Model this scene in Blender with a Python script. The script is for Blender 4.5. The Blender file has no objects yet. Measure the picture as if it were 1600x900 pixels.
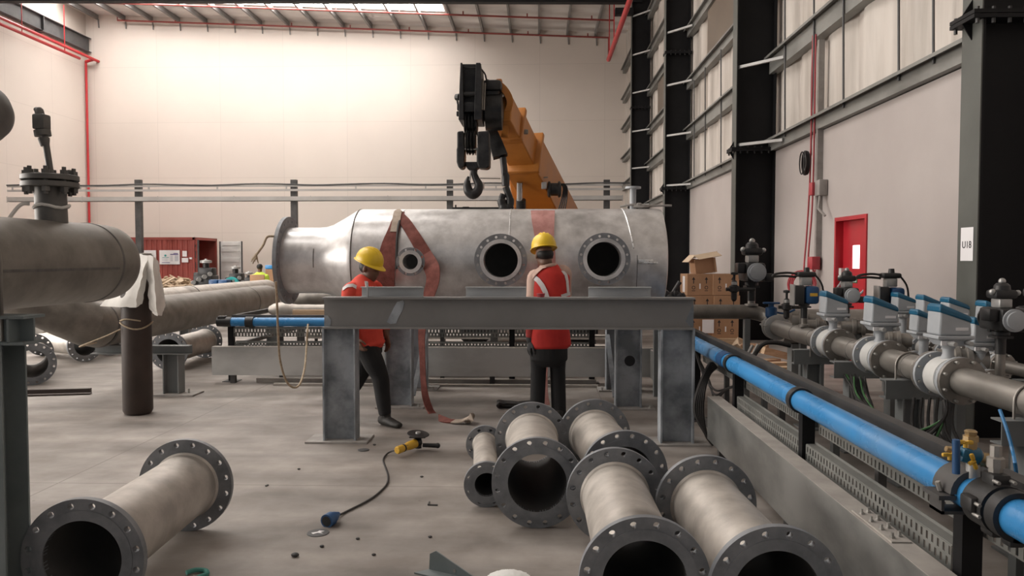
import bpy, bmesh, math, random
from mathutils import Vector, Matrix, Euler
PI = math.pi
random.seed(7)
S = bpy.context.scene
COL = S.collection

# ------------------------------------------------------------------ camera, world, lights, exposure
CAM_POS = Vector((0.0, 0.0, 1.55))
FPX, PITCH, YAW = 1200.0, math.atan(47/1200), math.atan(40/1200)
cam_data = bpy.data.cameras.new('camera'); cam = bpy.data.objects.new('camera', cam_data); COL.objects.link(cam)
cam_data.sensor_width = 36.0; cam_data.lens = FPX/1600*36; cam_data.clip_start = 0.05; cam_data.clip_end = 300
cam.location = CAM_POS; cam.rotation_euler = (PI/2-PITCH, 0, YAW)
S.camera = cam
CAM_ROT = Euler((PI/2-PITCH, 0, YAW)).to_matrix()

S.view_settings.view_transform = 'Standard'; S.view_settings.look = 'None'
S.view_settings.gamma = 1.0; S.view_settings.use_curve_mapping = False
S.view_settings.exposure = 0.0

W = bpy.data.worlds.new('daylight'); S.world = W; W.use_nodes = True
W.node_tree.nodes['Background'].inputs[0].default_value = (0.95, 0.96, 1.0, 1)
W.node_tree.nodes['Background'].inputs[1].default_value = 0.22

def area(name, loc, rot, sx, sy, power, color):
    d = bpy.data.lights.new(name, 'AREA'); d.shape = 'RECTANGLE'; d.size = sx; d.size_y = sy
    d.energy = power; d.color = color
    o = bpy.data.objects.new(name, d); COL.objects.link(o); o.location = loc; o.rotation_euler = rot
    return o
# daylight through the big open shutter in the left wall
area('shutter_daylight', (-23.2, 7.0, 4.2), (0, -PI/2, 0), 7.5, 20.0, 4200, (1.0, 0.93, 0.86))
SKYLIGHT = [23.0, 2.5, 10.0, 18.0, 6.5]      # far to near: each strip's strength set singly to shape the light
# ------------------------------------------------------------------ helpers
def ray(px, py):
    return (CAM_ROT @ Vector(((px-800)/FPX, (450-py)/FPX, -1.0))).normalized()
def at(px, py, Y):
    d = ray(px, py); return CAM_POS + d*(Y/d.y)
def on_floor(px, py, z=0.0):
    d = ray(px, py); return CAM_POS + d*((z-CAM_POS.z)/d.z)

def basis(axis, up=Vector((0, 0, 1))):
    a = Vector(axis).normalized(); up = Vector(up)
    if abs(a.dot(up)) > 0.999: up = Vector((0, 1, 0))
    u = up.cross(a).normalized(); v = a.cross(u).normalized()
    return a, u, v          # a along, u sideways, v "up"

class B:
    def __init__(s): s.bm = bmesh.new()
    def box(s, c, size, rot=None):
        M = Matrix.Translation(Vector(c))
        if rot is not None:
            M = M @ (rot.to_4x4() if isinstance(rot, Matrix) else (Euler(rot).to_matrix().to_4x4()))
        M = M @ Matrix.Diagonal((size[0], size[1], size[2], 1))
        bmesh.ops.create_cube(s.bm, size=1.0, matrix=M); return s
    def ext(s, x0, x1, y0, y1, z0, z1):
        return s.box(((x0+x1)/2, (y0+y1)/2, (z0+z1)/2), (abs(x1-x0), abs(y1-y0), abs(z1-z0)))
    def rbox(s, c, size, r=0.01, rot=None, seg=2):
        g = bmesh.new(); bmesh.ops.create_cube(g, size=1.0, matrix=Matrix.Diagonal((size[0], size[1], size[2], 1)))
        bmesh.ops.bevel(g, geom=list(g.edges), offset=r, segments=seg, affect='EDGES', profile=0.5)
        M = Matrix.Translation(Vector(c))
        if rot is not None: M = M @ (rot.to_4x4() if isinstance(rot, Matrix) else Euler(rot).to_matrix().to_4x4())
        return s.merge(g, M)
    def merge(s, g, M=None):
        if M is not None: bmesh.ops.transform(g, matrix=M, verts=g.verts)
        me = bpy.data.meshes.new('tmp'); g.to_mesh(me); g.free(); s.bm.from_mesh(me); bpy.data.meshes.remove(me); return s
    def rings(s, rings, caps=True, closed=False):
        vs = [[s.bm.verts.new(p) for p in r] for r in rings]; n = len(vs[0])
        m = len(vs) if closed else len(vs)-1
        for i in range(m):
            a, b = vs[i], vs[(i+1) % len(vs)]
            for k in range(n):
                try: s.bm.faces.new((a[k], a[(k+1) % n], b[(k+1) % n], b[k]))
                except ValueError: pass
        if caps and not closed:
            s.bm.faces.new(list(reversed(vs[0]))); s.bm.faces.new(vs[-1])
        return s
    def lathe(s, origin, axis, prof, n=32, caps=True, closed=False):
        a, u, v = basis(axis); o = Vector(origin); R = []
        for d, r in prof:
            r = max(r, 1e-4)
            R.append([o + a*d + (u*math.cos(2*PI*k/n) + v*math.sin(2*PI*k/n))*r for k in range(n)])
        return s.rings(R, caps, closed)
    def cyl(s, p0, p1, r0, r1=None, n=20):
        p0, p1 = Vector(p0), Vector(p1); L = (p1-p0).length
        return s.lathe(p0, p1-p0, [(0, r0), (L, r0 if r1 is None else r1)], n)
    def tube(s, p0, p1, ro, ri, n=48):
        p0, p1 = Vector(p0), Vector(p1); L = (p1-p0).length
        return s.lathe(p0, p1-p0, [(0, ri), (0, ro), (L, ro), (L, ri)], n, closed=True)
    def sweep(s, pts, r, n=8, closed=False):
        P = [Vector(p) for p in pts]; rad = r if isinstance(r, (list, tuple)) else [r]*len(P)
        R = []; u = None
        for i, p in enumerate(P):
            t = (P[min(i+1, len(P)-1)] - P[max(i-1, 0)])
            if closed: t = P[(i+1) % len(P)] - P[i-1]
            if t.length < 1e-9: t = Vector((0, 0, 1))
            t.normalize()
            if u is None: _, u, _ = basis(t)
            u = (u - t*u.dot(t))
            u = u.normalized() if u.length > 1e-6 else basis(t)[1]
            v = t.cross(u)
            R.append([p + (u*math.cos(2*PI*k/n) + v*math.sin(2*PI*k/n))*rad[i] for k in range(n)])
        return s.rings(R, caps=not closed, closed=closed)
    def prism(s, poly, o, ux, uy, d):
        o, ux, uy, d = Vector(o), Vector(ux), Vector(uy), Vector(d)
        a = [s.bm.verts.new(o+ux*x+uy*y) for x, y in poly]; b = [s.bm.verts.new(v.co+d) for v in a]
        n = len(a)
        for k in range(n): s.bm.faces.new((a[k], a[(k+1) % n], b[(k+1) % n], b[k]))
        s.bm.faces.new(list(reversed(a))); s.bm.faces.new(b); return s
    def ibeam(s, p0, p1, h, w, tf=0.014, tw=0.01, up=(0, 0, 1)):
        p0, p1 = Vector(p0), Vector(p1); a, u, v = basis(p1-p0, up)
        H, Wd, t = h/2, w/2, tw/2
        poly = [(-Wd, -H), (Wd, -H), (Wd, -H+tf), (t, -H+tf), (t, H-tf), (Wd, H-tf), (Wd, H), (-Wd, H), (-Wd, H-tf), (-t, H-tf), (-t, -H+tf), (-Wd, -H+tf)]
        return s.prism(poly, p0, u, v, p1-p0)
    def channel(s, p0, p1, h, w, t=0.008, up=(0, 0, 1), side=1):
        p0, p1 = Vector(p0), Vector(p1); a, u, v = basis(p1-p0, up); H = h/2; u = u*side
        poly = [(0, -H), (w, -H), (w, -H+t), (t, -H+t), (t, H-t), (w, H-t), (w, H), (0, H)]
        return s.prism(poly, p0, u, v, p1-p0)
    def bar(s, p0, p1, w, h, up=(0, 0, 1)):
        p0, p1 = Vector(p0), Vector(p1); a, u, v = basis(p1-p0, up)
        return s.prism([(-w/2, -h/2), (w/2, -h/2), (w/2, h/2), (-w/2, h/2)], p0, u, v, p1-p0)
    def sphere(s, c, r, u=20, v=12, rot=None):
        r = (r, r, r) if not isinstance(r, (tuple, list)) else r
        M = Matrix.Translation(Vector(c))
        if rot is not None: M = M @ Euler(rot).to_matrix().to_4x4()
        bmesh.ops.create_uvsphere(s.bm, u_segments=u, v_segments=v, radius=1.0, matrix=M @ Matrix.Diagonal((r[0], r[1], r[2], 1))); return s
    def ribbon(s, pts, side, w, t=0.006, norm=None):
        P = [Vector(p) for p in pts]; R = []
        for i, p in enumerate(P):
            tg = (P[min(i+1, len(P)-1)]-P[max(i-1, 0)]).normalized()
            sd = Vector(side[i] if isinstance(side, list) else side); sd = (sd - tg*sd.dot(tg)).normalized(); nn = tg.cross(sd)
            ww = (w[i] if isinstance(w, list) else w)/2
            R.append([p-sd*ww-nn*t/2, p+sd*ww-nn*t/2, p+sd*ww+nn*t/2, p-sd*ww+nn*t/2])
        return s.rings(R)
    def flange(s, c, axis, R, r, t, n, hr, pcd, seg=4):
        """ring with n real bolt holes, centred at c (mid thickness)"""
        a, u, v = basis(axis); c = Vector(c)
        for k in range(n):
            A0, A1 = 2*PI*k/n, 2*PI*(k+1)/n; am = (A0+A1)/2
            bp = []
            for i in range(seg+1): bp.append((R, A0+(A1-A0)*i/seg))
            for i in (1, 2): bp.append((R+(r-R)*i/3, A1))
            for i in range(seg+1): bp.append((r, A1+(A0-A1)*i/seg))
            for i in (1, 2): bp.append((r+(R-r)*i/3, A0))
            P = [(q*math.cos(w), q*math.sin(w)) for q, w in bp]
            hx, hy = pcd*math.cos(am), pcd*math.sin(am)
            Hh = []
            for x, y in P:
                an = math.atan2(y-hy, x-hx); Hh.append((hx+hr*math.cos(an), hy+hr*math.sin(an)))
            f = lambda q, d: c + u*q[0] + v*q[1] + a*d
            m = len(P); L = []
            for d in (-t/2, t/2):
                L.append(([s.bm.verts.new(f(q, d)) for q in P], [s.bm.verts.new(f(q, d)) for q in Hh]))
            (o0, h0), (o1, h1) = L
            for i in range(m):
                j = (i+1) % m
                s.bm.faces.new((o0[j], o0[i], h0[i], h0[j])); s.bm.faces.new((o1[i], o1[j], h1[j], h1[i]))
                s.bm.faces.new((h0[i], h1[i], h1[j], h0[j]))
                if i < seg or (seg+3 <= i < 2*seg+3): s.bm.faces.new((o0[i], o0[j], o1[j], o1[i]))
        bmesh.ops.remove_doubles(s.bm, verts=s.bm.verts, dist=1e-5)
        return s
    def build(s, name, mat, parent=None, smooth=35, bevel=0, fixn=True):
        if fixn: bmesh.ops.recalc_face_normals(s.bm, faces=s.bm.faces)
        me = bpy.data.meshes.new(name); s.bm.to_mesh(me); s.bm.free()
        if smooth:
            me.polygons.foreach_set('use_smooth', [True]*len(me.polygons)); me.set_sharp_from_angle(angle=math.radians(smooth))
        o = bpy.data.objects.new(name, me); COL.objects.link(o)
        if mat is not None: me.materials.append(mat)
        if parent is not None: adopt(o, parent)
        if bevel:
            m = o.modifiers.new('bevel', 'BEVEL'); m.width = bevel; m.segments = 2; m.limit_method = 'ANGLE'
        return o
def loose(name, b, m, parent, smooth=35):
    """every island of b becomes a part of its own"""
    bm = b.bm; seen = set(); bm.verts.ensure_lookup_table(); out = []
    for v in bm.verts:
        if v in seen: continue
        st = [v]; isl = set()
        while st:
            q = st.pop()
            if q in isl: continue
            isl.add(q); st += [e.other_vert(q) for e in q.link_edges if e.other_vert(q) not in isl]
        seen |= isl; nb = B(); mp = {q: nb.bm.verts.new(q.co) for q in isl}
        for fc in {fc for q in isl for fc in q.link_faces}: nb.bm.faces.new([mp[q] for q in fc.verts])
        out.append(nb.build(name, m, parent, smooth))
    bm.free(); return out
def solid(bm, fs, t):
    bm.normal_update(); bmesh.ops.solidify(bm, geom=fs, thickness=t)
def world_of(o):
    M = Matrix.LocRotScale(o.location, o.rotation_euler, o.scale)
    return M if o.parent is None else world_of(o.parent) @ o.matrix_parent_inverse @ M
def adopt(o, parent):
    o.parent = parent; o.matrix_parent_inverse = world_of(parent).inverted(); return o
def tag(o, label=None, cat=None, group=None, kind=None):
    if label: o['label'] = label
    if cat: o['category'] = cat
    if group: o['group'] = group
    if kind: o['kind'] = kind
    return o
def thing(name, label, cat, loc=(0, 0, 0), group=None, rz=0):
    o = bpy.data.objects.new(name, None); COL.objects.link(o); o.location = loc; o.rotation_euler = (0, 0, rz)
    o.empty_display_size = 0.1
    return tag(o, label, cat, group)
def struct(o): o['kind'] = 'structure'; return o
KIDS = lambda o: [c for c in bpy.data.objects if c.parent is o]
def dup(root, loc, rz=None, label=None, group=None):
    r = root.copy(); COL.objects.link(r); r.location = loc
    if rz is not None: r.rotation_euler = (r.rotation_euler[0], r.rotation_euler[1], rz)
    if label: r['label'] = label
    if group: r['group'] = group
    for c in KIDS(root):
        d = c.copy(); COL.objects.link(d); d.parent = r
        for g in KIDS(c):
            h = g.copy(); COL.objects.link(h); h.parent = d
    return r
def bake(o):
    dg = bpy.context.evaluated_depsgraph_get(); ev = o.evaluated_get(dg)
    me = bpy.data.meshes.new_from_object(ev); o.modifiers.clear(); o.data = me; return o
def smoothstep(pts, k=8):
    """Catmull-Rom through pts"""
    P = [Vector(p) for p in pts]; out = []
    for i in range(len(P)-1):
        a, b, c, d = P[max(i-1, 0)], P[i], P[i+1], P[min(i+2, len(P)-1)]
        for j in range(k):
            t = j/k
            out.append(0.5*((2*b)+(c-a)*t+(2*a-5*b+4*c-d)*t*t+(3*b-a-3*c+d)*t**3))
    out.append(P[-1]); return out

# ------------------------------------------------------------------ materials
def mat(name, c1, c2=None, scale=3.0, rough=0.6, metal=0.0, bump=0.0, stretch=(1, 1, 1), rvar=0.12, lo=0.35, hi=0.65, detail=6, c3=None, spec=0.5):
    m = bpy.data.materials.new(name); m.use_nodes = True; nt = m.node_tree; N = nt.nodes; L = nt.links
    p = N['Principled BSDF']; p.inputs['Metallic'].default_value = metal; p.inputs['Roughness'].default_value = rough
    p.inputs['Specular IOR Level'].default_value = spec
    if c2 is None: c2 = tuple(min(1, v*1.12+0.002) for v in c1)
    tc = N.new('ShaderNodeTexCoord'); mp = N.new('ShaderNodeMapping'); mp.inputs['Scale'].default_value = stretch
    L.new(tc.outputs['Object'], mp.inputs[0])
    nz = N.new('ShaderNodeTexNoise'); nz.inputs['Scale'].default_value = scale; nz.inputs['Detail'].default_value = detail; nz.inputs['Roughness'].default_value = 0.6
    L.new(mp.outputs[0], nz.inputs['Vector'])
    r = N.new('ShaderNodeValToRGB'); L.new(nz.outputs['Fac'], r.inputs[0])
    r.color_ramp.elements[0].position = lo; r.color_ramp.elements[1].position = hi
    r.color_ramp.elements[0].color = (*c1, 1); r.color_ramp.elements[1].color = (*c2, 1)
    out = r.outputs[0]
    if c3 is not None:       # sparse stains
        n2 = N.new('ShaderNodeTexNoise'); n2.inputs['Scale'].default_value = scale*0.37; n2.inputs['Detail'].default_value = 8
        L.new(mp.outputs[0], n2.inputs['Vector'])
        r2 = N.new('ShaderNodeValToRGB'); r2.color_ramp.elements[0].position = 0.56; r2.color_ramp.elements[1].position = 0.74
        L.new(n2.outputs['Fac'], r2.inputs[0])
        mx = N.new('ShaderNodeMix'); mx.data_type = 'RGBA'; L.new(r2.outputs[0], mx.inputs[0]); L.new(out, mx.inputs[6]); mx.inputs[7].default_value = (*c3, 1)
        out = mx.outputs[2]
    L.new(out, p.inputs['Base Color'])
    if rvar:
        mr = N.new('ShaderNodeMapRange'); mr.inputs[3].default_value = max(0.03, rough-rvar); mr.inputs[4].default_value = min(1, rough+rvar)
        L.new(nz.outputs['Fac'], mr.inputs[0]); L.new(mr.outputs[0], p.inputs['Roughness'])
    if bump:
        b = N.new('ShaderNodeBump'); b.inputs['Strength'].default_value = bump; b.inputs['Distance'].default_value = 0.02
        L.new(nz.outputs['Fac'], b.inputs['Height']); L.new(b.outputs[0], p.inputs['Normal'])
    return m
def emit(name, c, s):
    m = bpy.data.materials.new(name); m.use_nodes = True; p = m.node_tree.nodes['Principled BSDF']
    p.inputs['Base Color'].default_value = (*c, 1); p.inputs['Emission Color'].default_value = (*c, 1); p.inputs['Emission Strength'].default_value = s
    return m
M = {}
M['black_steel'] = mat('black_steel', (0.007, 0.007, 0.008), (0.011, 0.011, 0.012), 2, 0.55, spec=0.2)
M['grey_flange'] = mat('grey_green_primer', (0.075, 0.08, 0.072), (0.1, 0.105, 0.095), 2, 0.55)
M['grey_steel'] = mat('dark_grey_steel', (0.06, 0.06, 0.062), (0.10, 0.10, 0.10), 2.5, 0.6)
M['girt'] = mat('galvanised_girt', (0.14, 0.14, 0.13), (0.27, 0.27, 0.255), 1.5, 0.5, 0.3, stretch=(1, .4, 1))
M['purlin'] = mat('purlin_grey', (0.16, 0.155, 0.15), (0.24, 0.23, 0.225), 1, 0.6)
M['brace'] = mat('pale_brace', (0.36, 0.36, 0.35), (0.46, 0.46, 0.45), 3, 0.5)
M['red_pipe'] = mat('red_fire_pipe', (0.42, 0.02, 0.025), (0.52, 0.03, 0.035), 2, 0.45)
M['dark_red'] = mat('sprinkler_red', (0.2, 0.035, 0.03), (0.26, 0.05, 0.04), 2, 0.5)
M['galv_blue'] = mat('galvanised_grey', (0.16, 0.178, 0.195), (0.40, 0.43, 0.465), 3.6, 0.5, 0.1, lo=0.36, hi=0.62)
M['galv_beam'] = mat('galvanised_beam', (0.19, 0.185, 0.18), (0.235, 0.23, 0.225), 1.5, 0.5, 0.1)
M['galv_chan'] = mat('galvanised_channel', (0.36, 0.375, 0.385), (0.52, 0.535, 0.545), 2.0, 0.42, 0.15, stretch=(.5, .5, 1.4))
M['plate'] = mat('dusty_steel_plate', (0.25, 0.235, 0.22), (0.36, 0.34, 0.32), 8, 0.75)
M['vessel'] = mat('vessel_steel', (0.52, 0.51, 0.505), (0.75, 0.74, 0.735), 6.0, 0.34, 0.45, c3=(0.34, 0.33, 0.325), bump=0.06, rvar=0.14, detail=9)
M['spool'] = mat('stainless_pipe', (0.40, 0.37, 0.335), (0.56, 0.52, 0.475), 7.0, 0.48, 0.45, c3=(0.25, 0.225, 0.2), bump=0.05)
M['spool_flange'] = mat('flange_steel', (0.165, 0.175, 0.19), (0.26, 0.27, 0.285), 9.0, 0.48, 0.25)
M['inner'] = mat('shaded_pipe_bore', (0.05, 0.05, 0.05), (0.08, 0.078, 0.075), 3, 0.7)  # steel darkened in colour to paint the shade inside pipes and vessel
M['weld'] = mat('bright_weld', (0.6, 0.6, 0.6), (0.85, 0.85, 0.85), 30, 0.3, 0.6)
M['dark_weld'] = mat('dark_weld_seam', (0.10, 0.095, 0.09), (0.16, 0.15, 0.14), 20, 0.55, 0.3)
M['dull_pipe'] = mat('dull_brown_steel_pipe', (0.165, 0.150, 0.132), (0.27, 0.25, 0.222), 5.0, 0.5, 0.35, c3=(0.10, 0.09, 0.08), bump=0.04)
M['dark_pipe'] = mat('dark_steel_pipe', (0.09, 0.085, 0.08), (0.15, 0.145, 0.135), 5.0, 0.5, 0.4)
M['process'] = mat('process_pipe_steel', (0.22, 0.205, 0.185), (0.33, 0.31, 0.285), 6.0, 0.42, 0.6, stretch=(1, .4, 1))
M['sling'] = mat('red_webbing', (0.155, 0.045, 0.035), (0.27, 0.095, 0.078), 12, 0.85, bump=0.2)
M['sling_pink'] = mat('faded_pink_webbing', (0.40, 0.185, 0.165), (0.54, 0.28, 0.255), 9, 0.85, bump=0.2)
M['sling_tan'] = mat('tan_webbing', (0.36, 0.29, 0.23), (0.5, 0.42, 0.35), 9, 0.9)
M['rope'] = mat('jute_rope', (0.32, 0.25, 0.17), (0.48, 0.39, 0.28), 40, 0.9)
M['orange'] = mat('crane_orange', (0.36, 0.13, 0.018), (0.46, 0.175, 0.028), 2, 0.45, c3=(0.25, 0.11, 0.035))
M['crane_black'] = mat('greasy_black_steel', (0.010, 0.010, 0.011), (0.035, 0.034, 0.034), 6, 0.4, 0.3)
M['tyre'] = mat('tyre_rubber', (0.012, 0.012, 0.012), (0.02, 0.02, 0.02), 6, 0.85)
M['chrome'] = mat('chrome_rod', (0.5, 0.5, 0.5), (0.65, 0.65, 0.65), 4, 0.2, 0.9)
M['container'] = mat('container_red', (0.25, 0.045, 0.035), (0.33, 0.065, 0.05), 1.5, 0.6, c3=(0.24, 0.08, 0.06))
M['white'] = mat('white_paint', (0.72, 0.72, 0.70), (0.8, 0.8, 0.78), 2, 0.6)
M['paper'] = mat('paper', (0.74, 0.73, 0.74), (0.8, 0.79, 0.8), 2, 0.8)
M['ink'] = mat('black_ink', (0.015, 0.015, 0.018), None, 2, 0.7)
M['cloth'] = mat('white_sack_cloth', (0.62, 0.60, 0.56), (0.76, 0.74, 0.70), 5, 0.9, bump=0.3)
M['cylinder'] = mat('brown_gas_cylinder', (0.030, 0.019, 0.014), (0.048, 0.031, 0.024), 4, 0.55)
M['cardboard'] = mat('cardboard', (0.33, 0.19, 0.105), (0.40, 0.235, 0.135), 3, 0.85)
M['kraft'] = mat('pale_cardboard', (0.45, 0.34, 0.23), (0.56, 0.44, 0.32), 3, 0.85)
M['wood'] = mat('pale_timber', (0.45, 0.31, 0.19), (0.6, 0.43, 0.28), 4, 0.75, stretch=(1, 8, 8))
M['blue'] = mat('blue_air_pipe', (0.03, 0.205, 0.47), (0.045, 0.25, 0.55), 3, 0.28, c3=(0.13, 0.27, 0.46))
M['blue_lid'] = mat('blue_lid', (0.006, 0.085, 0.16), (0.011, 0.115, 0.21), 3, 0.4)
M['blue_act'] = mat('blue_actuator', (0.012, 0.06, 0.16), (0.02, 0.08, 0.2), 3, 0.4)
M['meter'] = mat('meter_grey', (0.34, 0.36, 0.38), (0.42, 0.44, 0.46), 3, 0.45)
M['meter_white'] = mat('meter_band_white', (0.50, 0.50, 0.485), (0.60, 0.60, 0.58), 3, 0.5)
M['alu'] = mat('cast_aluminium', (0.34, 0.34, 0.33), (0.45, 0.45, 0.44), 6, 0.4, 0.5)
M['stand'] = mat('grey_stand_paint', (0.165, 0.175, 0.175), (0.215, 0.225, 0.225), 3, 0.55)
M['stand_dark'] = mat('green_grey_steel', (0.16, 0.19, 0.195), (0.22, 0.25, 0.255), 3, 0.5, 0.1)
M['rail'] = mat('black_rail', (0.035, 0.034, 0.034), (0.075, 0.072, 0.07), 3, 0.6)
M['tray'] = mat('perforated_tray_steel', (0.15, 0.155, 0.145), (0.22, 0.22, 0.205), 3, 0.5, 0.2)
M['black'] = mat('black_plastic', (0.014, 0.014, 0.015), (0.022, 0.022, 0.022), 3, 0.45)
M['brass'] = mat('brass', (0.36, 0.26, 0.13), (0.46, 0.34, 0.19), 6, 0.35, 0.8)
M['yellow'] = mat('yellow_handle', (0.62, 0.36, 0.03), (0.7, 0.42, 0.05), 4, 0.45)
M['bolt'] = mat('zinc_bolt', (0.34, 0.33, 0.31), (0.5, 0.49, 0.46), 10, 0.4, 0.6)
M['door_red'] = mat('red_door_paint', (0.36, 0.012, 0.022), (0.44, 0.02, 0.03), 2, 0.4)
M['green_sign'] = mat('green_exit_plate', (0.02, 0.10, 0.04), (0.03, 0.13, 0.05), 3, 0.5)
M['green_wire'] = mat('green_wire', (0.04, 0.12, 0.04), (0.05, 0.16, 0.05), 3, 0.6)
M['helmet'] = mat('yellow_helmet', (0.72, 0.47, 0.015), (0.8, 0.55, 0.03), 3, 0.35)
M['vest'] = mat('red_vest', (0.48, 0.022, 0.018), (0.6, 0.035, 0.025), 6, 0.8, bump=0.15)
M['walker_vest'] = mat('orange_red_vest', (0.62, 0.05, 0.03), (0.72, 0.075, 0.045), 6, 0.8, bump=0.15)
M['reflect'] = mat('silver_reflective_tape', (0.62, 0.58, 0.58), (0.72, 0.68, 0.68), 6, 0.5)
M['shirt'] = mat('pale_pink_shirt', (0.50, 0.34, 0.28), (0.58, 0.41, 0.34), 6, 0.85, bump=0.1)
M['red_shirt'] = mat('red_shirt', (0.28, 0.03, 0.03), (0.35, 0.045, 0.04), 6, 0.85)
M['trousers'] = mat('black_trousers', (0.010, 0.010, 0.011), (0.017, 0.017, 0.018), 6, 0.85)
M['glove'] = mat('dark_grey_glove', (0.03, 0.03, 0.032), (0.05, 0.05, 0.052), 8, 0.8)
M['skin'] = mat('brown_skin', (0.125, 0.062, 0.038), (0.165, 0.085, 0.055), 8, 0.55)
M['hair'] = mat('black_hair', (0.008, 0.007, 0.007), (0.015, 0.013, 0.012), 30, 0.6)
M['boot'] = mat('black_boot', (0.014, 0.013, 0.012), (0.03, 0.028, 0.025), 8, 0.6)
M['hiviz'] = mat('hi_vis_yellow', (0.55, 0.72, 0.06), (0.62, 0.8, 0.1), 5, 0.8)
M['hose_red'] = mat('red_hose', (0.3, 0.03, 0.04), (0.38, 0.045, 0.055), 5, 0.5)
M['cable'] = mat('dark_cable', (0.02, 0.018, 0.017), (0.03, 0.028, 0.027), 5, 0.6)
M['grey_cable'] = mat('grey_conduit', (0.22, 0.2, 0.19), (0.3, 0.28, 0.26), 5, 0.5)
# ------------------------------------------------------------------ building shell
XR, XL, YF, XC = 4.40, -23.4, 39.5, 3.68         # right wall, left wall, far wall, inner face of columns
COLS = [-1.3, 6.7, 14.6, 22.6, 30.7]
roof_z = lambda x: 13.88 - 0.0444*(x-XL)         # underside of the purlins
def floor_mat():
    m = mat('polished_concrete', (0.205, 0.18, 0.16), (0.35, 0.32, 0.295), 1.9, 0.62, rvar=0.12, detail=10, c3=(0.19, 0.165, 0.145), bump=0.05)
    nt = m.node_tree; N = nt.nodes; L = nt.links; p = N['Principled BSDF']
    src = p.inputs['Base Color'].links[0].from_socket
    tc = N.new('ShaderNodeTexCoord')
    # saw-cut joints in a grid
    sx = N.new('ShaderNodeSeparateXYZ'); L.new(tc.outputs['Object'], sx.inputs[0])
    def line(sock, period, off):
        a = N.new('ShaderNodeMath'); a.operation = 'ADD'; a.inputs[1].default_value = off; L.new(sock, a.inputs[0])
        w = N.new('ShaderNodeMath'); w.operation = 'PINGPONG'; w.inputs[1].default_value = period/2; L.new(a.outputs[0], w.inputs[0])
        c = N.new('ShaderNodeMath'); c.operation = 'LESS_THAN'; c.inputs[1].default_value = 0.006; L.new(w.outputs[0], c.inputs[0]); return c.outputs[0]
    mx_ = N.new('ShaderNodeMath'); mx_.operation = 'MAXIMUM'
    L.new(line(sx.outputs['X'], 4.0, 3.3), mx_.inputs[0]); L.new(line(sx.outputs['Y'], 4.0, -5.13), mx_.inputs[1])
    # small oily spots
    v = N.new('ShaderNodeTexVoronoi'); v.inputs['Scale'].default_value = 2.6; L.new(tc.outputs['Object'], v.inputs['Vector'])
    lt = N.new('ShaderNodeMath'); lt.operation = 'LESS_THAN'; lt.inputs[1].default_value = 0.028; L.new(v.outputs['Distance'], lt.inputs[0])
    # broad streaky smears
    mp = N.new('ShaderNodeMapping'); mp.inputs['Scale'].default_value = (0.35, 1.5, 1); L.new(tc.outputs['Object'], mp.inputs[0])
    nz = N.new('ShaderNodeTexNoise'); nz.inputs['Scale'].default_value = 1.6; nz.inputs['Detail'].default_value = 9; L.new(mp.outputs[0], nz.inputs['Vector'])
    rr = N.new('ShaderNodeMapRange'); rr.inputs[1].default_value = 0.3; rr.inputs[2].default_value = 0.7; rr.inputs[3].default_value = 0.62; rr.inputs[4].default_value = 1.2; L.new(nz.outputs['Fac'], rr.inputs[0])
    sc = N.new('ShaderNodeVectorMath'); sc.operation = 'SCALE'; L.new(src, sc.inputs[0]); L.new(rr.outputs[0], sc.inputs['Scale'])
    d = N.new('ShaderNodeMath'); d.operation = 'MAXIMUM'; L.new(mx_.outputs[0], d.inputs[0]); L.new(lt.outputs[0], d.inputs[1])
    k = N.new('ShaderNodeMath'); k.operation = 'MULTIPLY'; k.inputs[1].default_value = 0.55; L.new(d.outputs[0], k.inputs[0])
    mx = N.new('ShaderNodeMix'); mx.data_type = 'RGBA'; L.new(k.outputs[0], mx.inputs[0]); L.new(sc.outputs[0], mx.inputs[6]); mx.inputs[7].default_value = (0.12, 0.1, 0.09, 1)
    L.new(mx.outputs[2], p.inputs['Base Color'])
    return m
def panel_mat(name, c, bw, bh, joint, rough=0.6):
    """smooth wall panels with thin joints, laid out along the wall"""
    m = bpy.data.materials.new(name); m.use_nodes = True; N = m.node_tree.nodes; L = m.node_tree.links; p = N['Principled BSDF']; p.inputs['Roughness'].default_value = rough
    tc = N.new('ShaderNodeTexCoord'); sx = N.new('ShaderNodeSeparateXYZ'); L.new(tc.outputs['Object'], sx.inputs[0])
    ad = N.new('ShaderNodeMath'); ad.operation = 'ADD'; L.new(sx.outputs['X'], ad.inputs[0]); L.new(sx.outputs['Y'], ad.inputs[1])
    cb = N.new('ShaderNodeCombineXYZ'); L.new(ad.outputs[0], cb.inputs[0]); L.new(sx.outputs['Z'], cb.inputs[1])
    br = N.new('ShaderNodeTexBrick'); br.offset = 0; br.inputs['Scale'].default_value = 1; br.inputs['Mortar Size'].default_value = 0.012; br.inputs['Mortar Smooth'].default_value = 0.6
    br.inputs['Brick Width'].default_value = bw; br.inputs['Row Height'].default_value = bh
    a = tuple(x*0.985 for x in c); br.inputs['Color1'].default_value = (*c, 1); br.inputs['Color2'].default_value = (*a, 1); br.inputs['Mortar'].default_value = (*joint, 1)
    L.new(cb.outputs[0], br.inputs['Vector'])
    nz = N.new('ShaderNodeTexNoise'); nz.inputs['Scale'].default_value = 0.5; nz.inputs['Detail'].default_value = 6; L.new(tc.outputs['Object'], nz.inputs['Vector'])
    mr = N.new('ShaderNodeMapRange'); mr.inputs[3].default_value = 0.93; mr.inputs[4].default_value = 1.05; L.new(nz.outputs['Fac'], mr.inputs[0])
    sc = N.new('ShaderNodeVectorMath'); sc.operation = 'SCALE'; L.new(br.outputs['Color'], sc.inputs[0]); L.new(mr.outputs[0], sc.inputs['Scale'])
    L.new(sc.outputs[0], p.inputs['Base Color']); return m
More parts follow.
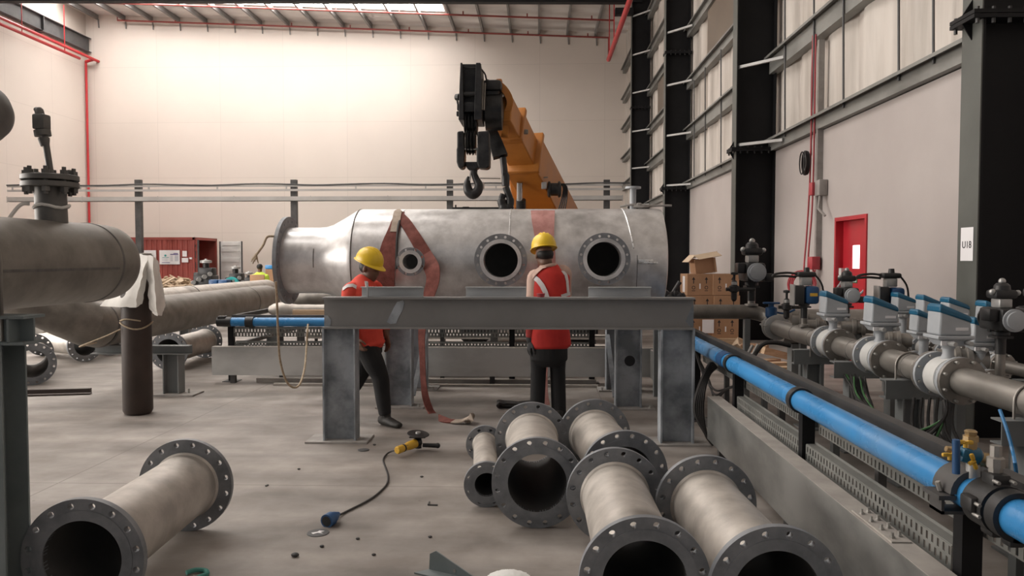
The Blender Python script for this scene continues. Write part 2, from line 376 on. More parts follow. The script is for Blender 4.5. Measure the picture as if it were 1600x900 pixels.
M['far_wall'] = panel_mat('cream_wall_panels', (0.64, 0.575, 0.52), 3.3, 2.85, (0.53, 0.475, 0.43))
M['lower_wall'] = mat('pinkish_white_panel', (0.385, 0.345, 0.33), (0.425, 0.385, 0.368), 0.8, 0.6)
def insul_mat():
    m = mat('white_insulation_sheet', (0.42, 0.38, 0.34), (0.60, 0.555, 0.51), 1.2, 0.7, stretch=(1, 2.2, .25), detail=8, c3=(0.40, 0.35, 0.305))
    N = m.node_tree.nodes; L = m.node_tree.links; p = N['Principled BSDF']
    tc = N.new('ShaderNodeTexCoord'); w = N.new('ShaderNodeTexWave'); w.bands_direction = 'Y'; w.inputs['Scale'].default_value = 0.45; w.inputs['Distortion'].default_value = 1.2; w.inputs['Detail Scale'].default_value = .4
    L.new(tc.outputs['Object'], w.inputs['Vector']); b = N.new('ShaderNodeBump'); b.inputs['Strength'].default_value = 0.6; b.inputs['Distance'].default_value = 0.12
    L.new(w.outputs['Fac'], b.inputs['Height']); L.new(b.outputs[0], p.inputs['Normal']); return m
M['insul'] = insul_mat()
def ceil_mat():
    m = mat('roof_insulation', (0.60, 0.57, 0.55), (0.72, 0.69, 0.665), 0.7, 0.7, stretch=(.4, 1.5, 1))
    N = m.node_tree.nodes; L = m.node_tree.links; p = N['Principled BSDF']
    tc = N.new('ShaderNodeTexCoord'); w = N.new('ShaderNodeTexWave'); w.bands_direction = 'Y'; w.inputs['Scale'].default_value = 0.28; w.inputs['Distortion'].default_value = 2.5; w.inputs['Detail Scale'].default_value = .5
    L.new(tc.outputs['Object'], w.inputs['Vector']); b = N.new('ShaderNodeBump'); b.inputs['Strength'].default_value = 0.8; b.inputs['Distance'].default_value = 0.15
    L.new(w.outputs['Fac'], b.inputs['Height']); L.new(b.outputs[0], p.inputs['Normal']); return m
M['ceil'] = ceil_mat()
M['brown_sheet'] = mat('brown_sheet', (0.13, 0.10, 0.075), (0.165, 0.13, 0.10), 1.5, 0.6, stretch=(1, .6, 1))

b = B(); b.ext(XL-.2, XR+.3, -9, YF+.2, -0.3, 0.0); struct(b.build('floor', floor_mat(), smooth=0))
b = B(); b.ext(XL-.2, XR+.3, YF, YF+.2, 0, 14.6); struct(b.build('wall_back', M['far_wall'], smooth=0))
b = B(); b.ext(XL-.2, XL, 17.4, YF, 0, 14.6); b.ext(XL-.2, XL, -9, 17.4, 8.2, 14.6); b.ext(XL-.2, XL, -9, -3.4, 0, 8.2)
struct(b.build('wall_left', M['far_wall'], smooth=0))
# right wall: smooth panel below, insulated sheet above; the doorway is left open
DY0, DY1, DZ = 10.42, 11.52, 2.14
b = B(); b.ext(XR, XR+.2, -9, DY0, 0, 3.52); b.ext(XR, XR+.2, DY1, YF, 0, 3.52); b.ext(XR, XR+.2, DY0, DY1, DZ, 3.52)
wr = struct(b.build('wall_right', M['lower_wall'], smooth=0))
b = B(); n = 400; y0, y1 = -9.0, YF     # crinkled sheet between the girts
prof = [(y0+(y1-y0)*i/n) for i in range(n+1)]
rr = random.Random(3); xs = [XR+0.13+0.035*math.sin(y*5.2)+0.02*rr.uniform(-1, 1) for y in prof]
front = [[b.bm.verts.new((x, y, z)) for x, y in zip(xs, prof)] for z in (3.5, 13.4)]
for i in range(n): b.bm.faces.new((front[0][i], front[0][i+1], front[1][i+1], front[1][i]))
solid(b.bm, list(b.bm.faces), 0.04)
b.build('wall_cladding', M['insul'], wr, smooth=60)
# roof sheet with skylight strips let in
SKY = [(35.2, 37.0), (27.2, 29.0), (19.2, 21.0), (11.2, 13.0), (3.2, 5.0)]
SKX = (XL+.3, -4.45)
b = B(); sz = lambda x: roof_z(x)+0.26
def slab(x0, x1, ya, yb, t=0.08, lift=0.0):
    R = []
    for y in (ya, yb): R.append([(x0, y, sz(x0)+lift), (x1, y, sz(x1)+lift), (x1, y, sz(x1)+t+lift), (x0, y, sz(x0)+t+lift)])
    return R
edges = [-9.0]
for a, c in sorted(SKY): edges += [a, c]
edges.append(YF+.2)
for i in range(0, len(edges), 2): b.rings(slab(XL-.2, XR+.3, edges[i], edges[i+1]))
for a, c in SKY: b.rings(slab(SKX[1], XR+.3, a, c)); b.rings(slab(XL-.2, SKX[0], a, c))
struct(b.build('ceiling', M['ceil'], smooth=0))
for i, (a, c) in enumerate(SKY):
    b = B(); b.rings(slab(SKX[0], SKX[1], a, c, .03, .05)); o = struct(b.build('window_%d' % (i+1), emit('skylight_daylit', (1.0, 0.955, 0.91), SKYLIGHT[i]), smooth=0))
# purlins along the roof, each with a fly brace to the end wall
x = -22.75; k = 0
while x < 4.2:
    t = thing('roof_purlin', 'slim grey roof purlin running to the cream end wall', 'purlin', (x, YF, roof_z(x)), 'roof purlins under the white sheeting'); struct(t)
    b = B(); b.bar((x, 29.5, roof_z(x)+.12), (x, YF-.02, roof_z(x)+.12), .09, .24, (0, 0, 1)); b.build('rail', M['purlin'], t, 0)
    b = B(); b.bar((x+.05, YF-.06, roof_z(x)+.02), (x+.08, YF-.06, roof_z(x)-.42), .05, .05, (0, 1, 0)); b.build('fly_brace', M['purlin'], t, 0)
    x += 1.425
for Y in (36.3, 39.1):
    b = B(); xa, xb = -21.5, 3.55
    b.cyl((xa, Y, roof_z(xa)-.10), (xb, Y, roof_z(xb)-.10), .045, n=8)
    if Y > 39: b.sweep([(xb, Y, roof_z(xb)-.10), (xb, Y, roof_z(xb)-1.1)], .045)
    for q in range(9): b.cyl((xa+3*q, Y, roof_z(xa+3*q)-.1), (xa+3*q, Y, roof_z(xa+3*q)+.08), .03, n=6)
    tag(b.build('sprinkler_pipe', M['dark_red']), 'thin dark red sprinkler pipe '+('close along the top of the end wall' if Y > 39 else 'under the purlins beside the bright skylight'), 'pipe')
# main rafter over the fourth column
b = B(); R = []
for y in (30.55, 30.85):
    R.append([(XL, y, roof_z(XL)-2.0), (XC+.4, y, roof_z(XC)-1.15), (XC+.4, y, roof_z(XC)), (XL, y, roof_z(XL))])
b.rings(R)
t = tag(b.build('roof_rafter', M['black_steel'], smooth=0), 'black steel roof rafter across the top of the hall', 'rafter'); struct(t)

# black portal columns on the right
def column(i, y, label):
    t = thing('steel_column', label, 'column', (XC+.36, y, 0))
    b = B(); b.ibeam((XC+.36, y, 0), (XC+.36, y, 12.8), .72, .30, .02, .014, (1, 0, 0)); b.build('shaft', M['black_steel'], t, 0)
    b = B(); b.ext(XC-.012, XC-.001, y-.15, y+.15, 0, 12.7); f = b.build('inner_flange_plate', M['grey_flange'], t, 0); f['label'] = 'grey-green primed inner flange face'
    for z, w in ((3.56, .1), (7.45, .03)):
        b = B(); b.ext(XC-w, XC+.74, y-.19, y+.19, z-.035, z-.003); b.ext(XC-w, XC+.74, y-.19, y+.19, z+.003, z+.035)
        if w > .05:
            b.prism([(0, 0), (w, 0), (0, .16)], (XC, y-.006, z+.03), (-1, 0, 0), (0, 0, 1), (0, .012, 0)); b.prism([(0, 0), (w, 0), (0, -.16)], (XC, y-.006, z-.03), (-1, 0, 0), (0, 0, 1), (0, .012, 0))
        p = b.build('splice_plate', M['black_steel'], t, 0)
        for q in range(6):
            xx = XC-w+.04+q*.13
            for yy in (y-.165, y+.165): b = B(); b.cyl((xx, yy, z-.075), (xx, yy, z+.06), .017, n=6); b.build('bolt', M['black'], p, 0)
    return t
CL = ['farthest black steel column, at the corner of the cream end wall', 'black steel column standing behind the right end of the vessel', 'black steel column behind the cardboard boxes and grey valve actuator', 'nearest black steel column with the white U18 sheet on it']
for i, lab in zip((4, 3, 2, 1), CL): column(i, COLS[i], lab)

# girts between the columns, with thin sag rods and pale braces at the columns
GZ = [3.55, 4.98, 6.42, 7.92, 9.4, 10.9]
bay_words = {4: 'in the farthest bay', 3: 'between the two farthest columns', 2: 'between the second and third columns', 1: 'above the red door'}
for bi in (4, 3, 2, 1):
    ya = COLS[bi]+.02; yb = COLS[bi+1]-.02 if bi < 4 else YF
    for gi, z in enumerate(GZ):
        if bi == 1 and gi > 2: continue
        h = .30 if gi == 1 else .20
        b = B(); b.prism([(0, 0), (.16, 0), (.16, .06), (.15, .06), (.15, .01), (.008, .01), (.008, h-.01), (-.0, h-.01)], (XR-.10, ya, z-.02), (1, 0, 0), (0, 0, 1), (0, yb-ya, 0))
        b.ext(XR-.20, XR-.09, ya, yb, z+h-.03, z+h-.018); b.ext(XR-.20, XR-.192, ya, yb, z+h-.06, z+h-.02)
        t = tag(b.build('wall_girt', M['girt'], smooth=0), 'galvanised wall girt %s, %s' % (bay_words[bi], ['lowest, topping the smooth panel', 'second from the bottom', 'third from the bottom', 'fourth from the bottom', 'fifth from the bottom', 'highest'][gi]), 'girt'); struct(t)
    if bi < 4:
        for gi, z in enumerate(GZ):
            if (bi == 1 and gi > 2) : continue
            b = B(); b.bar((XC+.03, COLS[bi+1]-.06, z+.10), (XR-.12, COLS[bi+1]-.95, z+.06), .05, .05)
            t = tag(b.build('flange_brace', M['brace'], smooth=0), 'pale steel brace in front of a black column', 'brace', 'pale braces from the columns to the girts'); struct(t)
# sag rods
for (bi, ys, g0, g1) in ((1, (8.55, 9.35, 11.0, 12.15, 13.55), 0, 2), (2, (16.5, 18.2, 19.9, 21.3), 0, 2)):
    for y in ys:
        b = B(); b.cyl((XR-.12, y, GZ[g0]+.1), (XR-.12, y+.12, GZ[g1]), .016, n=6)
        t = tag(b.build('sag_rod', M['grey_steel']), 'thin steel sag rod between the girts of the white wall', 'rod', 'sag rods on the right wall'); struct(t)
for ya, yb, w in ((16.3, 20.2, 'nearer'), (24.6, 28.4, 'farther')):
    b = B(); b.ext(XR-.03, XR+.02, ya, yb, GZ[2]+.16, GZ[3]); t = tag(b.build('wall_sheet', M['brown_sheet'], smooth=0), 'brown board panel high in the white wall, the %s one' % w, 'panel'); struct(t)
    b = B()
for y in (7.4,):
    pass
# eaves beam and pipes along the left wall
t = thing('eaves_beam', 'grey steel I-beam along the top of the left wall', 'beam', (XL+.2, 30, 12.2)); struct(t)
b = B(); b.ibeam((XL+.17, 20, 12.52), (XL+.17, YF-.05, 12.52), .72, .3, .03, .02); b.build('web', M['grey_steel'], t, 0)
b = B(); b.ext(XL+.02, XL+.32, 35.6, 35.65, 12.17, 12.87); b.ext(XL+.0, XL+.4, 35.4, 35.8, 12.1, 12.16); b.build('stiffener', M['grey_steel'], t, 0)
b = B(); b.sweep(smoothstep([(XL+.62, 24, 11.73), (XL+.62, 38.7, 11.73), (XL+.62, 39.05, 11.72), (XL+.35, 39.2, 11.70), (XL+.14, 39.2, 11.64)], 6), .075)
b.sweep([(XL+.12, 39.25, 11.66), (XL+.12, 39.25, 0)], .06)
tag(b.build('fire_pipe', M['red_pipe']), 'red fire pipe that turns down the corner to the floor', 'pipe')
b = B(); b.cyl((XL+.42, 24, 11.55), (XL+.42, 38.2, 11.55), .07, n=10)
for y in (33.9, 37.0): b.bar((XL+.42, y, 11.5), (XL+.42, y, 13.8), .03, .03)
tag(b.build('fire_pipe', M['red_pipe']), 'shorter red fire pipe that ends against the left wall', 'pipe')
# big red pipe high on the right
b = B(); b.cyl((3.02, 18, 10.02), (3.02, 33.3, 10.02), .095, n=14); b.bar((3.02, 31, 10.0), (3.02, 31, 12.5), .04, .04); b.bar((3.02, 33, 10.0), (3.02, 33, 12.4), .04, .04)
tag(b.build('fire_pipe', M['red_pipe']), 'thick red pipe slanting down beside the farthest black column', 'pipe')
b = B(); b.ext(3.0, 3.7, 30.3, 30.6, 11.0, 11.25); t = tag(b.build('beam_stub', M['black_steel'], smooth=0), 'short black stub beam on the farthest column by the red pipe', 'bracket'); struct(t)

# door in the right wall
t = thing('door_1', None, None, (XR, (DY0+DY1)/2, 0)); struct(t)
b = B(); f = .055
b.ext(XR-.02, XR+.16, DY0, DY0+f, 0, DZ-f-.001); b.ext(XR-.02, XR+.16, DY1-f, DY1, 0, DZ-f-.001); b.ext(XR-.02, XR+.16, DY0, DY1, DZ-f, DZ); b.build('door_frame', M['door_red'], t, 0)
b = B(); wy0, wy1, wz0, wz1 = 10.88, 11.14, 1.40, 1.73      # leaf with its window opening
xa, xb = XR+.09, XR+.135
b.ext(xa, xb, DY0+f, wy0, .01, DZ-f); b.ext(xa, xb, wy1, DY1-f, .01, DZ-f); b.ext(xa, xb, wy0, wy1, .01, wz0); b.ext(xa, xb, wy0, wy1, wz1, DZ-f)
leaf = b.build('door_leaf', M['door_red'], t, 0)
b = B(); b.ext(xa+.012, xa+.02, wy0, wy1, wz0, wz1); b.build('window_pane', emit('daylit_pane', (1, .97, .98), 2.4), leaf, 0)
b = B(); b.sweep([(xa-.005, DY1-.07, 1.22), (xa-.09, DY1-.1, 1.11), (xa-.09, DY0+.2, 1.06), (xa-.005, DY0+.07, 1.2)], .018); b.build('push_bar', M['meter'], leaf)
b = B(); b.ext(xa-.004, xa, 10.94, 11.36, 1.195, 1.262); sg = b.build('exit_plate', M['green_sign'], leaf, 0)
def text(body, size, M4, mat_, name, parent=None, ext=0.0008, ax='CENTER'):
    c = bpy.data.curves.new(name, 'FONT'); c.body = body; c.size = size; c.align_x = ax; c.align_y = 'CENTER'; c.extrude = ext
    o = bpy.data.objects.new(name, c); COL.objects.link(o); o.matrix_world = M4
    me = bpy.data.meshes.new_from_object(o.evaluated_get(bpy.context.evaluated_depsgraph_get())); bpy.data.objects.remove(o); me.transform(M4); me.materials.append(mat_)
    q = bpy.data.objects.new(name, me); COL.objects.link(q)
    if parent is not None: adopt(q, parent)
    return q
# text frame on the right wall: reads along -Y, faces -X
RW = lambda x, y, z: Matrix(((0, 0, -1, x), (-1, 0, 0, y), (0, 1, 0, z), (0, 0, 0, 1)))
b = B(); b.ext(xa-.0055, xa-.0045, 10.965, 11.235, 1.21, 1.232); b.bar((xa-.005, 11.33, 1.205), (xa-.005, 11.29, 1.25), .001, .012, (1, 0, 0)); b.bar((xa-.005, 11.29, 1.25), (xa-.005, 11.245, 1.215), .001, .012, (1, 0, 0)); b.build('white_marking', M['meter'], sg, 0)
b = B(); b.ext(xa-.06, xa-.0, DY1-.15, DY1-.06, 1.26, 1.4); b.build('latch_box', M['meter_white'], leaf, 0)

# the U18 sheet on the nearest column
t = thing('paper_sheet', 'white paper sheet marked U18 on the nearest black column', 'sheet', (XC-.02, 6.7, 1.75))
z0, z1 = 1.525, 1.81; b = B(); b.ext(XC-.017, XC-.0135, 6.60, 6.79, z0, z1); b.build('sheet', M['paper'], t, 0)
text('U18', .085, RW(XC-.0185, 6.695, 1.66), M['ink'], 'lettering', t)

# conduit drop with sockets, coils and hoses left of the door
CY = 12.1
t = thing('conduit_drop', 'grey vertical conduit with red sockets left of the red door', 'conduit', (XR, CY, 1.4))
b = B(); b.ext(XR-.09, XR-.0, CY-.035, CY+.035, 1.55, 4.9); b.ext(XR-.05, XR, CY+.06, CY+.10, 1.55, 4.0); b.build('conduit', M['grey_cable'], t, 0)
b = B(); b.rbox((XR-.12, CY+.02, 2.62), (.1, .14, .2), .012); b.build('red_socket', M['hose_red'], t)
b = B(); b.rbox((XR-.07, CY-.16, 2.62), (.13, .2, .24), .012); b.sweep([(XR-.1, CY-.2, 2.5), (XR-.16, CY-.3, 2.3), (XR-.1, CY-.42, 2.18)], .02, 6); b.build('isolator_box', M['grey_cable'], t)
b = B(); b.rbox((XR-.1, CY+.02, 1.47), (.13, .2, .2), .012); b.sweep([(XR-.12, CY, 1.38), (XR-.12, CY-.04, 1.3), (XR-.12, CY-.1, 1.36)], .014, 6); b.build('plug_socket', M['hose_red'], t)
b = B(); rr = random.Random(5)
for q in range(5):
    c = Vector((XR-.17-.02*q, CY+.17+.02*rr.uniform(-1, 1), 3.04)); R = .12+.03*rr.random()
    b.sweep([c+Vector((0, R*.75*math.cos(w*PI/8), R*1.25*math.sin(w*PI/8))) for w in range(16)], .011, 6, closed=True)
b.sweep(smoothstep([(XR-.12, CY+.1, 5.2), (XR-.13, CY+.16, 4.3), (XR-.13, CY+.12, 3.15)], 6), .012, 6)
tag(b.build('cable_coil', M['cable']), 'dark cable coiled and hung on the conduit drop', 'cable')
b = B()
for q in range(7):
    c = Vector((XR-.24, CY+.06+.05*rr.uniform(-1, 1), 1.15+.03*rr.uniform(-1, 1))); R = .155+.06*rr.random()
    b.sweep([c+Vector((.85*R*math.cos(w*PI/10), -.45*R*math.cos(w*PI/10)+.02*q, R*math.sin(w*PI/10))) for w in range(20)], .013, 6, closed=True)
b.sweep(smoothstep([(XR-.13, CY+.12, 5.0), (XR-.14, CY+.12, 3.0), (XR-.15, CY+.2, 2.0), (XR-.18, CY+.2, 1.55), (XR-.24, CY+.06, 1.34)], 6), .014, 6)
b.sweep(smoothstep([(XR-.11, CY+.05, 5.0), (XR-.12, CY+.05, 2.6), (XR-.15, CY+.12, 1.6), (XR-.15, CY+.1, 1.1)], 6), .014, 6)
tag(b.build('air_hose', M['hose_red']), 'red hose hanging in loops on the white wall left of the red door', 'hose')

# cable rack on posts along the far wall
for i, px in enumerate((216.5, 459.5, 703, 948)):
    X = at(px, 290, 33.0).x; z = at(px, 281, 33).z
    b = B(); b.ext(X-.13, X+.13, 32.9, 33.1, 0, z); b.ext(X-.3, X+.3, 32.7, 33.3, 0, .02)
    tag(b.build('rack_post', M['rail'], smooth=0), 'dark rack post '+['in front of the red container', 'above the vessel\'s flanged left end', 'left of the crane hooks', 'above the right end of the vessel'][i], 'post')
t = thing('cable_rack', 'long pale cable ladder and tray fixed across dark posts', 'cable tray', (-10, 33, 4.2))
za, zb = at(800, 293, 32.8).z, at(800, 310, 32.8).z
def tray_run(y, xa, xb, z0, z1, nm, m):
    b = B(); b.ext(xa, xb, y, y+.02, z0, z1); b.ext(xa, xb, y, y+.22, z0, z0+.02)
    x = xa
    while x < xb: b.ext(x, x+.03, y-.01, y, z0-.04, z1+.03); x += 3.32
    b.build(nm, m, t, 0)
M['rack'] = mat('rack_grey', (0.34, 0.325, 0.31), (0.42, 0.405, 0.39), 1, 0.5)
tray_run(32.66, XL+.4, 3.6, zb-.10, zb+.10, 'tray', M['rack'])
b = B(); b.ext(XL+.4, 3.6, 32.7, 32.76, za+.06, za+.13); b.ext(XL+.4, 3.6, 32.7, 32.76, za-.13, za-.04)
for q in range(27): b.ext(XL+.6+q, XL+.66+q, 32.7, 32.75, za-.1, za+.1) if q % 3 == 0 else None
b.build('ladder', M['rack'], t, 0)
b = B(); b.sweep(smoothstep([(XL+.4+q*1.5, 32.68, za+.15+.03*math.sin(q*1.9)) for q in range(19)], 3), .035, 6); b.build('cable_run', M['grey_steel'], t)
# ------------------------------------------------------------------ the galvanised trestle in front
def h_column(name, x0, x1, y, z1, m, parent, depth=.16):
    b = B(); b.ibeam(((x0+x1)/2, y, .016), ((x0+x1)/2, y, z1), x1-x0, depth, .014, .012, (1, 0, 0)); return b.build(name, m, parent, 0)
FY = 6.42
t = thing('steel_trestle', 'long grey galvanised I-beam trestle standing in front of the two workers', 'trestle', (-.26, FY, 0))
b = B(); b.ibeam((-1.80, FY, 1.09), (1.295, FY, 1.09), .264, .16, .014, .012); bm_ = b.build('beam', M['galv_beam'], t, 0)
b = B(); c = Vector((-1.22, FY-.0075, 1.02))          # bare zinc patch on the web
b.prism([(-.05, -.01), (-.02, -.025), (.03, -.02), (.05, .03), (.085, .09), (.10, .15), (.09, .175), (.04, .16), (.01, .11), (-.01, .07)], c, (1, 0, 0), (0, 0, 1), (0, -.0012, 0)); p = b.build('paint_patch', M['galv_blue'], bm_, 0); p['label'] = 'pale zinc patch on the beam'
b = B(); b.prism([(.10, .03), (.125, .03), (.125, .22), (.11, .2), (.06, .08)], (1.17, FY-.0075, .945), (1, 0, 0), (0, 0, 1), (0, -.0012, 0)); b.build('paint_patch', M['galv_blue'], bm_, 0); b = B(); b.prism([(0, .02), (.05, .03), (.06, .08), (.03, .12), (0, .12)], (-1.80, FY-.0075, .945), (1, 0, 0), (0, 0, 1), (0, -.0012, 0)); b.build('paint_patch', M['galv_blue'], bm_, 0)
for (x0, x1, pa, pb) in ((-1.80, -1.525, -1.94, -1.42), (1.018, 1.295, .92, 1.42)):
    h_column('column', x0, x1, FY, .958, M['galv_blue'], t)
    b = B(); b.ext(pa, pb, FY-.13, FY+.17, 0, .016); b.build('base_plate', M['plate'], t, 0)
for px0, px1, lab in ((563, 660, 'short galvanised channel on the trestle beam, beside the walking worker'), (727, 822, 'short galvanised channel on the trestle beam, below the middle vessel nozzle'), (920, 1018, 'short galvanised channel on the trestle beam, below the right vessel nozzle')):
    x0, x1 = at(px0, 455, FY-.04).x, at(px1, 455, FY-.04).x
    b = B(); b.channel((x0, FY+.02, 1.265), (x1, FY+.02, 1.265), .086, .06, .006, side=-1)
    if px0 == 563: b.ext(x0+.055, x0+.068, FY-.06, FY-.041, 1.222, 1.345); b.ext(x0+.055, x0+.068, FY-.045, FY-.035, 1.222, 1.30)
    tag(b.build('channel_block', M['galv_chan'], smooth=0), lab, 'steel channel')

# two supports under the vessel
def vessel_support(x0, x1, label, gusset):
    xm = (x0+x1)/2
    t = thing('vessel_support', label, 'support', (xm, 8.45, 0))
    for y in (7.92, 9.0):
        h_column('column', x0, x1, y, .838, M['galv_blue'], t)
        b = B(); b.ext(x0-.09, x1+.13, y-.14, y+.16, 0, .018); p = b.build('base_plate', M['plate'], t, 0)
        for q in (x0-.05, x1+.08): b = B(); b.cyl((q, y-.11, .018), (q, y-.11, .05), .012, n=6); b.build('anchor_bolt', M['bolt'], p, 0)
    b = B(); b.ibeam((xm, 7.84, .902), (xm, 9.10, .902), .128, .16, .012, .01); b.build('cross_beam', M['galv_beam'], t, 0)
    b = B(); b.bar((x0+.01 if gusset else x1-.01, 8.0, .10), (x0+.01 if gusset else x1-.01, 8.92, .66), .05, .012); b.build('diagonal_brace', M['galv_blue'], t, 0)
vessel_support(-1.575, -1.30, 'grey H-column support under the left half of the vessel, by the hanging sling', False)
vessel_support(.80, 1.066, 'grey H-column support under the right half of the vessel, with a black burn mark', True)
b = B()
for q in range(3): b.lathe((.95, 7.92-.0075-.0006*q, .49), (0, -1, 0), [(0, .055-.014*q), (.0006, .05-.014*q)], 20)
tag(b.build('burn_mark', M['ink'], [o for o in bpy.data.objects if o.name.startswith('vessel_support')][-1]))

# ------------------------------------------------------------------ the vessel
VY, VZ, VR = 8.30, 1.522, .553
SR = .358
t = thing('pressure_vessel', 'large steel cylinder vessel with a tapered flanged left end and three open nozzles', 'vessel', (-.6, VY, VZ-VR))
prof = [(-2.70, SR), (-2.36, SR), (-2.28, SR+.006), (-2.2, SR+.03), (-2.08, SR+.095), (-1.98, SR+.155), (-1.92, VR-.006), (-1.88, VR), (1.27, VR), (1.30, VR-.008)]
inner = [(x, r-.012) for x, r in reversed(prof)]
b = B(); b.lathe((0, VY, VZ), (1, 0, 0), [(1.30, 0.0)]+[(1.33, .25), (1.325, VR-.1), (1.30, VR-.008)] , 64, caps=False)
cap = b
b = B(); b.lathe((0, VY, VZ), (1, 0, 0), prof+inner, 96, closed=True)
shell = b.build('shell', M['vessel'], t)
NOZ = [(-1.262, 1.512, .1425, .084, 8), (-.365, 1.527, .262, .178, 16), (.655, 1.538, .258, .178, 16)]
cut = B()
for x, z, R, r, n in NOZ: cut.cyl((x, 7.0, z), (x, VY, z), r-.004, n=40)
co = cut.build('cutter', None, smooth=0)
md = shell.modifiers.new('cut', 'BOOLEAN'); md.operation = 'DIFFERENCE'; md.object = co; md.solver = 'EXACT'
bake(shell); bpy.data.objects.remove(co)
me = shell.data; me.materials.append(M['inner'])  # inward faces take the painted-in shade colour
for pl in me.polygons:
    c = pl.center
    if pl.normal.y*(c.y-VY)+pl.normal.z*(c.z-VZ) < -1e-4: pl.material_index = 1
me = shell.data; me.polygons.foreach_set('use_smooth', [True]*len(me.polygons)); me.set_sharp_from_angle(angle=math.radians(35))
cap.build('end_cap', M['vessel'], t)
b = B(); b.flange((-2.715, VY, VZ), (1, 0, 0), .475, SR-.012, .04, 20, .016, .425); b.build('end_flange', M['spool_flange'], t)
for x, z, R, r, n in NOZ:
    yf = 7.60
    y1 = VY-math.sqrt(VR**2-r**2)+.02 if r > .1 else 7.80
    b = B(); b.tube((x, yf+.01, z), (x, y1, z), r, r-.008, 40); nz = b.build('nozzle', M['vessel'], t)
    b = B(); b.flange((x, yf, z), (0, -1, 0), R, r-.008, .03, n, .0135, (R+r)/2+.012); b.build('nozzle_flange', M['spool_flange'], nz)
    b = B(); b.lathe((x, yf-.015, z), (0, -1, 0), [(0, r-.008), (.006, r-.008), (.006, r+.03), (0, r+.03)], 48, closed=True); b.build('raised_face', M['vessel'], nz)
def seam(x, r, w, m, name='weld_seam', a0=0, a1=2*PI, n=72, tilt=0):
    b = B(); P = []
    for k in range(n+1):
        a = a0+(a1-a0)*k/n; P.append((x+tilt*math.sin(a), VY-math.cos(a)*(r+.001), VZ+math.sin(a)*(r+.001)))
    b.sweep(P, w, 6); return b.build(name, m, t)
seam(-1.905, VR-.002, .006, M['dark_weld']); seam(-2.34, SR+.003, .004, M['dark_weld'], a0=-.2, a1=.35)
seam(-1.45, VR, .005, M['weld'], a0=-1.0, a1=.75); seam(-.285, VR, .005, M['weld'], a0=.45, a1=1.55); seam(.985, VR, .008, M['weld'], a0=.22, a1=1.5, tilt=-.09); seam(1.0, VR, .003, M['dark_weld'], a0=-1.2, a1=.1)
b = B(); b.cyl((1.02, VY, VZ+VR-.02), (1.02, VY, VZ+VR+.22), .034, n=20); b.lathe((1.02, VY, VZ+VR+.215), (0, 0, 1), [(0, .085), (.022, .085)], 28); b.build('top_stub', M['meter'], t)
b = B(); yb = VY-VR-.01; b.rbox((1.08, yb-.0, 1.515), (.15, .03, .04), .008); b.rbox((1.12, yb-.02, 1.50), (.16, .02, .02), .006); b.build('nameplate_bracket', M['weld'], t)
# rope end on the flange and clamp on the top of the vessel
b = B(); P = smoothstep([(-2.735, 7.90, 1.775), (-2.80, 7.88, 1.765), (-2.84, 7.87, 1.68), (-2.91, 7.86, 1.58)], 6); b.sweep(P, .012, 8)
for q in range(9): b.sweep([(-2.91, 7.86, 1.59), (-2.92+.035*math.cos(q*.7+1)-.01, 7.86+.03*math.sin(q*.9), 1.53-.02*(q % 3))], [.010, .004], 5)
tag(b.build('frayed_rope', M['rope']), 'frayed jute rope end hanging from the vessel\'s left flange', 'rope')
b = B(); P = smoothstep([at(*q) for q in ((431, 440, 7.80), (433, 480, 7.85), (435, 530, 7.95), (438, 565, 8.1), (447, 595, 8.2), (459, 605.5, 8.3), (469, 599, 8.5), (476, 575, 8.8), (479, 540, 9.15), (481, 510, 9.3), (483, 496, 10.12))], 8)
b.sweep(P, .012, 7); tag(b.build('tag_rope', M['rope']), 'thin tan rope looping down from the vessel\'s left end to just above the floor', 'rope')
b = B(); c = Vector((1.10, VY-.02, VZ+VR+.022))
b.sweep([c+Vector((.075*math.cos(a*PI/6), .04*math.sin(a*PI/6), .006*math.sin(a*2))) for a in range(12)], .016, 6, closed=True)
b.sweep(smoothstep([c+Vector((-.22, 0, .0)), c+Vector((-.1, -.02, .02)), c+Vector((.1, 0, .012)), c+Vector((.26, 0, .012)), c+Vector((.33, -.0, .01))], 5), .013, 6); b.rbox(c+Vector((-.02, -.02, .02)), (.05, .05, .04), .01)
tag(b.build('lifting_shackle', M['plate']), 'muddy chain and shackle lying on top of the vessel beside its stub pipe', 'shackle')

# ------------------------------------------------------------------ slings
def on_vessel(px, py, off=.012):
    d = ray(px, py); R = VR+off
    oy, oz = CAM_POS.y-VY, CAM_POS.z-VZ
    A = d.y**2+d.z**2; Bq = 2*(oy*d.y+oz*d.z); C = oy*oy+oz*oz-R*R; D = Bq*Bq-4*A*C
    return CAM_POS+d*((-Bq-math.sqrt(D))/(2*A)) if D > 0 else CAM_POS+d*((VY-.05)/d.y)
def wrap(ptsw, m, name, parent=None, off=.014, t=.008):
    P = [on_vessel(x, y, off) for x, y, w in ptsw]; Ws = [w for *_, w in ptsw]
    Q = smoothstep(P, 5); WW = []
    for i in range(len(Ws)-1): WW += [Ws[i]+(Ws[i+1]-Ws[i])*j/5 for j in range(5)]
    WW.append(Ws[-1]); side = []
    for q in Q:
        n = Vector((0, q.y-VY, q.z-VZ)).normalized(); i = len(side); tg = (Q[min(i+1, len(Q)-1)]-Q[max(i-1, 0)]).normalized(); side.append(tg.cross(n))
    b = B(); b.ribbon(Q, side, WW, t); return b.build(name, m, parent, 50)
t = thing('lifting_sling', 'brown-red webbing sling looped over the vessel and trailing to the floor', 'sling', (-1.25, 7.62, 0))
wrap([(625, 331, .10), (615, 360, .12), (607, 385, .15), (603, 415, .19), (601, 445, .20), (600, 480, .20)], M['sling'], 'left_leg', t)
